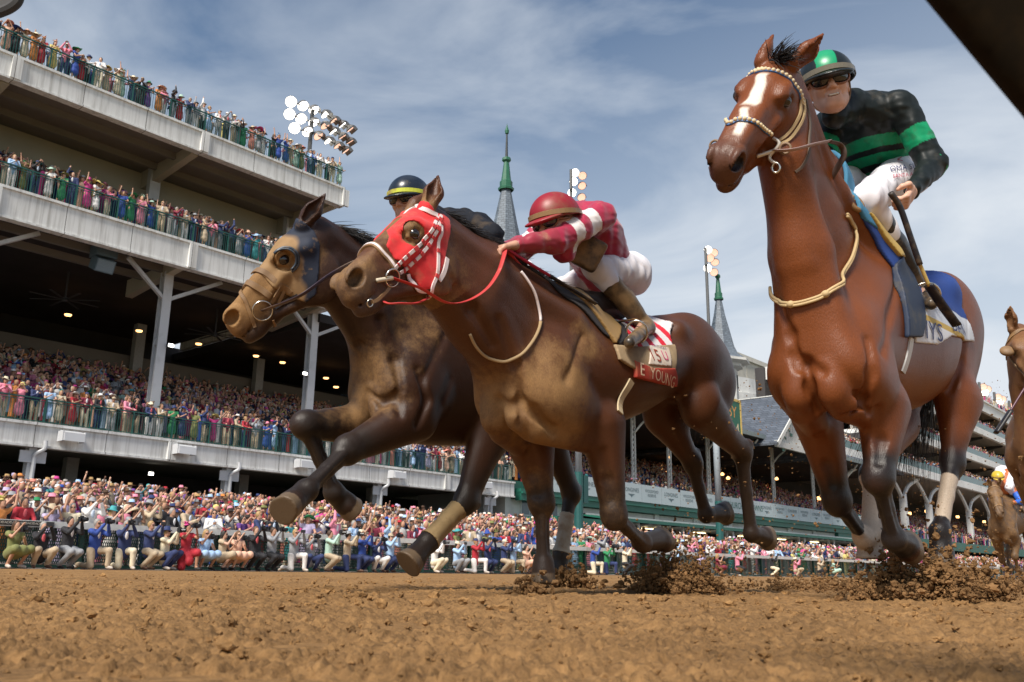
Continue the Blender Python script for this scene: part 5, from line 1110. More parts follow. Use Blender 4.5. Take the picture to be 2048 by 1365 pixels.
def lumps(name, C, R, seed, mt=None, sq=.8):
    g = np.random.default_rng(seed); t = (1 + 5 ** .5) / 2
    b = np.array([(-1, t, 0), (1, t, 0), (-1, -t, 0), (1, -t, 0), (0, -1, t), (0, 1, t), (0, -1, -t), (0, 1, -t), (t, 0, -1), (t, 0, 1), (-t, 0, -1), (-t, 0, 1)]) / 1.9
    f = np.array([(0, 11, 5), (0, 5, 1), (0, 1, 7), (0, 7, 10), (0, 10, 11), (1, 5, 9), (5, 11, 4), (11, 10, 2), (10, 7, 6), (7, 1, 8), (3, 9, 4), (3, 4, 2), (3, 2, 6), (3, 6, 8), (3, 8, 9), (4, 9, 5), (2, 4, 11), (6, 2, 10), (8, 6, 7), (9, 8, 1)])
    e = {}; vs = list(b); nf = []
    def mid(i, j):
        k = (min(i, j), max(i, j))
        if k not in e: vs.append(unit((b[i] + b[j]) / 2)); e[k] = len(vs) - 1
        return e[k]
    for i, j, k in f: a, c, d = mid(i, j), mid(j, k), mid(k, i); nf += [(i, a, d), (j, c, a), (k, d, c), (a, c, d)]
    b = np.array(vs); b /= np.linalg.norm(b, axis=1, keepdims=True); f = np.array(nf); n = len(C); nb = len(b)
    V = b[None] * (1 + g.normal(0, .22, (n, nb, 1))) * np.asarray(R)[:, None, None] * g.uniform(.55, 1.25, (n, 1, 3)) * A(1, 1, sq) + np.asarray(C)[:, None]
    F = (f[None] + (np.arange(n) * nb)[:, None, None]).reshape(-1, 3)
    return kind(put(name, V.reshape(-1, 3), F, mt or mat('damp_dirt', (.19, .105, .045), .95, var=.45, scale=14, spec=.15, bump=.6), None, False), 'stuff')
def build_clods():
    g = RNG; n = 9000; th = np.radians(g.uniform(-40, 40, n)); r = np.exp(g.uniform(math.log(.5), math.log(14), n)); x = np.sin(th) * r; y = np.cos(th) * r
    R = g.gamma(1.6, .0024, n) * np.clip(r / 2.2, .5, 1.6); kp = R < .028 * np.clip(r / 1.5, .3, 1.2)
    lumps('dirt_clods', np.stack([x, y, gheight(x, y) + R * .35], 1)[kp], R[kp], 3, DIRT)
    def spray(name, c, ext, n, rmin, rmax, seed, up=1.):
        q = np.random.default_rng(seed); t = q.power(.6, n); u = q.normal(0, 1, (n, 3)); C = c + N * (u[:, :1] * ext[1]) + T * (np.abs(u[:, 1:2]) * ext[0] * .8 - ext[0] * .3); C[:, 2] = np.abs(q.gamma(1.3, ext[2] * .75, n))
        cl = q.normal(0, 1, (26, 3)) * A(ext[0], ext[0], ext[2]) * .55 + A(*c) + Z3 * ext[2] * .6; k = q.random(n) < .5; C[k] = cl[q.integers(0, 26, k.sum())] + q.normal(0, .035 * up, (k.sum(), 3)); C[:, 2] = np.abs(C[:, 2])
        lumps(name, C, q.gamma(1.6, rmin, n).clip(.0012, rmax), seed, None, .95)
    def gp(x, Z): p = dep(x, 1150, Z); return A(p[0], p[1], 0)
    spray('dirt_spray', gp(1345, 5.2), (.18, .15, .08), 8500, .0026, .019, 11)
    spray('dirt_spray', gp(1850, 4.25), (.23, .15, .075), 10000, .0028, .021, 12)
    spray('dirt_spray', gp(1062, 4.5), (.04, .04, .022), 260, .0045, .02, 13); spray('dirt_spray', gp(1140, 6.1), (.12, .07, .05), 500, .005, .02, 14)
    spray('dirt_spray', gp(1640, 6.4), (.8, .4, .045), 2400, .0030, .014, 15); spray('dirt_spray', gp(1970, 7.5), (.6, .5, .07), 2200, .0036, .018, 16)
    q = np.random.default_rng(20); n = 2600; x = q.uniform(1330, 2048, n) ; x = np.where(q.random(n) < .15, q.uniform(1150, 2048, n), x); y = q.uniform(760, 1150, n); Zz = q.uniform(4.5, 11, n)
    C = np.array([dep(a, b_, c) for a, b_, c in zip(x, y, Zz)]); C = C[C[:, 2] > .02]; lumps('flying_dirt', C, q.gamma(1.5, .0019, len(C)).clip(.001, .010), 21, None, 1.)
# ============================================================ PEOPLE OF THE CROWD
def jit(name, *a): return a
CROWD = {}
def pbody(pose):
    """joints of a standing person 1.7 m tall facing +X (left is +Y)"""
    H = dict(hd=(.02, 0, 1.58), nk=(0, 0, 1.43), ch=(.0, 0, 1.22), pv=(0, 0, .93), kn=(.03, .10, .50), an=(0, .11, .08), sh=(0, .18, 1.38))
    P = dict(H=A(*H['hd']), N=A(*H['nk']), C=A(*H['ch']), P=A(*H['pv']))
    for g, c in ((1, 'L'), (-1, 'R')): P['s' + c] = A(0, .18 * g, 1.38); P['h' + c] = A(0, .09 * g, .9); P['k' + c] = A(.03, .10 * g, .50); P['a' + c] = A(0, .11 * g, .08); P['t' + c] = A(.14, .13 * g, .04)
    def arm(c, e, w): g = 1 if c == 'L' else -1; P['e' + c] = A(e[0], e[1] * g, e[2]); P['w' + c] = A(w[0], w[1] * g, w[2])
    pr = dict(rail=((.08, .26, 1.16), (.30, .16, 1.10)), up=((.18, .22, 1.55), (.12, .16, 1.84)), phone=((.22, .22, 1.30), (.32, .07, 1.56)), down=((.02, .24, 1.10), (.10, .22, .86)), clap=((.14, .23, 1.14), (.32, .05, 1.26)), cheer=((.05, .34, 1.55), (.02, .38, 1.86)))
    a, b = pose[:2]; arm('L', *pr[a]); arm('R', *pr[b])
    if len(pose) > 2:
        dz = {'kneel': .42, 'squat': .56, 'half': .40}[pose[2]]
        for k in P:
            if k[0] not in 'kat': P[k] = P[k] - A(0, 0, dz)
        if pose[2] == 'kneel': P['kR'] = A(.06, -.12, .08); P['aR'] = A(-.36, -.12, .10); P['tR'] = A(-.50, -.12, .04); P['kL'] = A(.40, .12, .48); P['aL'] = A(.38, .13, .08); P['tL'] = A(.52, .14, .04)
        elif pose[2] == 'squat':
            for g, c in ((1, 'L'), (-1, 'R')): P['k' + c] = A(.38, .20 * g, .46); P['a' + c] = A(.10, .16 * g, .09); P['t' + c] = A(.26, .20 * g, .04)
        else:
            for g, c in ((1, 'L'), (-1, 'R')): P['k' + c] = A(.32, .14 * g, .42); P['a' + c] = A(-.02, .15 * g, .08); P['t' + c] = A(.12, .17 * g, .04)
    return P
def ptemplate(key, pose, dress):
    P = pbody(pose); X, Y = A(1, 0, 0), A(0, 1, 0); T_ = {}
    s = SDF(); h = P['H']; s.ell(h, (.088, .072, .115), (X, Y, Z3), .02); s.ell(h + A(.085, 0, -.015), .014, None, .02); s.ell(h + A(.05, 0, -.07), (.04, .045, .035), (X, Y, Z3), .02)
    s.cap(h - Z3 * .08, P['N'], .048, .052, .03); s.cap(P['sL'], P['sR'], .05, .05, .04); s.cap(P['C'], P['P'], .12, .10, .05, (X, .7))
    for c in 'LR':
        s.poly([P['s' + c], P['e' + c], P['w' + c]], [.045, .036, .026], .02); d = unit(P['w' + c] - P['e' + c]); s.ell(P['w' + c] + d * .06, (.06, .038, .022), (d, unit(np.cross(d, X) + 1e-3), X), .015)
        for q in (-.02, 0, .02): s.cap(P['w' + c] + d * .09 + Y * q, P['w' + c] + d * .135 + Y * q * 1.3, .009, .008, .006)
        s.poly([P['h' + c], P['k' + c], P['a' + c]], [.085, .055, .036], .03); s.cap(P['a' + c], P['t' + c], .035, .028, .02)
    T_['body'] = s.mesh(.019)
    wf = wrinkle(.004, 30, hash(key) % 50 if False else 5)
    def bld(q, hh=.021): e = list(q.p); s2 = SDF(); ctr = np.mean([w[3] for w in e], 0); s2.fn(lambda Q: q.ev(Q, e) + wf(Q), 'u', 0, ctr, max(np.linalg.norm(w[3] - ctr) + w[4] for w in e)); return s2.mesh(hh)
    j = SDF(); j.cap(P['sL'] * .97 + P['sR'] * .03, P['sR'] * .97 + P['sL'] * .03, .072, .072, .05); j.cap(P['C'], P['P'] + Z3 * .02, .165 if dress else .175, .135 if dress else .165, .07, (X, .68))
    sl = 1. if not dress else .35
    for c in 'LR': e_ = P['e' + c]; w_ = P['w' + c]; j.poly([P['s' + c], P['s' + c] * (1 - min(1, sl)) + e_ * min(1, sl)], [.066, .056], .03); (j.cap(e_, w_, .054, .040, .03) if sl >= 1 else None)
    if dress:
        kn = (P['kL'] + P['kR']) / 2; kd = 1. if len(pose) < 3 else .62; j.cap(P['P'], P['P'] * .4 + kn * .6 + A(.02, 0, 0), .155, .19 * kd, .06, (X, .8)); j.cap(P['P'] * .4 + kn * .6, kn - Z3 * .05 * kd, .19 * kd, .21 * kd, .04, (X, .8))
        if len(pose) > 2: j.cap(P['kL'], P['hL'], .11, .13, .05); j.cap(P['kR'], P['hR'], .11, .13, .05)
    else: j.cap(P['P'], P['P'] - Z3 * .10, .165, .16, .04, (X, .72))
    T_['dress' if dress else 'jacket'] = bld(j)
    if not dress:
        t = SDF()
        for c in 'LR': t.poly([P['h' + c], P['k' + c], P['a' + c] + Z3 * .02], [.112, .080, .062], .03)
        T_['trousers'] = bld(t); q = SDF(); q.ell(P['C'] + A(.105, 0, .06), (.03, .05, .14), (unit(A(1, 0, -.15)), Y, Z3), .01); T_['shirt'] = q.mesh(.02)
    f = SDF()
    for c in 'LR': f.cap(P['a' + c] - Z3 * .02, P['t' + c] - Z3 * .0, .045, .038, .02)
    T_['shoes'] = f.mesh(.02)
    gl = SDF(); [gl.ell(h + A(.078, g_ * .032, .012), (.02, .028, .02), (X, Y, Z3), .01) for g_ in (-1, 1)]; gl.cap(h + A(.06, .07, .014), h + A(.075, .04, .014), .01, .01, .01); gl.cap(h + A(.06, -.07, .014), h + A(.075, -.04, .014), .01, .01, .01); T_['sunglasses'] = gl.mesh(.012)
    hr = SDF(); hr.ell(h + A(-.018, 0, .02), (.095, .084, .115), (X, Y, Z3), .01); hr.ell(h + A(.06, 0, -.03), (.06, .068, .10), (X, Y, Z3), .01, 's')
    if dress: hr.cap(h + A(-.06, .03, -.02), h + A(-.07, .04, -.22), .055, .035, .03); hr.cap(h + A(-.06, -.03, -.02), h + A(-.07, -.04, -.22), .055, .035, .03)
    T_['hair'] = hr.mesh(.018); CROWD[key] = (T_, P)
HATS = {}
def hat_templates():
    def lat(prof, w=0, n=22, sx=1.):
        mb = MB(); mb.lathe((0, 0, 0), prof, n); V = np.concatenate(mb.V); r = np.hypot(V[:, 0], V[:, 1]); V[:, 2] += w * np.sin(2 * np.arctan2(V[:, 1], V[:, 0]) + .6) * np.clip(r - .1, 0, 1); V[:, 0] *= sx; return V, mb.F
    HATS['wide_hat'] = lat([(.0, .10), (.06, .098), (.088, .08), (.092, .02), (.15, .012), (.235, -.005), (.24, -.012), (.15, .0), (.085, .0)], .45)
    HATS['sun_hat'] = lat([(.0, .12), (.07, .115), (.09, .08), (.095, .01), (.14, -.005), (.18, -.03), (.14, -.012), (.09, .0)], .1)
    HATS['fedora'] = lat([(.0, .095), (.05, .11), (.078, .10), (.09, .01), (.15, .008), (.155, .002), (.09, -.002)], .5)
    mb = MB(); mb.lathe((-.01, 0, 0), [(.0, .085), (.05, .075), (.085, .04), (.098, -.01)], 16); mb.lathe((.09, 0, 0), [(0, .005), (.06, .0), (.075, -.008), (0, -.004)], 14); HATS['cap'] = (np.concatenate(mb.V), mb.F)
    g = np.random.default_rng(4); mb = MB(); mb.lathe((0, .03, .02), [(0, .05), (.05, .04), (.075, .0), (0, -.01)], 14)
    for k in range(16):
        a = g.uniform(0, 6.28); d = A(math.cos(a) * .7, math.sin(a), g.uniform(.3, 1.3)); d = unit(d); p = A(0, .03, .04); mb.tube(cr_spline([p, p + d * .09, p + d * .15 + A(0, 0, -.01) + g.normal(0, .02, 3)], 3), [.012, .02, .018, .014, .010, .006, .003], 5, None, .4)
    HATS['fascinator'] = (np.concatenate(mb.V), mb.F)
M_SKIN = None
def crowd_mats():
    global CM
    CM = dict(body=mat('crowd_skin', (1, 1, 1), .55, objcol=True, var=.08), cloth=mat('crowd_cloth', (1, 1, 1), .75, objcol=True, var=.14, scale=5, bump=.2, sheen=.1), hair=mat('crowd_hair', (1, 1, 1), .6, objcol=True, var=.3, scale=40, bump=.5), hat=mat('crowd_hat', (1, 1, 1), .7, objcol=True, var=.1, scale=20))
    # printed frocks: a second cloth with a floral scatter in white
    mt, n, b = nodemat('crowd_floral'); L = n.links.new; oi = n.nodes.new('ShaderNodeObjectInfo'); v = n.nodes.new('ShaderNodeTexVoronoi'); v.inputs['Scale'].default_value = 11; tx = n.nodes.new('ShaderNodeTexCoord'); L(tx.outputs['Object'], v.inputs['Vector'])
    r = n.nodes.new('ShaderNodeMapRange'); r.inputs['From Min'].default_value = .22; r.inputs['From Max'].default_value = .36; L(v.outputs['Distance'], r.inputs[0]); mi = n.nodes.new('ShaderNodeMixRGB'); mi.inputs[1].default_value = (.62, .55, .5, 1); L(r.outputs[0], mi.inputs[0]); L(oi.outputs['Color'], mi.inputs[2]); L(mi.outputs[0], b.inputs['Base Color']); b.inputs['Roughness'].default_value = .8; CM['floral'] = mt
PAL = [('crimson', (.40, .015, .03)), ('pink', (.75, .25, .35)), ('hot pink', (.58, .05, .24)), ('white', (.74, .72, .70)), ('navy', (.02, .035, .12)), ('royal blue', (.02, .06, .30)), ('pale blue', (.35, .52, .75)), ('turquoise', (.05, .32, .34)), ('emerald green', (.02, .22, .08)), ('yellow', (.66, .55, .18)), ('black', (.012, .012, .016)), ('grey', (.28, .29, .31)), ('purple', (.13, .04, .24)), ('lavender', (.44, .38, .56)), ('coral', (.62, .22, .17)), ('cream', (.70, .62, .45)), ('beige', (.48, .38, .26)), ('orange', (.60, .22, .05)), ('mint', (.40, .58, .48)), ('burgundy', (.20, .015, .04)), ('olive', (.18, .19, .06)), ('peach', (.75, .45, .32))]
MENP = ['navy', 'navy', 'navy', 'royal blue', 'pale blue', 'grey', 'black', 'black', 'white', 'white', 'beige', 'pink', 'crimson', 'burgundy']
PD = dict(PAL); SK = [(.52, .28, .19), (.46, .25, .16), (.56, .33, .23), (.40, .21, .13), (.26, .13, .08), (.14, .07, .045)]
HC = [(.02, .015, .012), (.06, .03, .015), (.14, .07, .03), (.38, .24, .10), (.30, .28, .26)]
PROTO = {}
def proto(key):
    if key not in PROTO:
        T_, P = CROWD[key]; D = {}
        for k, (V, F) in T_.items():
            me = put(k, V, F, CM['body'] if k == 'body' else CM['hair'] if k == 'hair' else CM['cloth']); COL.objects.unlink(me); D[k] = me
        PROTO[key] = D
    return PROTO[key]
HP = {}
USEDL = set(); PRNG = random.Random(11)
def place_person(key, loc, yaw, cat_place, group, female, near_txt, scale=None, hat=None, col=None, phone=False):
    D = proto(key); r = PRNG; sc = scale or r.uniform(.95, 1.06) * (.96 if female else 1.02)
    for tries in range(200):
        cn = col or (r.choice(PAL)[0] if female else r.choice(MENP)); hn = hat if hat is not None else (r.choice(['wide_hat', 'sun_hat', 'fascinator', 'wide_hat', 'none']) if female else r.choice(['fedora', 'cap', 'none', 'none', 'none'])); hcn = r.choice(PAL)[0] if female else r.choice(['cream', 'beige', 'white', 'black', 'grey', 'navy'])
        tn = r.choice(['navy', 'black', 'beige', 'cream', 'grey', 'white']); wear = (cn + (' floral' if female and tries % 3 == 1 else '') + ' dress') if female else (cn + ' jacket, ' + tn + ' trousers')
        hd = {'wide_hat': 'wide %s hat', 'sun_hat': 'drooping %s hat', 'fascinator': '%s feather fascinator', 'fedora': '%s fedora', 'cap': '%s cap', 'none': ''}[hn] % (() if hn == 'none' else (hcn,))
        act = {'u': ', arm up', 'p': ', hands raised', 'r': '', 'c': ', clapping', 'k': ', kneeling', 'q': ', squatting', 'x': ', cheering', 'd': ''}[key[0] if key[0] != 'k' else ('q' if 'squat' in key else 'k')]
        if tries >= 100: col = None; hat = None
        lb = 'person in ' + wear + (', ' + hd if hd else '') + act + ', ' + cat_place
        if lb not in USEDL and len(lb.split()) <= 16: break
    USEDL.add(lb)
    root = empty('person', loc, lb, 'person', group); root.rotation_euler = (0, 0, yaw); root.scale = (sc, sc, sc)
    floral = 'floral' in wear
    cols = dict(body=r.choice(SK[:4] if r.random() < .88 else SK), hair=r.choice(HC), dress=PD[cn], jacket=PD[cn], trousers=PD[tn], shirt=r.choice([(.75, .74, .76), (.75, .74, .76), (.5, .6, .75), (.6, .1, .12)]), shoes=r.choice([(.02, .02, .02), (.1, .05, .03), (.5, .45, .4)]))
    cols['sunglasses'] = (.01, .01, .012); shades = r.random() < .5
    for k, o in D.items():
        if k == 'sunglasses' and not shades: continue
        c = o.copy(); COL.objects.link(c); c.parent = root; c.color = (*cols[k], 1)
        if k == 'dress' and floral: c.data = fl_mesh(o, key)
    if hn != 'none':
        if hn not in HP: V, F = HATS[hn]; q = put('hat', V, F, CM['hat']); COL.objects.unlink(q); HP[hn] = q
        c = HP[hn].copy(); COL.objects.link(c); c.parent = root; P = CROWD[key][1]; c.location = Vector(P['H'] + A(-.01, 0, .055)); c.rotation_euler = (r.uniform(-.15, .15), r.uniform(-.1, .25), r.uniform(0, 6)) if hn != 'cap' else (0, .1, 0); c.color = (*PD[hcn], 1)
        if hn != 'cap' and hn != 'fedora': k_ = r.uniform(.9, 1.3); c.scale = (k_, k_, 1)
    return root
FLM = {}
def fl_mesh(o, key):
    if key not in FLM: m_ = o.data.copy(); m_.materials.clear(); m_.materials.append(CM['floral']); FLM[key] = m_
    return FLM[key]
def low_person(g, arms):
    """rough figure for the far rows, used only inside the one crowd mesh: (V, F, zone)"""
    mb = MB()
    mb.lathe((0, 0, 0), [(.17, .0), (.15, .45), (.155, .75), (.19, 1.0), (.20, 1.22), (.12, 1.38), (.05, 1.42)], 7, col=(1, 0, 0)); V0 = mb.V[-1]; V0[:, 0] *= .68
    mb.lathe((.02, 0, 1.56), [(.01, -.13), (.06, -.09), (.082, -.01), (.07, .07), (.02, .115)], 7, col=(0, 1, 0))
    for c in (1, -1):
        a = arms[0 if c > 0 else 1]; sh = A(0, .18 * c, 1.35)
        e, w = {'d': ((.08, .26 * c, 1.12), (.28, .15 * c, 1.12)), 'u': ((.12, .26 * c, 1.52), (.10, .2 * c, 1.82)), 'p': ((.22, .24 * c, 1.30), (.30, .07 * c, 1.55))}[a]
        mb.tube([sh, e], [.06, .048], 5, (1, 0, 0)); mb.tube([e, w], [.042, .03], 5, (1, 0, 0) if arms[2] else (0, 1, 0)); mb.tube([A(*w), A(*w) + unit(A(*w) - A(*e)) * .11], [.035, .03], 5, (0, 1, 0))
    if arms[3] == 1: mb.lathe((0, 0, 1.64), [(0, .10), (.08, .09), (.09, .01), (.17 + .06 * arms[2], -.005), (.09, -.01)], 9, col=(0, 0, 1))
    elif arms[3] == 2: mb.lathe((-.01, 0, 1.62), [(0, .09), (.075, .06), (.095, -.02)], 7, col=(0, 0, 1))
    else: mb.lathe((-.025, 0, 1.6), [(0, .09), (.075, .06), (.09, -.02), (.06, -.14 if arms[2] == 0 else -.05)], 7, col=(0, 0, 1))
    return np.concatenate(mb.V), mb.F, np.concatenate(mb.C)
def crowd_mass(name, pts, label=None, seed=0, cut=.45):
    """one mesh for the rows nobody could count; pts = list of (x, y, z, yaw)"""
    g = np.random.default_rng(seed); tmpl = [low_person(g, a) for a in (('d', 'd', 1, 1), ('d', 'd', 0, 1), ('p', 'p', 1, 2), ('p', 'd', 0, 3), ('d', 'u', 0, 1), ('d', 'd', 0, 3), ('p', 'p', 0, 1), ('d', 'd', 1, 3), ('d', 'd', 1, 2), ('d', 'p', 0, 3), ('d', 'd', 1, 3))]
    Vs = []; Fs = []; Cs = []; n = 0; pal = np.array([c for _, c in PAL]); wt = np.array([2.4, 5, 2.6, 7, 5, 1.2, 3, .6, .5, .8, 5, 3, .5, 1.5, 1.6, 2.5, 2, .5, .5, 1.5, .3, 2.5]); wt = wt / wt.sum()
    Fq = [np.array([f if len(f) == 4 else (list(f) + [f[-1]])[:4] for f in t[1] if len(f) <= 4] + [q for f in t[1] if len(f) > 4 for q in [(f[0], f[i], f[i + 1], f[i + 1]) for i in range(1, len(f) - 1)]]) for t in tmpl]
    for (x, y, z, yaw) in pts:
        k = g.integers(0, len(tmpl)); V, F, C = tmpl[k]; s_ = g.uniform(.9, 1.08); c_, n_ = math.cos(yaw), math.sin(yaw); W = V * s_; W = np.stack([W[:, 0] * c_ - W[:, 1] * n_ + x, W[:, 0] * n_ + W[:, 1] * c_ + y, W[:, 2] + z], 1)
        zc = np.stack([pal[g.choice(len(pal), p=wt)] * g.uniform(.45, .95), np.array(SK[g.choice(6, p=[.3, .25, .2, .13, .07, .05])]), pal[g.choice(len(pal), p=wt)] if tmpl[k][0].shape[0] and g.random() < .6 else np.array(HC[g.integers(0, 5)])]); Vs.append(W); Cs.append(C @ zc); Fs.append(Fq[k] + n); n += len(V)
    if not Vs: return
    F = np.concatenate(Fs); tri = F[:, 2] == F[:, 3]; FL = [tuple(f) for f in F[~tri]] + [tuple(f[:3]) for f in F[tri]]
    # numpy path for speed
    o = put_mixed(name, np.concatenate(Vs), F[~tri], F[tri][:, :3], CMASS(), np.concatenate(Cs)); kind(o, 'stuff')
    if label: o['label'] = label
    return o
def put_mixed(name, V, Q, Tt, mt, col):
    me = bpy.data.meshes.new(name); me.vertices.add(len(V)); me.vertices.foreach_set('co', V.astype(np.float32).ravel()); fl = np.concatenate([Q.ravel(), Tt.ravel()]).astype(np.int32); tot = np.r_[np.full(len(Q), 4), np.full(len(Tt), 3)]
    me.loops.add(len(fl)); me.loops.foreach_set('vertex_index', fl); me.polygons.add(len(tot)); me.polygons.foreach_set('loop_start', (np.cumsum(tot) - tot).astype(np.int32)); me.update(calc_edges=True)
    me.polygons.foreach_set('use_smooth', np.ones(len(tot), bool)); a = me.color_attributes.new('Col', 'FLOAT_COLOR', 'POINT'); c = np.ones((len(V), 4), np.float32); c[:, :3] = col; a.data.foreach_set('color', c.ravel()); me.materials.append(mt)
    o = bpy.data.objects.new(name, me); COL.objects.link(o); return o
def CMASS(): return mat('crowd_mass', (1, 1, 1), .8, attr=True, var=.15, scale=12)
YAW = math.atan2(N[1], N[0])
def blocked(p):
    """is p hidden behind one of the near horses, seen from the camera? (a coarse mask of their outlines)"""
    global HMASK
    if HMASK is None:
        HMASK = np.zeros((172, 257), bool)
        for o in bpy.data.objects:
            if o.type == 'MESH' and o.name.startswith('body') and o.parent and o.parent.name.startswith('racehorse'):
                co = np.empty(len(o.data.vertices) * 3, np.float32); o.data.vertices.foreach_get('co', co); q = (proj(co.reshape(-1, 3)) / 8).astype(int); ok = (q[:, 0] >= 0) & (q[:, 0] < 257) & (q[:, 1] >= 0) & (q[:, 1] < 172); HMASK[q[ok, 1], q[ok, 0]] = True
    x, y = (proj(p) / 8).astype(int)
    return 0 <= x < 257 and 0 <= y < 172 and bool(HMASK[y, x])
HMASK = None
GRP = dict(ph='photographers crouching on the track along the rail', rl='spectators standing behind the white rail', b1='spectators at the lower balcony railing', b2='spectators at the middle balcony railing', b3='spectators at the roof terrace railing')
def build_people():
    crowd_mats(); hat_templates(); rest = []
    specs = {'rr_m': (('rail', 'rail'), 0), 'rr_f': (('rail', 'clap'), 1), 'p_m': (('phone', 'phone'), 0), 'p_f': (('phone', 'phone'), 1), 'u_m': (('down', 'up'), 0), 'u_f': (('rail', 'up'), 1), 'c_m': (('clap', 'clap'), 0), 'c_f': (('clap', 'clap'), 1), 'x_f': (('cheer', 'cheer'), 1),
             'kneel_m': (('phone', 'phone', 'kneel'), 0), 'kneel_f': (('phone', 'phone', 'kneel'), 1), 'ksquat_m': (('phone', 'phone', 'squat'), 0), 'ksquat_f': (('clap', 'phone', 'squat'), 1), 'khalf_m': (('phone', 'phone', 'half'), 0)}
    for k, (po, dr) in specs.items(): ptemplate(k, po, dr)
    r = PRNG; st = [k for k in specs if not k.startswith('k')] + ['rr_m', 'rr_f', 'rr_f', 'c_m', 'c_f', 'rr_m']; kn = [k for k in specs if k.startswith('k')]
    def row(s0, s1, w, z, n, place, grp, keys, spacing_jit=.12, face=0.):
        out = []
        for s_ in np.linspace(s0, s1, n):
            s2 = s_ + r.uniform(-spacing_jit, spacing_jit); w2 = w + r.uniform(-.12, .12); p = S(s2, w2, z); key = r.choice(keys); fe = key.endswith('_f'); yaw = YAW + math.radians(r.uniform(-35, 40)) + face
            if blocked(p + Z3 * 1.5) and blocked(p + Z3 * 1.0): rest.append((p[0], p[1], p[2], yaw)); continue
            out.append(place_person(key, Vector(p), yaw, place, grp, fe, ''))
        return out
    # photographers on the dirt in front of the rail: position of each from its place along the rail
    xs = [(20, 'ksquat_f', 'olive', 'none'), (75, 'ksquat_m', 'black', 'none'), (128, 'khalf_m', 'black', 'none'), (183, 'kneel_m', 'royal blue', 'none'), (243, 'kneel_m', 'navy', 'none'), (292, 'khalf_m', 'navy', 'none'), (325, 'ksquat_m', 'cream', 'fedora'), (367, 'kneel_f', 'crimson', 'fascinator'), (405, 'ksquat_f', 'pale blue', 'none'), (441, 'ksquat_f', 'beige', 'fascinator'), (470, 'ksquat_f', 'peach', 'none'), (505, 'khalf_m', 'black', 'none'), (540, 'khalf_m', 'grey', 'none'), (585, 'kneel_m', 'grey', 'none'), (617, 'ksquat_m', 'grey', 'none'), (655, 'khalf_m', 'mint', 'none'), (692, 'kneel_m', 'beige', 'fedora'), (722, 'khalf_m', 'royal blue', 'none'), (752, 'ksquat_m', 'navy', 'none'), (778, 'khalf_m', 'pale blue', 'cap'),
          (868, 'ksquat_m', 'white', 'none'), (913, 'ksquat_m', 'pale blue', 'cap'), (950, 'kneel_m', 'crimson', 'cap'), (975, 'khalf_m', 'navy', 'none'), (1008, 'khalf_m', 'navy', 'cap'), (1026, 'kneel_m', 'pale blue', 'cap'), (1052, 'ksquat_f', 'peach', 'none'), (1112, 'kneel_m', 'pink', 'none'), (1140, 'kneel_m', 'navy', 'cap'), (1186, 'kneel_m', 'royal blue', 'none'), (1215, 'kneel_m', 'emerald green', 'cap'), (1250, 'khalf_m', 'cream', 'none'), (1345, 'ksquat_m', 'pale blue', 'none'), (1400, 'ksquat_m', 'lavender', 'cap'), (1436, 'ksquat_f', 'burgundy', 'none'), (1476, 'khalf_m', 'pink', 'none'), (1545, 'khalf_m', 'black', 'none'), (1592, 'ksquat_m', 'pink', 'fedora'), (1640, 'ksquat_m', 'beige', 'none'), (1668, 'ksquat_f', 'mint', 'none')]
    CMR = []
    for (px, key, cn, ht) in xs:
        p = at(px, 1137 + (px / 2048) * 20, -23.5); p[2] = 0; yaw = YAW + math.radians(r.uniform(-8, 40)); fe = key.endswith('_f')
        if blocked(p + Z3 * 1.0) and blocked(p + Z3 * .5): continue
        o = place_person(key, Vector(p), yaw, 'on the dirt track', GRP['ph'], fe, '', hat=ht, col=cn, scale=.98); CMR.append((o, key))
    # cameras held to their eyes
    def camera_obj():
        mb = MB(); mb.box((0, 0, 0), (.035, .07, .05)); mb.box((0, 0, .055), (.03, .03, .02)); mb.lathe((.035, 0, 0), [(.0, .0), (.036, 0), (.036, .05), (.042, .055), (.042, .11), (.036, .112), (.02, .10), (0, .10)], 14, A(1, 0, 0)); o = mb.build('photo_camera', mat('camera_black', (.012, .012, .014), .35), None, False); COL.objects.unlink(o); return o
    cp = camera_obj(); ph = MB(); ph.box((0, 0, 0), (.006, .075, .038)); php = ph.build('phone', mat('phone_case', (.03, .03, .035), .3), None, False); COL.objects.unlink(php)
    i = 0
    for o, key in CMR:
        if 'phone' not in str(dict(specs)[key][0]) : continue
        P = CROWD[key][1]; c = (cp if i % 4 != 1 else php).copy(); COL.objects.link(c); sc_ = o.scale[0]; q = (P['wL'] + P['wR']) / 2 + A(.05, 0, .07); ca, sa = math.cos(o.rotation_euler.z), math.sin(o.rotation_euler.z)
        c.location = Vector((q[0] * ca - q[1] * sa, q[0] * sa + q[1] * ca, q[2])) * sc_ + o.location; c.rotation_euler = (0, 0, o.rotation_euler.z); c.scale = (1.2, 1.2, 1.2); own = o['label'].replace('person in ', '').split(', on the dirt')[0].split(',')[0]; own = ' '.join(own.split()[:5])
        if i % 4 != 1: tag(c, 'black photo camera held up by the kneeling person in ' + own, 'camera', 'cameras held along the rail')
        else: tag(c, 'dark phone held up by the crouching person in ' + own, 'phone', 'phones held along the rail')
        i += 1
    smin_ = at(-25, 1045, -24.8) @ T
    row(smin_ + .2, 34, -24.75, .05, 44, 'behind the rail', GRP['rl'], st, .2)
    row(35, 62, -24.8, .05, 26, 'behind the far rail', GRP['rl'], st, .3)
    row(13.2, 47., -41.35, 6.07, 58, 'on the lower balcony', GRP['b1'], st)
    row(12.6, 31., -41.35, 16.22, 34, 'on the middle balcony', GRP['b2'], st)
    row(11.6, 31., -41.35, 22.47, 46, 'on the roof terrace', GRP['b3'], st)
    # the rows behind them
    g = np.random.default_rng(5); pts = list(rest)
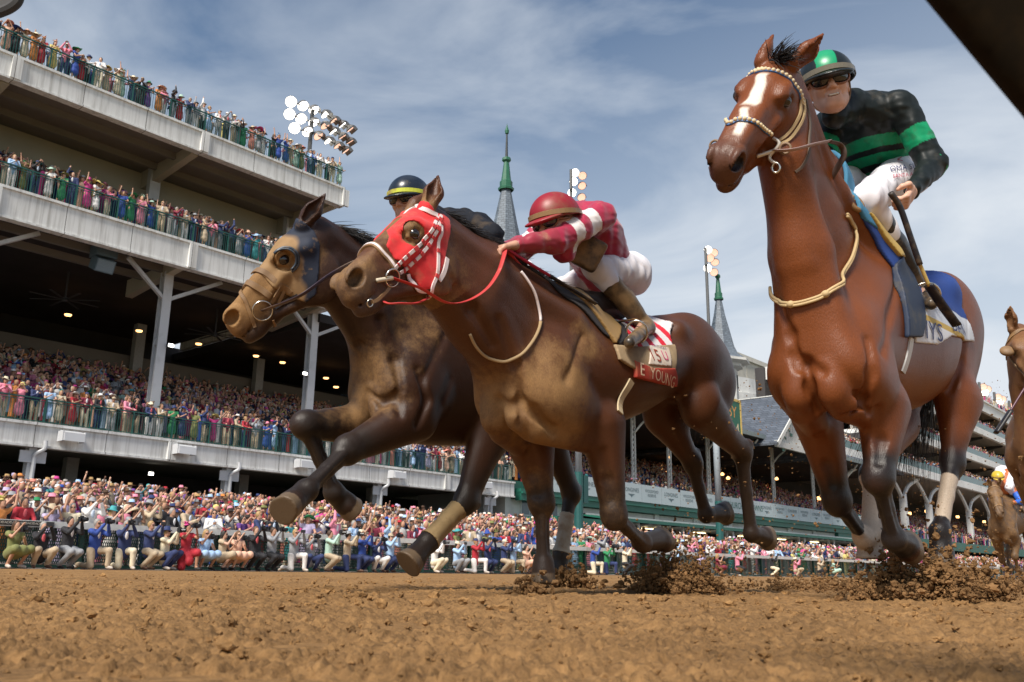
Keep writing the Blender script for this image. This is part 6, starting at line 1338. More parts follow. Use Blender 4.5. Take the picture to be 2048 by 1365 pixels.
    def rows(s0, s1, w0, w1, dw, z_of, ds, skip=0., jit=.15):
        for w in np.arange(w0, w1, -dw):
            for s_ in np.arange(s0, s1, ds):
                if g.random() < skip: continue
                p = S(s_ + g.uniform(-jit, jit) * 1.3, w + g.uniform(-.15, .15), z_of(w)); pts.append((p[0], p[1], p[2], YAW + g.uniform(-.4, .5)))
    rows(7, 50, -25.6, -40, .85, lambda w: .05 + (-w - 24.8) * .13, .56, .12)
    rows(50, 150, -25.6, -37, 1.0, lambda w: .05 + (-w - 24.8) * .11, .75, .12)
    crowd_mass('crowd_on_the_apron', pts, 'dense crowd in pinks, whites and hats on the sloping apron', 1); pts = []
    rows(10, 47, -42.3, -57, .88, lambda w: 6.07 + (-w - 41.5) * .35, .50, .06)
    crowd_mass('crowd_on_the_lower_seats', pts, 'dense crowd filling the seats above the lower balcony', 2); pts = []
    rows(10, 30.5, -42.1, -45.5, .8, lambda w: 16.22 + (-w - 41.5) * .42, .46, .05); rows(10, 31, -42.0, -42.6, .8, lambda w: 22.47, .48, .15)
    crowd_mass('crowd_on_the_upper_decks', pts, 'second rows of spectators on the upper decks', 3); pts = []
    rows(50, 118, -41.6, -62, 1.0, lambda w: 5.9 + (-w - 41.5) * .34, .80, .1)
    crowd_mass('crowd_in_the_old_grandstand', pts, 'dense pink and white crowd behind the sponsor banner', 4); pts = []
    rows(118, 215, -41.6, -58, 1.3, lambda w: 5.0 + (-w - 41.5) * .34, 1.0, .1)
    for z in (15.3, 20.4, 25.7, 31.2): rows(110 if z < 16 else 120, 225, -41.5, -43.2, .8, lambda w: z + (-w - 41.5) * .3, .95, .1)
    rows(150, 260, -25.6, -37, 1.6, lambda w: .05 + (-w - 24.8) * .11, 1.2, .1)
    crowd_mass('crowd_in_the_far_stand', pts, 'far crowd lining every balcony of the distant stand', 6)
# ============================================================ STANDS
def smb(): return MB()
def sbox(mb, s0, s1, w0, w1, z0, z1, col=None):
    P = [S(a, b, c) for c in (z0, z1) for a, b in ((s0, w0), (s1, w0), (s1, w1), (s0, w1))]; mb.hexa(P, col); return mb
def facade_mat(name, c, rough=.8): return mat(name, c, rough, var=.10, scale=.35, coords='Object', dirt=tuple(x * .62 for x in c), dscale=.9, dthr=(.52, .85), bump=.1)
def streaky(name, c, dark=(.20, .18, .15)):
    """pale painted concrete with rain streaks running down"""
    mt, n, b = nodemat(name); L = n.links.new; N_ = n.nodes.new; g = N_('ShaderNodeNewGeometry'); mp_ = N_('ShaderNodeMapping'); mp_.inputs['Scale'].default_value = (3.2, 3.2, .16); L(g.outputs['Position'], mp_.inputs[0])
    a = N_('ShaderNodeTexNoise'); a.inputs['Scale'].default_value = 1.4; a.inputs['Detail'].default_value = 7; a.inputs['Roughness'].default_value = .7; L(mp_.outputs[0], a.inputs['Vector']); r = N_('ShaderNodeMapRange'); r.inputs['From Min'].default_value = .46; r.inputs['From Max'].default_value = .76; r.inputs['To Max'].default_value = .7; L(a.outputs[0], r.inputs[0])
    mi = N_('ShaderNodeMixRGB'); mi.inputs[1].default_value = (*c, 1); mi.inputs[2].default_value = (*dark, 1); L(r.outputs[0], mi.inputs[0])
    dt = N_('ShaderNodeVectorMath'); dt.operation = 'DOT_PRODUCT'; dt.inputs[1].default_value = T; L(g.outputs['Position'], dt.inputs[0]); m1 = N_('ShaderNodeMath'); m1.operation = 'DIVIDE'; m1.inputs[1].default_value = 3.13; L(dt.outputs['Value'], m1.inputs[0]); fr = N_('ShaderNodeMath'); fr.operation = 'FRACT'; L(m1.outputs[0], fr.inputs[0]); lt = N_('ShaderNodeMath'); lt.operation = 'LESS_THAN'; lt.inputs[1].default_value = .011; L(fr.outputs[0], lt.inputs[0])
    mj = N_('ShaderNodeMixRGB'); mj.inputs[2].default_value = (.16, .15, .14, 1); L(lt.outputs[0], mj.inputs[0]); L(mi.outputs[0], mj.inputs[1]); L(mj.outputs[0], b.inputs['Base Color']); b.inputs['Roughness'].default_value = .7; return mt
def railing(name, s0, s1, w, z, h, label, step=.115, post=2.0, mt=None, grp=None):
    root = empty(name, S(s0, w, z), label, 'railing', grp); mb = MB(); M = mt or mat('green_rail_paint', (.012, .085, .07), .4)
    for q, t in ((z + h, .06), (z + h - .12, .03), (z + .08, .03)): sbox(mb, s0, s1, w - t / 2, w + t / 2, q - t / 2, q + t / 2)
    child(mb.build('handrail', M), root); mb = MB()
    for s_ in np.arange(s0, s1, step): sbox(mb, s_, s_ + .018, w - .009, w + .009, z + .08, z + h - .1)
    child(mb.build('baluster_panel', M), root)
    k = 0
    for s_ in np.arange(s0, s1 + .01, post):
        mb = MB(); sbox(mb, s_ - .03, s_ + .03, w - .034, w + .034, z - .02, z + h); child(mb.build('post', M), root); k += 1
    return root
def text_flat(name, txt, c, right, up, size, mt, parent=None, sx=1.): return text_on(None, name, txt, c, right, up, None, size, mt, parent, wrap=False, font_scale_x=sx)
def build_clubhouse():
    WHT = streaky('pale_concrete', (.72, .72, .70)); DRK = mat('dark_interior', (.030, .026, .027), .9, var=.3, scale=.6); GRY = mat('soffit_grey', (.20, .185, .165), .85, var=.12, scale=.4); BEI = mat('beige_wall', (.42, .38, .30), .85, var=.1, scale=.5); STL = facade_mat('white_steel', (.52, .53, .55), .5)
    root = empty('clubhouse_stand', S(5, -41, 0), 'white multi-deck clubhouse stand on the left with open balconies', 'grandstand')
    S0 = -6.
    def part(name, mb, m_, lab=None):
        o = mb.build(name, m_, None, False); child(o, root)
        if lab: o['label'] = lab
        return o
    # fascias
    for (z0, z1, s1, lab) in ((5.05, 6.05, 47.4, 'lower balcony fascia'), (14.8, 16.2, 31.3, 'middle balcony fascia'), (21.25, 22.42, 31.3, 'roof terrace fascia')):
        mb = MB(); sbox(mb, S0, s1, -41.35, -41.0, z0, z1); sbox(mb, S0, s1 + .02, -41.4, -40.9, z1 - .1, z1 + .02); sbox(mb, S0, s1 + .02, -41.4, -40.93, z0 - .05, z0 + .05)
        sbox(mb, s1 - .35, s1 + .003, -58, -41.36, z0 + .003, z1 - .003); part('fascia', mb, WHT)
        for s_ in np.arange(12.4 + 9.4 * 0, s1, 9.4): mb = MB(); sbox(mb, s_ - .02, s_ + .42, -41.0, -40.86, z0 + .02, z1 - .12); part('fascia_block', mb, WHT)
    # decks and soffits
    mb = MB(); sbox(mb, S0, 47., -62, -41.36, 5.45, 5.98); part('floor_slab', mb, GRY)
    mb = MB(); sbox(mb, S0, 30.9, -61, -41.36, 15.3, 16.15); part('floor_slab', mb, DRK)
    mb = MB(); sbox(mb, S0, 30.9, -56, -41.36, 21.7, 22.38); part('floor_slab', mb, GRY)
    # stepped seating
    mb = MB()
    for k in range(18): sbox(mb, S0, 47, -42.4 - .88 * (k + 1), -42.4 - .88 * k, 5.98, 6.05 + .31 * (k + .6))
    part('seating_steps', mb, GRY)
    mb = MB()
    for k in range(5): sbox(mb, S0, 30.8, -42.4 - .8 * (k + 1), -42.4 - .8 * k, 16.15, 16.2 + .33 * (k + .6))
    part('seating_steps', mb, GRY)
    # walls at the back
    mb = MB(); sbox(mb, S0, 30.9, -47.2, -46.8, 16.2, 21.6); part('back_wall', mb, BEI)
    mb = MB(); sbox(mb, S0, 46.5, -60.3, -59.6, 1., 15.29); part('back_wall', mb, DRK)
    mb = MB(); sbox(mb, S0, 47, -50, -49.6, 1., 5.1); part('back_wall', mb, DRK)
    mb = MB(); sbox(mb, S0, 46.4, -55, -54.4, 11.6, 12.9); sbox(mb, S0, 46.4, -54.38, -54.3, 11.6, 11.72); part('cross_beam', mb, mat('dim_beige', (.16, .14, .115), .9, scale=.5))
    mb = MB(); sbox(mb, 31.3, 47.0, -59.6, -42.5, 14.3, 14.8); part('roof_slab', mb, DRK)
    # beams under the decks
    for z0, s1 in ((14.9, 31), (21.2, 31)):
        for s_ in (12.4, 21.8, 31.1 - .25):
            mb = MB(); P = [S(s_ - .2, -47, z0 - .55), S(s_ + .2, -47, z0 - .55), S(s_ + .2, -41.5, z0 - .02), S(s_ - .2, -41.5, z0 - .02), S(s_ - .2, -47, z0 + .6), S(s_ + .2, -47, z0 + .6), S(s_ + .2, -41.5, z0 + .6), S(s_ - .2, -41.5, z0 + .6)]; mb.hexa(P); part('cantilever_beam', mb, BEI)
    for w in (-43.2, -45.2):
        for a_, b_ in ((14.95, 15.3), (21.35, 21.7)): mb = MB(); sbox(mb, S0, 30.8, w - .12, w + .12, a_, b_); part('ceiling_beam', mb, GRY)
    # columns
    for s_ in (12.4, 21.8, 31.15, 40.5):
        mb = MB(); sbox(mb, s_ - .24, s_ + .24, -43.2, -43.1, 6, 14.9); sbox(mb, s_ - .24, s_ + .24, -42.8, -42.7, 6, 14.9); sbox(mb, s_ - .05, s_ + .05, -43.1, -42.8, 6, 14.9); sbox(mb, s_ - .20, s_ + .20, -43.11, -42.79, 11.0, 11.35)
        part('column', mb, STL)
        mb = MB(); mb.beam(S(s_, -42.9, 13.4), S(s_ + 2.6, -42.0, 14.85), .16, .18); mb.beam(S(s_, -42.9, 13.4), S(s_ - 2.6, -42.0, 14.85), .16, .18); part('brace', mb, STL)
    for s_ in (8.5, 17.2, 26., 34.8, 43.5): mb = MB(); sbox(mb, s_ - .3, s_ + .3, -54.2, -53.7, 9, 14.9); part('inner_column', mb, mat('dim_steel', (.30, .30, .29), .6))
    for s_ in (12.4, 21.8, 30.8): mb = MB(); sbox(mb, s_ - .3, s_ + .3, -45.9, -45.5, 16.2, 21.6); part('column', mb, STL)
    for s_ in (6.3, 15.8, 25.4, 35.5, 45.2):
        mb = MB(); sbox(mb, s_ - .07, s_ + .07, -41.62, -41.25, .8, 5.05); sbox(mb, s_ - .17, s_ + .17, -41.30, -41.24, .8, 5.05); sbox(mb, s_ - .17, s_ + .17, -41.66, -41.60, .8, 5.05); sbox(mb, s_ - .55, s_ + .55, -41.235, -41.18, 4.35, 4.85); part('column', mb, STL)
        mb = MB(); mb.tube(cr_spline([S(s_ + .3, -40.85, 5.3), S(s_ + .3, -40.85, 4.95), S(s_ + .05, -41.1, 4.7), S(s_ + .05, -41.15, 4.2), S(s_ + .05, -41.15, 1.)], 6), .09, 8); part('drain_pipe', mb, STL)
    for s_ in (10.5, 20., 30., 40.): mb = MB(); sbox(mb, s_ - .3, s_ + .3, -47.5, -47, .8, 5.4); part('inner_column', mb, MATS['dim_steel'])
    # end wall pieces by the link building
    mb = MB(); sbox(mb, 45.9, 46.3, -49, -42.2, 1, 5.4); sbox(mb, 44, 50, -44.6, -44.2, .8, 4.3); part('end_wall', mb, facade_mat('block_wall', (.33, .34, .34)))
    railing('balcony_railing', 8, 47.3, -41.1, 6.06, 1.08, 'dark green balustrade along the lower balcony', grp='green balcony railings')
    railing('balcony_railing', 8, 31.2, -41.1, 16.2, 1.1, 'dark green balustrade along the middle balcony', grp='green balcony railings')
    railing('balcony_railing', 8, 31.2, -41.1, 22.44, 1.1, 'dark green balustrade along the roof terrace', grp='green balcony railings')
    # long box lights hung on the lower fascia
    first = None
    for k, (s_, lab) in enumerate(((17.1, 'leftmost'), (22.5, 'second from the left'), (29.6, 'third from the left'), (36.3, 'fourth from the left'), (44, 'rightmost'))):
        r = empty('fascia_speaker', S(s_, -40.6, 5.65), 'white box speaker on the lower fascia, %s of the five' % lab, 'speaker', 'white box speakers on the lower fascia')
        mb = MB(); P = [S(s_ - .45, -40.75, 5.45), S(s_ + .45, -40.75, 5.45), S(s_ + .45, -40.3, 5.35), S(s_ - .45, -40.3, 5.35), S(s_ - .45, -40.85, 5.85), S(s_ + .45, -40.85, 5.85), S(s_ + .45, -40.35, 5.72), S(s_ - .45, -40.35, 5.72)]; mb.hexa(P); child(mb.build('case', STL), r)
        for q_ in (-.5, .455): mb = MB(); sbox(mb, s_ + q_, s_ + q_ + .045, -40.95, -40.4, 5.35, 5.8); child(mb.build('bracket', STL), r)
    # big hanging loudspeaker
    p = at(206, 520, -42.5); r = empty('hanging_loudspeaker', p, 'blue grey loudspeaker hung under the middle deck', 'loudspeaker'); mb = MB(); u = unit(N - Z3 * .45)
    mb.box(p + Z3 * .35, (.5, .42, .28), (T, N, Z3)); mb.box(p - Z3 * .25, (.45, .4, .32), (T, u, np.cross(T, u))); child(mb.build('cabinet', mat('speaker_blue_grey', (.10, .15, .19), .6)), r)
    mb = MB(); mb.box(p - Z3 * .25 + u * .41, (.4, .01, .27), (T, u, np.cross(T, u))); child(mb.build('grille', mat('speaker_grille', (.16, .22, .27), .5, scale=90, var=.4)), r)
    mb = MB(); mb.tube([p + Z3 * .6, A(p[0], p[1], 14.9)], .05, 6); child(mb.build('hanger', mat('dark_steel', (.05, .05, .055), .5)), r)
    # ceiling fans, lit down-lights and flood lamps
    for k, (x, y, w, lab) in enumerate(((130, 600, -48, 'left'), (430, 670, -48, 'right'))):
        p = at(x, y, w); r = empty('ceiling_fan', p, 'large dark ceiling fan over the lower seats, the %s one' % lab, 'fan', 'ceiling fans'); mb = MB()
        for j in range(8): a = j * math.pi / 4; mb.beam(p, p + (T * math.cos(a) + N * math.sin(a)) * 1.8, .14, .02)
        child(mb.build('blade_set', MATS['dark_steel']), r); mb = MB(); mb.tube([p - Z3 * .1, A(p[0], p[1], 15.3)], .05, 6); mb.lathe(p, [(0, -.15), (.15, -.1), (.15, .12), (0, .15)], 10); child(mb.build('motor', MATS['dark_steel']), r)
    LIT = mat('warm_downlight', (.9, .6, .3), .5, emit=(1., .50, .18), estr=2.6)
    for k, (x, y) in enumerate(((136, 632), (278, 664), (397, 690), (512, 714), (565, 727), (652, 758), (672, 776))):
        p = at(x, y, -51 - k * .1); mb = MB(); mb.lathe(p, [(0, -.02), (.17, 0), (.2, .08), (0, .09)], 12); o = mb.build('downlight', LIT); o.location = (0, 0, 0)
        tag(o, 'small warm recessed light in the lower ceiling, number %s from the left' % ('one', 'two', 'three', 'four', 'five', 'six', 'seven')[k], 'ceiling light', 'warm ceiling lights')
    for k, (x, y, w, lab) in enumerate(((340, 692, -42.6, 'on the left steel column'), (608, 748, -42.6, 'on the right steel column'), (300, 948, -46.9, 'on the pillar under the lower balcony'))):
        p = at(x, y, w); r = empty('flood_lamp', p, 'small lit flood lamp ' + lab, 'lamp', 'small flood lamps'); mb = MB(); mb.box(p, (.16, .1, .1), (T, N, Z3)); child(mb.build('housing', MATS['dark_steel']), r)
        mb = MB(); mb.box(p + N * .105, (.14, .01, .08), (T, N, Z3)); child(mb.build('lens', mat('lamp_lens', (1, 1, 1), .3, emit=(1, .95, .85), estr=7)), r)
def build_rail():
    WR = mat('white_rail_paint', (.66, .66, .63), .45, dirt=(.40, .32, .22), dscale=1.2, dthr=(.55, .8)); root = empty('track_rail', S(2, -24, 0), 'white running rail with green mesh fence along the outside of the dirt', 'rail')
    mb = MB(); sbox(mb, 0, 200, -24.12, -23.95, 1.0, 1.16); sbox(mb, 0, 200, -24.34, -24.121, 1.03, 1.13); child(mb.build('top_rail', WR), root)
    mt, n, b = nodemat('green_mesh_fence'); b.inputs['Base Color'].default_value = (.012, .085, .065, 1); b.inputs['Roughness'].default_value = .6
    tx = n.nodes.new('ShaderNodeNewGeometry'); dt = n.nodes.new('ShaderNodeVectorMath'); dt.operation = 'DOT_PRODUCT'; dt.inputs[1].default_value = T; sp = n.nodes.new('ShaderNodeSeparateXYZ'); cb = n.nodes.new('ShaderNodeCombineXYZ'); L = n.links.new
    L(tx.outputs['Position'], dt.inputs[0]); L(tx.outputs['Position'], sp.inputs[0]); L(dt.outputs['Value'], cb.inputs[0]); L(sp.outputs['Z'], cb.inputs[1]); br = n.nodes.new('ShaderNodeTexBrick'); br.inputs['Scale'].default_value = 1; br.inputs['Brick Width'].default_value = .055; br.inputs['Row Height'].default_value = .085; br.inputs['Mortar Size'].default_value = .012; br.inputs['Color1'].default_value = (0, 0, 0, 1); br.inputs['Color2'].default_value = (0, 0, 0, 1); br.inputs['Mortar'].default_value = (1, 1, 1, 1); br.offset = .5
    L(cb.outputs[0], br.inputs['Vector']); L(br.outputs['Color'], b.inputs['Alpha'])
    mb = MB(); sbox(mb, 0, 200, -24.36, -24.35, .12, 1.02); child(mb.build('mesh_panel', mt), root)
    G = mat('green_rail_paint', (.012, .085, .07), .4); mb = MB(); sbox(mb, 0, 200, -24.4, -24.3, .02, .10); child(mb.build('bottom_board', G), root)
    k = 0
    for s_ in np.arange(1, 150, 2.45 if True else 2):
        if k >= 60: break
        mb = MB(); sbox(mb, s_ - .05, s_ + .05, -24.33, -24.22, 0, 1.03); child(mb.build('post', G), root); k += 1
    # sponsor strip on the near end
    p0 = at(-30, 1045, -23.94) @ T; p1 = at(108, 1052, -23.94) @ T; r2 = tag(None or sbox(MB(), p0, p1, -23.949, -23.935, 1.025, 1.14).build('banner_strip', mat('black_banner', (.02, .018, .018), .6)), 'black strip banner with repeated lettering on the left end of the rail', 'banner')
    n_ = 9; 
    for i in range(n_): text_flat('lettering', 'COADY', S(p0 + (p1 - p0) * (i + .5) / n_, -23.930, 1.083), T, Z3, .085, mat('pale_print', (.55, .5, .42), .6), None).parent = r2
    for c in r2.children: c.matrix_parent_inverse = Matrix.Identity(4)
def build_apron():
    mb = MB(); P = [S(-20, -24.4, -.04), S(300, -24.4, -.04), S(300, -42, 1.9), S(-20, -42, 2.2)]; mb.add(P, [(0, 1, 2, 3)]); kind(mb.build('apron_pavement', mat('apron_concrete', (.22, .20, .18), .9, scale=.8)), 'structure')
def lamp_tower(name, base, top, heads, label, hr, cat='floodlight', cross=True, face=None, lit=None):
    root = empty(name, base, label, cat, 'stadium floodlight masts'); D = mat('mast_grey', (.10, .10, .10), .5); face = unit(face if face is not None else (CAM - top) * A(1, 1, 0) + Z3 * -6)
    mb = MB(); mb.tube([base, top], [hr * .42, hr * .34], 10); child(mb.build('mast', D), root); mb = MB()
    rows = {}
    for h_ in heads: rows.setdefault(h_[2], []).append(h_[0])
    for q in rows.values(): q = sorted(q, key=lambda v: v @ T); (mb.tube(q, .06, 6) if len(q) > 1 else None)
    if mb.V: child(mb.build('cross_arm', D), root)
    for c, on, _ in heads:
        tt = min(1, max(0, (proj(c)[0] - proj(heads[0][0])[0]) / 90)); f = unit(unit(CAM - c) * (1 - .75 * tt) + (T * .5 - Z3 * .35) * (.25 + tt) + RNG.normal(0, .04, 3)); L_ = mat('floodlight_lens', (1, .95, .9), .2, emit=(1, .93, .82), estr=4.) if on else mat('floodlight_lens_warm', (1, .8, .7), .2, emit=(1, .55, .38), estr=.8)
        mb = MB(); mb.lathe(c, [(.03, -hr * .9), (hr * .45, -hr * .75), (hr * .85, -hr * .3), (hr, 0), (hr * .97, .0), (hr * .8, -hr * .2)], 16, f); u = unit(Z3 - (Z3 @ f) * f); sd_ = np.cross(f, u)
        mb.add([c + sd_ * hr * math.cos(a) * 1.03 + u * hr * math.sin(a) * 1.03 + f * k_ for k_ in (0, hr * .7) for a in np.linspace(0, math.pi, 9)], [(i, i + 1, i + 10, i + 9) for i in range(8)])
        o = mb.build('lamp_housing', D, None, True); child(o, root)
        mb = MB(); mb.lathe(c, [(0, .02), (hr * .55, .02), (hr * .93, -.02)], 16, f); q = mb.build('lens', L_, None, True); q.parent = o
    return root
def build_lights():
    def heads(L, Wd): return [(at(x, y, Wd), on, r) for x, y, on, r in L]
    L1 = [(582, 204, 1, 0), (606, 212, 1, 0), (628, 220, 1, 0), (652, 229, 1, 0), (669, 241, 0, 0), (686, 250, 1, 0), (702, 259, 0, 0), (579, 229, 1, 1), (602, 238, 1, 1), (627, 245, 1, 1), (651, 252, 0, 1), (668, 263, 1, 1), (686, 274, 0, 1), (701, 284, 0, 1), (589, 257, 1, 2), (615, 264, 1, 2), (637, 272, 0, 2), (658, 282, 1, 2), (677, 292, 0, 2), (693, 302, 0, 2)]
    Wd = -62; b = at(630, 380, Wd); t = at(625, 222, Wd); b[:2] = t[:2]; b[2] = 20; lamp_tower('floodlight_mast', b, t, heads(L1, Wd), 'tall floodlight mast with three rows of lamps behind the roof terrace', .52)
    L2 = [(1150, 346, 1, 0), (1165, 352, 0, 1), (1147, 364, 1, 2), (1164, 372, 0, 3), (1144, 386, 1, 4), (1163, 395, 0, 5)]
    Wd = -55; t = at(1142, 340, Wd); b = t.copy(); b[2] = 18; lamp_tower('floodlight_mast', b, t, heads(L2, Wd), 'floodlight mast rising just behind the crimson helmet', .48)
    L3 = [(1416, 500, 1, 0), (1428, 506, 0, 1), (1420, 517, 0, 2), (1430, 525, 0, 3), (1415, 537, 1, 4), (1428, 545, 0, 5)]
    Wd = -60; t = at(1411, 496, Wd); b = t.copy(); b[2] = 14; lamp_tower('floodlight_mast', b, t, heads(L3, Wd), 'floodlight mast in front of the right slate spire', .62)
    for k, (x, y) in enumerate(((1966, 775), (1996, 795), (2026, 812))): t = at(x - 8, y - 10, -46); b = t.copy(); b[2] = 30; lamp_tower('floodlight_mast', b, t, heads([(x, y, 0, 0), (x + 3, y + 10, 1, 1), (x + 9, y + 4, 0, 2)], -46), 'small distant floodlight mast on the far stand, %s of three' % ('left', 'middle', 'right')[k], .8)
    for k, (x, yt, w, lab) in enumerate(((1157, 905, -30, 'left'), (1437, 870, -30, 'right'))):
        p = at(x, 1000, w); r = empty('light_pole', A(p[0], p[1], 0), 'grey pole with dark green base in front of the sponsor banner, %s one' % lab, 'pole', 'poles in front of the old grandstand')
        q = at(x, 950, w)[2] if k == 0 else at(x, 1000, w)[2]; h0 = at(x, (945, 1003)[k], w)[2]; mb = MB(); mb.tube([A(p[0], p[1], h0), A(p[0], p[1], (15, 12.6)[k])], .19 if k == 0 else .22, 12); child(mb.build('shaft', mat('pole_grey', (.36, .41, .45), .5), None, True), r)
        mb = MB(); mb.tube([A(p[0], p[1], 0), A(p[0], p[1], h0)], .26, 12); mb.box(A(p[0], p[1], h0 - .9) + T * .42, (.2, .22, .75), (T, N, Z3)); child(mb.build('base_sleeve', mat('pole_green', (.015, .09, .085), .5), None, False), r)
def slate(name, c=(.085, .10, .125)):
    mt, n, b = nodemat(name); L = n.links.new; N_ = n.nodes.new; g = N_('ShaderNodeNewGeometry'); sp = N_('ShaderNodeSeparateXYZ'); dt = N_('ShaderNodeVectorMath'); dt.operation = 'DOT_PRODUCT'; dt.inputs[1].default_value = T * .8 + N * .6; L(g.outputs['Position'], dt.inputs[0]); L(g.outputs['Position'], sp.inputs[0]); cb = N_('ShaderNodeCombineXYZ'); L(dt.outputs['Value'], cb.inputs[0]); L(sp.outputs['Z'], cb.inputs[1])
    br = N_('ShaderNodeTexBrick'); br.inputs['Scale'].default_value = 1; br.inputs['Brick Width'].default_value = .5; br.inputs['Row Height'].default_value = .28; br.inputs['Mortar Size'].default_value = .02; br.inputs['Color1'].default_value = (*[x * .8 for x in c], 1); br.inputs['Color2'].default_value = (*[x * 1.25 for x in c], 1); br.inputs['Mortar'].default_value = (*[x * .35 for x in c], 1); br.offset = .5
    L(cb.outputs[0], br.inputs['Vector']); L(br.outputs[0], b.inputs['Base Color']); b.inputs['Roughness'].default_value = .6; return mt
def spire(s_, w, zt, zb, rb, label, zfin, base_z, rt=.52):
    SL = slate('spire_slate', (.13, .155, .185)); CU = mat('copper_green', (.022, .12, .065), .5, var=.2, scale=2); c = S(s_, w, 0); root = empty('spire', S(s_, w, base_z), label, 'spire', 'twin slate spires'); ax = Z3
    h = zt - zb; mb = MB(); mb.lathe(c, [(rb * 1.15, zb - .12), (rb * 1.12, zb), (rb * .80, zb + h * .09), (rb * .60, zb + h * .24), (rb * .44, zb + h * .48), (rb * .26, zb + h * .74), (rt, zt)], 8); child(mb.build('slate_cone', SL), root)
    mb = MB(); r = rt; mb.lathe(c, [(r * 1.6, zt - .1), (r * 1.7, zt + .15), (r * 1.3, zt + .3), (r * 1.35, zt + .9), (r * 1.05, zt + 1.0), (r * .55, zt + 3.2), (r * .95, zt + 3.4), (r * .9, zt + 3.7), (.12, zt + 3.9)], 8); child(mb.build('copper_cap', CU), root)
    mb = MB(); mb.tube([c + Z3 * (zt + 3.8), c + Z3 * zfin], [.16, .09], 8); child(mb.build('finial_rod', mat('dark_iron', (.03, .035, .035), .5)), root); mb = MB(); mb.lathe(c + Z3 * zfin, [(0, -.1), (.2, .05), (.24, .4), (.1, .8), (.0, 1.3)], 8); child(mb.build('finial_ball', CU), root)
    WT = facade_mat('spire_white', (.58, .57, .54)); mb = MB(); mb.lathe(c, [(rb * .7, base_z), (rb * .7, zb - 1.5), (rb * .95, zb - 1.2), (rb * .95, zb - .8), (rb * 1.25, zb - .5), (rb * 1.25, zb - .14)], 8); child(mb.build('turret', WT), root)
    for k in range(8): mb = MB(); a = math.pi / 8 + k * math.pi / 4; d = T * math.cos(a) + N * math.sin(a); mb.box(c + Z3 * (zb - 3.2) + d * rb * .655, (.08, rb * .14, .9), (d, np.cross(Z3, d), Z3)); child(mb.build('louvre', mat('louvre_dark', (.05, .06, .06), .6)), root)
def build_old_stand():
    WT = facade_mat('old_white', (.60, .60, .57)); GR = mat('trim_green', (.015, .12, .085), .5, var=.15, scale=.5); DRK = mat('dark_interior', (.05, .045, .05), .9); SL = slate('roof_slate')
    root = empty('old_grandstand', S(50, -41, 0), 'historic grandstand with slate roof, gable and lattice columns beyond the clubhouse', 'grandstand')
    def part(name, mb, m_, sm=False): o = mb.build(name, m_, None, sm); child(o, root); return o
    E0, E1 = 48.2, 118.
    mb = MB(); sbox(mb, E0, E1, -41.6, -41.05, 4.9, 5.7); sbox(mb, E0, E1, -41.4, -40.9, 5.35, 5.5); part('floor_trim', mb, GR)
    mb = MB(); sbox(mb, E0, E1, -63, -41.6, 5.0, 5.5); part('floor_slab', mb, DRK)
    mb = MB()
    for k in range(20): sbox(mb, E0, E1, -42.4 - 1. * (k + 1), -42.4 - 1. * k, 5.5, 5.6 + .34 * (k + .6))
    part('seating_steps', mb, mat('seat_grey', (.12, .11, .11), .9))
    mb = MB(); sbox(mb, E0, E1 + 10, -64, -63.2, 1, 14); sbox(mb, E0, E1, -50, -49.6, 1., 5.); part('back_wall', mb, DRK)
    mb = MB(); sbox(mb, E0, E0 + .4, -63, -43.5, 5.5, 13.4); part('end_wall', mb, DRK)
    # roof: front slope, back slope
    ez, rz, ew, rw = 13.7, 22.5, -39.9, -56.
    mb = MB(); P = [S(E0, ew, ez), S(E1 + 8, ew, ez), S(E1 + 8, rw, rz), S(E0, rw, rz), S(E0, -72, ez), S(E1 + 8, -72, ez)]; mb.add(P, [(0, 1, 2, 3), (3, 2, 5, 4)]); part('slate_roof', mb, SL)
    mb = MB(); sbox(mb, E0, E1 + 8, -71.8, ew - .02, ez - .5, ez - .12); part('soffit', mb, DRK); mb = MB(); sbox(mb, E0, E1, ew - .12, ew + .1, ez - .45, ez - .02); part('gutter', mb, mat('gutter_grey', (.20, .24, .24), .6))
    # gabled wing, its face towards the track
    gl = at(1551, 884, -38.6); ga = at(1602, 792, -38.6); s0, z0, s1, z1 = gl @ T, gl[2], ga @ T, ga[2]; s2 = 2 * s1 - s0
    mb = MB(); mb.add([S(s0, -38.6, z0), S(s2, -38.6, z0), S(s1, -38.6, z1), S(s0, -39.0, z0), S(s2, -39.0, z0), S(s1, -39.0, z1)], [(0, 1, 2), (5, 4, 3), (0, 3, 4, 1)]); part('gable_face', mb, WT)
    mb = MB()
    for s_ in np.arange(s0 + .4, s2, .55): zt = z0 + (z1 - z0) * (1 - abs(s_ - s1) / (s1 - s0)) - .1; (sbox(mb, s_ - .03, s_ + .03, -38.6, -38.57, z0, zt) if zt > z0 else None)
    part('gable_batten', mb, WT)
    mb = MB(); bk = -60; ov = .5
    for sa, sg in ((s0, 1), (s2, -1)): mb.hexa([S(sa - sg * ov, -38.2, z0 - .35), S(s1, -38.2, z1 + .02), S(s1, bk, z1 + .02), S(sa - sg * ov, bk, z0 - .35), S(sa - sg * ov, -38.2, z0 - .1), S(s1, -38.2, z1 + .3), S(s1, bk, z1 + .3), S(sa - sg * ov, bk, z0 - .1)])
    part('gable_roof', mb, SL)
    mb = MB(); mb.beam(S(s0 - .4, -38.15, z0 - .25), S(s1, -38.15, z1 + .15), .12, .42); mb.beam(S(s2 + .4, -38.15, z0 - .25), S(s1, -38.15, z1 + .15), .12, .42); sbox(mb, s0 - .3, s2 + .3, -38.58, -38.3, z0 - .5, z0 + .12); mb.beam(S(s1, -38.2, z1 + .36), S(s1, bk, z1 + .36), .16, .1); part('gable_trim', mb, WT)
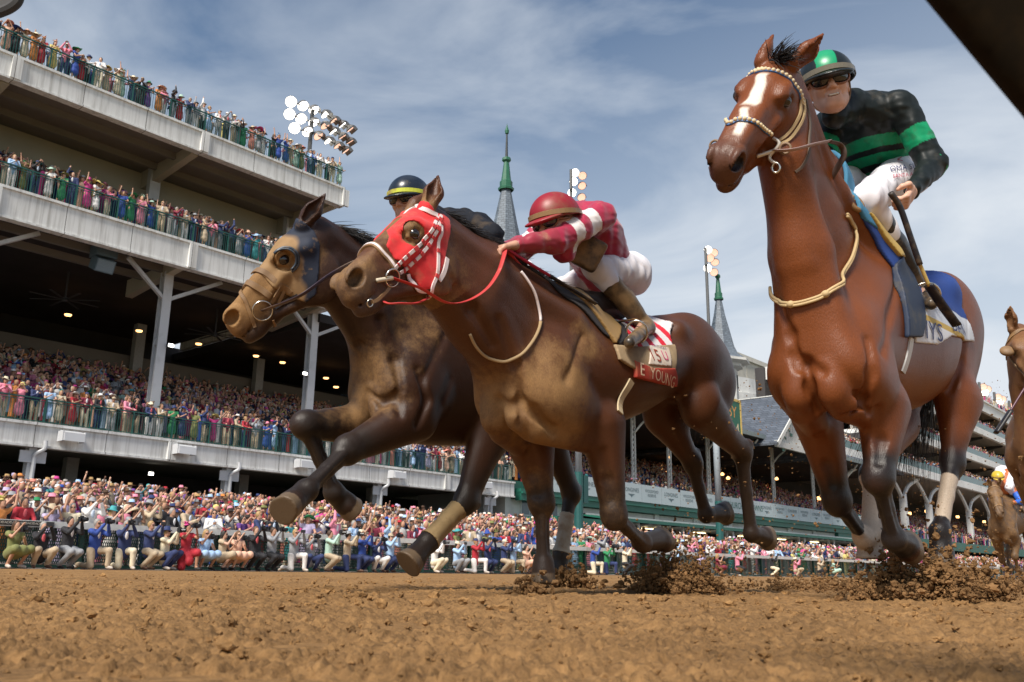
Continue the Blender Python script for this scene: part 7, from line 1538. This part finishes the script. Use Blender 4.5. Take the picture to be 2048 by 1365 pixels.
    mb = MB(); f = unit(A(*(S(s1, 0, z1) - S(s0, 0, z0)))); 
    for k in range(5):
        t = .22 + k * .15
        for side in (1, -1):
            c = S(s1, 0, 0) * 0 + S(s0 if side > 0 else s2, -38.56, z0) * (1 - t) + S(s1, -38.56, z1) * t - Z3 * .75; mb.lathe(c, [(0, .02), (.2, .02), (.2, -.02)], 10, N); mb.tube([c + T * side * (.5 + .35 * math.cos(a)) + Z3 * (-.1 + .35 * math.sin(a)) for a in np.linspace(.3, 2.6, 7)], .06, 5)
            if k % 2 == 0: mb.box(c - Z3 * 1.1 + T * side * .1, (.28, .03, .16), (T, N, Z3))
    part('scroll_ornament', mb, MATS['trim_green'])
    # lattice columns
    for s_ in (53.5, 58.5, 63.8, 69.5, 76.5, 83.5, 90.3, 100.6, 110, 118):
        mb = MB(); z0_, z1_ = 6.6, ez - .5
        for o_ in (-.22, .22): sbox(mb, s_ + o_ - .06, s_ + o_ + .06, -42.05, -41.9, z0_, z1_)
        nz = 15
        for k in range(nz): a = z0_ + (z1_ - z0_) * k / nz; b_ = z0_ + (z1_ - z0_) * (k + 1) / nz; mb.beam(S(s_ - .2, -41.97, a), S(s_ + .2, -41.97, b_), .06, .05, N); mb.beam(S(s_ + .2, -41.99, a), S(s_ - .2, -41.99, b_), .06, .05, N)
        mb.tube(cr_spline([S(s_ + .1, -41.9, z1_ - 1.6), S(s_ + .4, -41.4, z1_ - .9), S(s_ + .2, -40.7, z1_ - .5), S(s_, -40.2, z1_ - .05)], 6), .1, 6); part('lattice_column', mb, WT)
    # under storey: piers, beams, canopy
    mb = MB(); sbox(mb, 56, E1, -41.3, -41.15, 4.3, 4.45); sbox(mb, 56, E1, -41.9, -41.65, 4.45, 4.85); part('white_beam', mb, WT)
    for s_ in (60, 66.5, 73, 79.5, 86, 92.5, 99, 105.5): mb = MB(); sbox(mb, s_ - .35, s_ + .35, -42.1, -41.5, 2.8, 4.9); part('pier', mb, WT)
    mb = MB(); P = [S(55.5, -38.0, 3.75), S(E1, -38.0, 3.75), S(E1, -41.4, 4.25), S(55.5, -41.4, 4.25), S(55.5, -38.0, 4.0), S(E1, -38.0, 4.0), S(E1, -41.4, 4.35), S(55.5, -41.4, 4.35)]; mb.hexa(P); part('green_canopy', mb, GR)
    mb = MB()
    for s_ in np.arange(57, E1, 1.5): sbox(mb, s_, s_ + .05, -41.2, -38.1, 3.6, 3.72)
    part('canopy_rafter', mb, WT)
    for s_ in (58.5, 66, 73.5, 81, 88.5, 96, 103.5):
        mb = MB(); sbox(mb, s_ - .12, s_ + .12, -38.9, -38.7, 1.5, 3.8); mb.tube(cr_spline([S(s_ + .2, -38.3, 3.6), S(s_ + .2, -38.3, 3.3), S(s_ + .25, -38.9, 2.9), S(s_ + .25, -38.95, 1.5)], 5), .09, 6); part('canopy_post', mb, WT)
    for k, s_ in enumerate((62, 70, 78, 86, 94)): mb = MB(); sbox(mb, s_ - .9, s_ + .9, -39.6, -39.4, 3.45, 3.52); part('strip_light', mb, mat('strip_light', (1, .85, .6), .5, emit=(1, .75, .4), estr=3.))
    for k in range(14): p = S(57 + k * 4.3, -50 - (k % 3) * 3, 11.8 - (k % 2)); mb = MB(); mb.lathe(p, [(0, -.1), (.2, -.05), (.24, .12), (.05, .3)], 8); part('hall_lamp', mb, MATS['warm_downlight'])
    # sponsor banner
    r = empty('sponsor_banner', S(E0, -41, 5.7), 'long white sponsor banner along the front of the old grandstand', 'banner'); mb = MB(); sbox(mb, 49.5, E1, -41.05, -40.98, 5.72, 7.15); child(mb.build('banner_cloth', mat('banner_white', (.52, .58, .60), .7, var=.05, scale=.3)), r)
    mb = MB(); TX = mat('banner_print', (.12, .17, .19), .7); k = 0
    edges = np.arange(51.2, 117, 3.05); names = ['WOODFORD\nRESERVE', 'LONGINES']
    for i, e in enumerate(edges):
        sbox(mb, e - .012, e + .012, -40.98, -40.972, 5.74, 7.13)
        if i == len(edges) - 1: break
        if 9 <= i <= 10:
            if i == 9: o = text_flat('lettering', 'CHURCHILL DOWNS', S(e + 3.0, -40.965, 6.42), T, Z3, .82, mat('banner_green', (.02, .14, .11), .7), None, .95); child(o, r)
            continue
        t = names[i % 2]; o = text_flat('lettering', t, S(e + 1.52, -40.965, 6.5 if i % 2 == 0 else 6.6), T, Z3, .34 if i % 2 == 0 else .46, TX, None); child(o, r)
        if i % 2: q = MB(); q.add([S(e + 1.0, -40.966, 6.28), S(e + 2.04, -40.966, 6.28), S(e + 1.62, -40.966, 6.12), S(e + 1.52, -40.966, 5.98), S(e + 1.42, -40.966, 6.12)], [(0, 1, 2, 3, 4)]); child(q.build('winged_emblem', TX), r)
    child(mb.build('banner_seam', mat('seam_grey', (.3, .33, .34), .8)), r)
    # green sign with gold lettering on the roof
    p = at(1448, 838, -38.4); r = empty('derby_sign', p, 'green sign with gold letters above the eave, half hidden by the haunch', 'sign'); mb = MB(); mb.box(p, (3.1, .1, 2.0), (T, N, Z3)); child(mb.build('sign_board', mat('sign_green', (.02, .13, .08), .6)), r)
    mb = MB(); [mb.box(p + T * a * 3.1 + Z3 * b_ * 2.0 + N * .02, (.12 if a else 3.22, .12, .12 if b_ else 2.12), (T, N, Z3)) for a, b_ in ((1, 0), (-1, 0), (0, 1), (0, -1))]; child(mb.build('sign_frame', mat('sign_gold', (.65, .45, .12), .5)), r)
    o = text_flat('lettering', 'DERBY', p + N * .11 + Z3 * .8, T, Z3, 1.5, mat('sign_orange', (.75, .33, .08), .6)); child(o, r); o = text_flat('lettering', '2024', p + N * .11 - Z3 * .8 + T * 1.0, T, Z3, 1.7, mat('sign_cream', (.75, .62, .4), .6)); child(o, r)
    mb = MB(); mb.tube([p - Z3 * 2.3 - T * 2.4, p - Z3 * 2.3 + T * 4.6], .08, 5); child(mb.build('bracket', MATS['trim_green']), r)
    sp1 = at(1012, 380, -60); spire(sp1 @ T, -60, sp1[2], at(1012, 650, -60)[2], 4.9, 'left slate spire with copper cap and long rod, between the two left jockeys', at(1013, 268, -60)[2], 16)
    sp2 = at(1422, 592, -60); spire(at(1442, 700, -60) @ T, -60, sp2[2], at(1443, 722, -60)[2], 3.2, 'right slate spire with flared eaves, between the crimson jockey and the right horse', at(1418, 503, -60)[2] - 4, 14, .42)
    # small link building with windows and a flat green awning
    r = empty('link_building', S(48, -41, 0), 'low white link building with window and green awning beside the clubhouse', 'building')
    mb = MB(); sbox(mb, 47.6, 56.2, -45, -42.0, 1.5, 6.2); child(mb.build('wall', WT), r); mb = MB(); sbox(mb, 47.5, 56.2, -42.1, -41.6, 5.5, 6.25); child(mb.build('green_frieze', GR), r)
    for a, b_ in ((49.2, 51.2), (51.5, 53.5)): mb = MB(); sbox(mb, a, b_, -42.0, -41.93, 3.9, 5.2); o = mb.build('window', facade_mat('window_frame', (.62, .62, .6))); child(o, r); mb = MB(); sbox(mb, a + .12, (a + b_) / 2 - .05, -41.94, -41.91, 4.02, 5.08); sbox(mb, (a + b_) / 2 + .05, b_ - .12, -41.94, -41.91, 4.02, 5.08); q = mb.build('pane', mat('window_glass', (.10, .13, .15), .12, var=.05)); q.parent = o; q.matrix_parent_inverse = Matrix.Identity(4)
    mb = MB(); sbox(mb, 48.6, 56.4, -41.8, -38.2, 2.9, 3.75); child(mb.build('awning', GR), r)
    # pale building behind the roofs
    r = empty('pale_annex', S(130, -80, 0), 'pale curved annex building with cream parapet behind the slate roof', 'building')
    a = at(1462, 745, -85); b_ = at(1600, 735, -85); CRM = facade_mat('annex_cream', (.60, .56, .48)); zt = (a[2] + b_[2]) / 2; mb = MB(); sbox(mb, a @ T - .5, b_ @ T + 6, -100, -85, 0, zt); child(mb.build('wall', CRM), r); mb = MB(); sbox(mb, a @ T - 1, b_ @ T + 6.5, -100.5, -84.4, zt + .01, zt + 1.0); child(mb.build('parapet', CRM), r)
    mb = MB()
    for q in np.arange(a @ T + .5, b_ @ T, 6.5): sbox(mb, q, q + 5.6, -85.0, -84.92, zt - 4.2, zt - .8)
    child(mb.build('wall_panel', facade_mat('annex_panel', (.52, .48, .40))), r)
    c = at(1500, 800, -74); mb = MB(); mb.lathe(A(c[0], c[1], 0) - N * 14, [(16, 0), (16, c[2] - 2.4), (17.2, c[2] - 2.0), (17.2, c[2] + .2), (16.2, c[2] + .5), (16.2, c[2] + 3.2), (15, c[2] + 3.2), (0, c[2] + 3.2)], 40); child(mb.build('rotunda', facade_mat('annex_white', (.55, .55, .53)), None, False), r); mb = MB(); mb.lathe(A(c[0], c[1], 0) - N * 14, [(16.1, c[2] - 5), (16.6, c[2] - 2.42)], 40); child(mb.build('green_band', GR), r)
def build_far_stand():
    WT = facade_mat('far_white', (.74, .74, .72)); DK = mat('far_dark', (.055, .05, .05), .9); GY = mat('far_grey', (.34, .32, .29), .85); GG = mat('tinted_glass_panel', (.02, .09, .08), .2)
    root = empty('far_stand', S(120, -41, 0), 'distant many-balconied white stand curving off at the far right', 'grandstand')
    def part(name, mb, m_): o = mb.build(name, m_, None, False); child(o, root); return o
    E1 = 270
    for i, z in enumerate((15.2, 20.35, 25.6, 31.1)):
        s0 = 104. if i == 0 else 127.5
        mb = MB(); sbox(mb, s0, E1, -41.6, -41.0, z - (1.1 if i < 3 else 2.0), z); (sbox(mb, s0, E1, -41.7, -40.7, z - .3, z + .02) if i == 3 else None); sbox(mb, s0, s0 + .6, -60, -41.61, z - (1.1 if i < 3 else 2.0) + .003, z - .003); part('fascia', mb, WT)
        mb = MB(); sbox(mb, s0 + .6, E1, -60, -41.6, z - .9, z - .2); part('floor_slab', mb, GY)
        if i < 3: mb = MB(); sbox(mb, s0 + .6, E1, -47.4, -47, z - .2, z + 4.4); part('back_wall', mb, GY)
        mb = MB(); sbox(mb, s0, E1, -41.22, -41.16, z + .02, z + (1.0 if i < 3 else .35)); part('glass_balustrade', mb, GG)
        if i < 3: [part('ceiling_beam', MB().hexa([S(q - .2, -47, z + 3.2), S(q + .2, -47, z + 3.2), S(q + .2, -42, z + 4), S(q - .2, -42, z + 4), S(q - .2, -47, z + 4.3), S(q + .2, -47, z + 4.3), S(q + .2, -42, z + 4.3), S(q - .2, -42, z + 4.3)]), DK) for q in np.arange(s0 + 8, E1, 14)]
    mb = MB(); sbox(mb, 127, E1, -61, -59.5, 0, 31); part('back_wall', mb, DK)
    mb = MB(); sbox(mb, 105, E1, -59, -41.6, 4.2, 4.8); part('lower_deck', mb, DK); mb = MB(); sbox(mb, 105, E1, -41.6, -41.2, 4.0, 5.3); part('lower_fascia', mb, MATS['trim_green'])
    mb = MB()
    for k in range(14): sbox(mb, 118, E1, -42.4 - 1.3 * (k + 1), -42.4 - 1.3 * k, 4.8, 4.9 + .44 * (k + .6))
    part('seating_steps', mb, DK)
    for (x, y) in ((1678, 900), (1806, 1000), (1856, 1000), (1936, 1010), (1978, 1010), (2040, 1030)):
        s_ = at(x, y, -42.6) @ T; mb = MB(); sbox(mb, s_ - .45, s_ + .45, -43, -42.2, 4.5, 11.2)
        for d in (-1, 1): mb.tube(cr_spline([S(s_, -42.6, 10.6), S(s_ + d * 2.6, -42.6, 12.6), S(s_ + d * 6.5, -42.3, 14.0)], 6), .28, 6)
        part('branched_column', mb, WT)
    for k in range(10): p = S(112 + k * 8.5, -46, 9.5 + (k % 2) * .8); mb = MB(); mb.box(p, (.28, .2, .2), (T, N, Z3)); part('hall_lamp', mb, MATS['warm_downlight'])
    p = at(2040, 830, -75); mb = MB(); 
    r = empty('distant_block', A(p[0], p[1], 0), 'plain beige block beyond the far stand at the right edge', 'building'); sbox(mb, p @ T - 18, p @ T + 60, -110, -75, 0, p[2] + 2); child(mb.build('wall', facade_mat('beige_block', (.52, .48, .40))), r)
def build_foreground():
    # muddy inner rail passing over the camera, top right
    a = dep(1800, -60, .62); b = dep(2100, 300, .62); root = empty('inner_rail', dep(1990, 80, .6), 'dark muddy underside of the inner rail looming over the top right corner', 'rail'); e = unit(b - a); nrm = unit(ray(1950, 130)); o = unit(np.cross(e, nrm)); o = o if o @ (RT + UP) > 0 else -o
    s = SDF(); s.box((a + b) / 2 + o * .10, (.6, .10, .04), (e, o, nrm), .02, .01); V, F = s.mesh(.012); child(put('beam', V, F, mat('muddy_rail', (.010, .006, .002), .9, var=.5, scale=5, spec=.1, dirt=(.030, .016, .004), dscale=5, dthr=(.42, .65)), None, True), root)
    p = dep(5, 8, 24); mb = MB(); P = cr_spline([dep(40, -30, 24), dep(36, 0, 24), dep(20, 16, 24), dep(-6, 27, 24)], 6); mb.tube(P, .16, 8); mb.add([dep(40, -30, 24), dep(-10, -30, 24), dep(-10, 20, 24), dep(14, 10, 24)], [(0, 1, 2, 3)]); mb.add([q + FW * .2 for q in (dep(40, -30, 24), dep(-10, -30, 24), dep(-10, 20, 24), dep(14, 10, 24))], [(3, 2, 1, 0)])
    o = mb.build('canopy_corner', mat('canopy_dark', (.03, .028, .028), .7)); tag(o, 'dark rounded canopy corner jutting in at the top left', 'canopy')
# ============================================================ BUILD
def step(nm, f, *a, **k):
    t = time.time(); f(*a, **k); print('STEP %-14s %.1f s' % (nm, time.time() - t))
if ONLY != 'bg':
    step('tack', lambda: (tack_M(), bridle_L(), bridle_R()))
    JL['mane'] = -1; JM['mane'] = -.5
    step('hair', lambda: (horse_hair(JM, JM['root'], 1, fore=False, mlen=.12, tdir=-N * .8 - Z3 * .6 + T * .2, tlen=.5), horse_hair(JL, JL['root'], 2, mlen=.2, fore=False, tdir=-N * .8 - Z3 * .6, tlen=.5), horse_hair(JR, JR['root'], 3, tdir=-N * .5 - Z3 * .5, tlen=.95)))
    step('jockeys', lambda: (jock_M(), jock_R(), jock_L()))
    step('saddles', saddle_kit)
    step('back horses', build_back_horses)
step('ground', build_ground); step('clods', build_clods)
step('stands', lambda: (build_apron(), build_rail(), build_clubhouse(), build_old_stand(), build_far_stand(), build_lights(), build_foreground()))
step('people', build_people)
print('TOTAL', time.time() - T00)
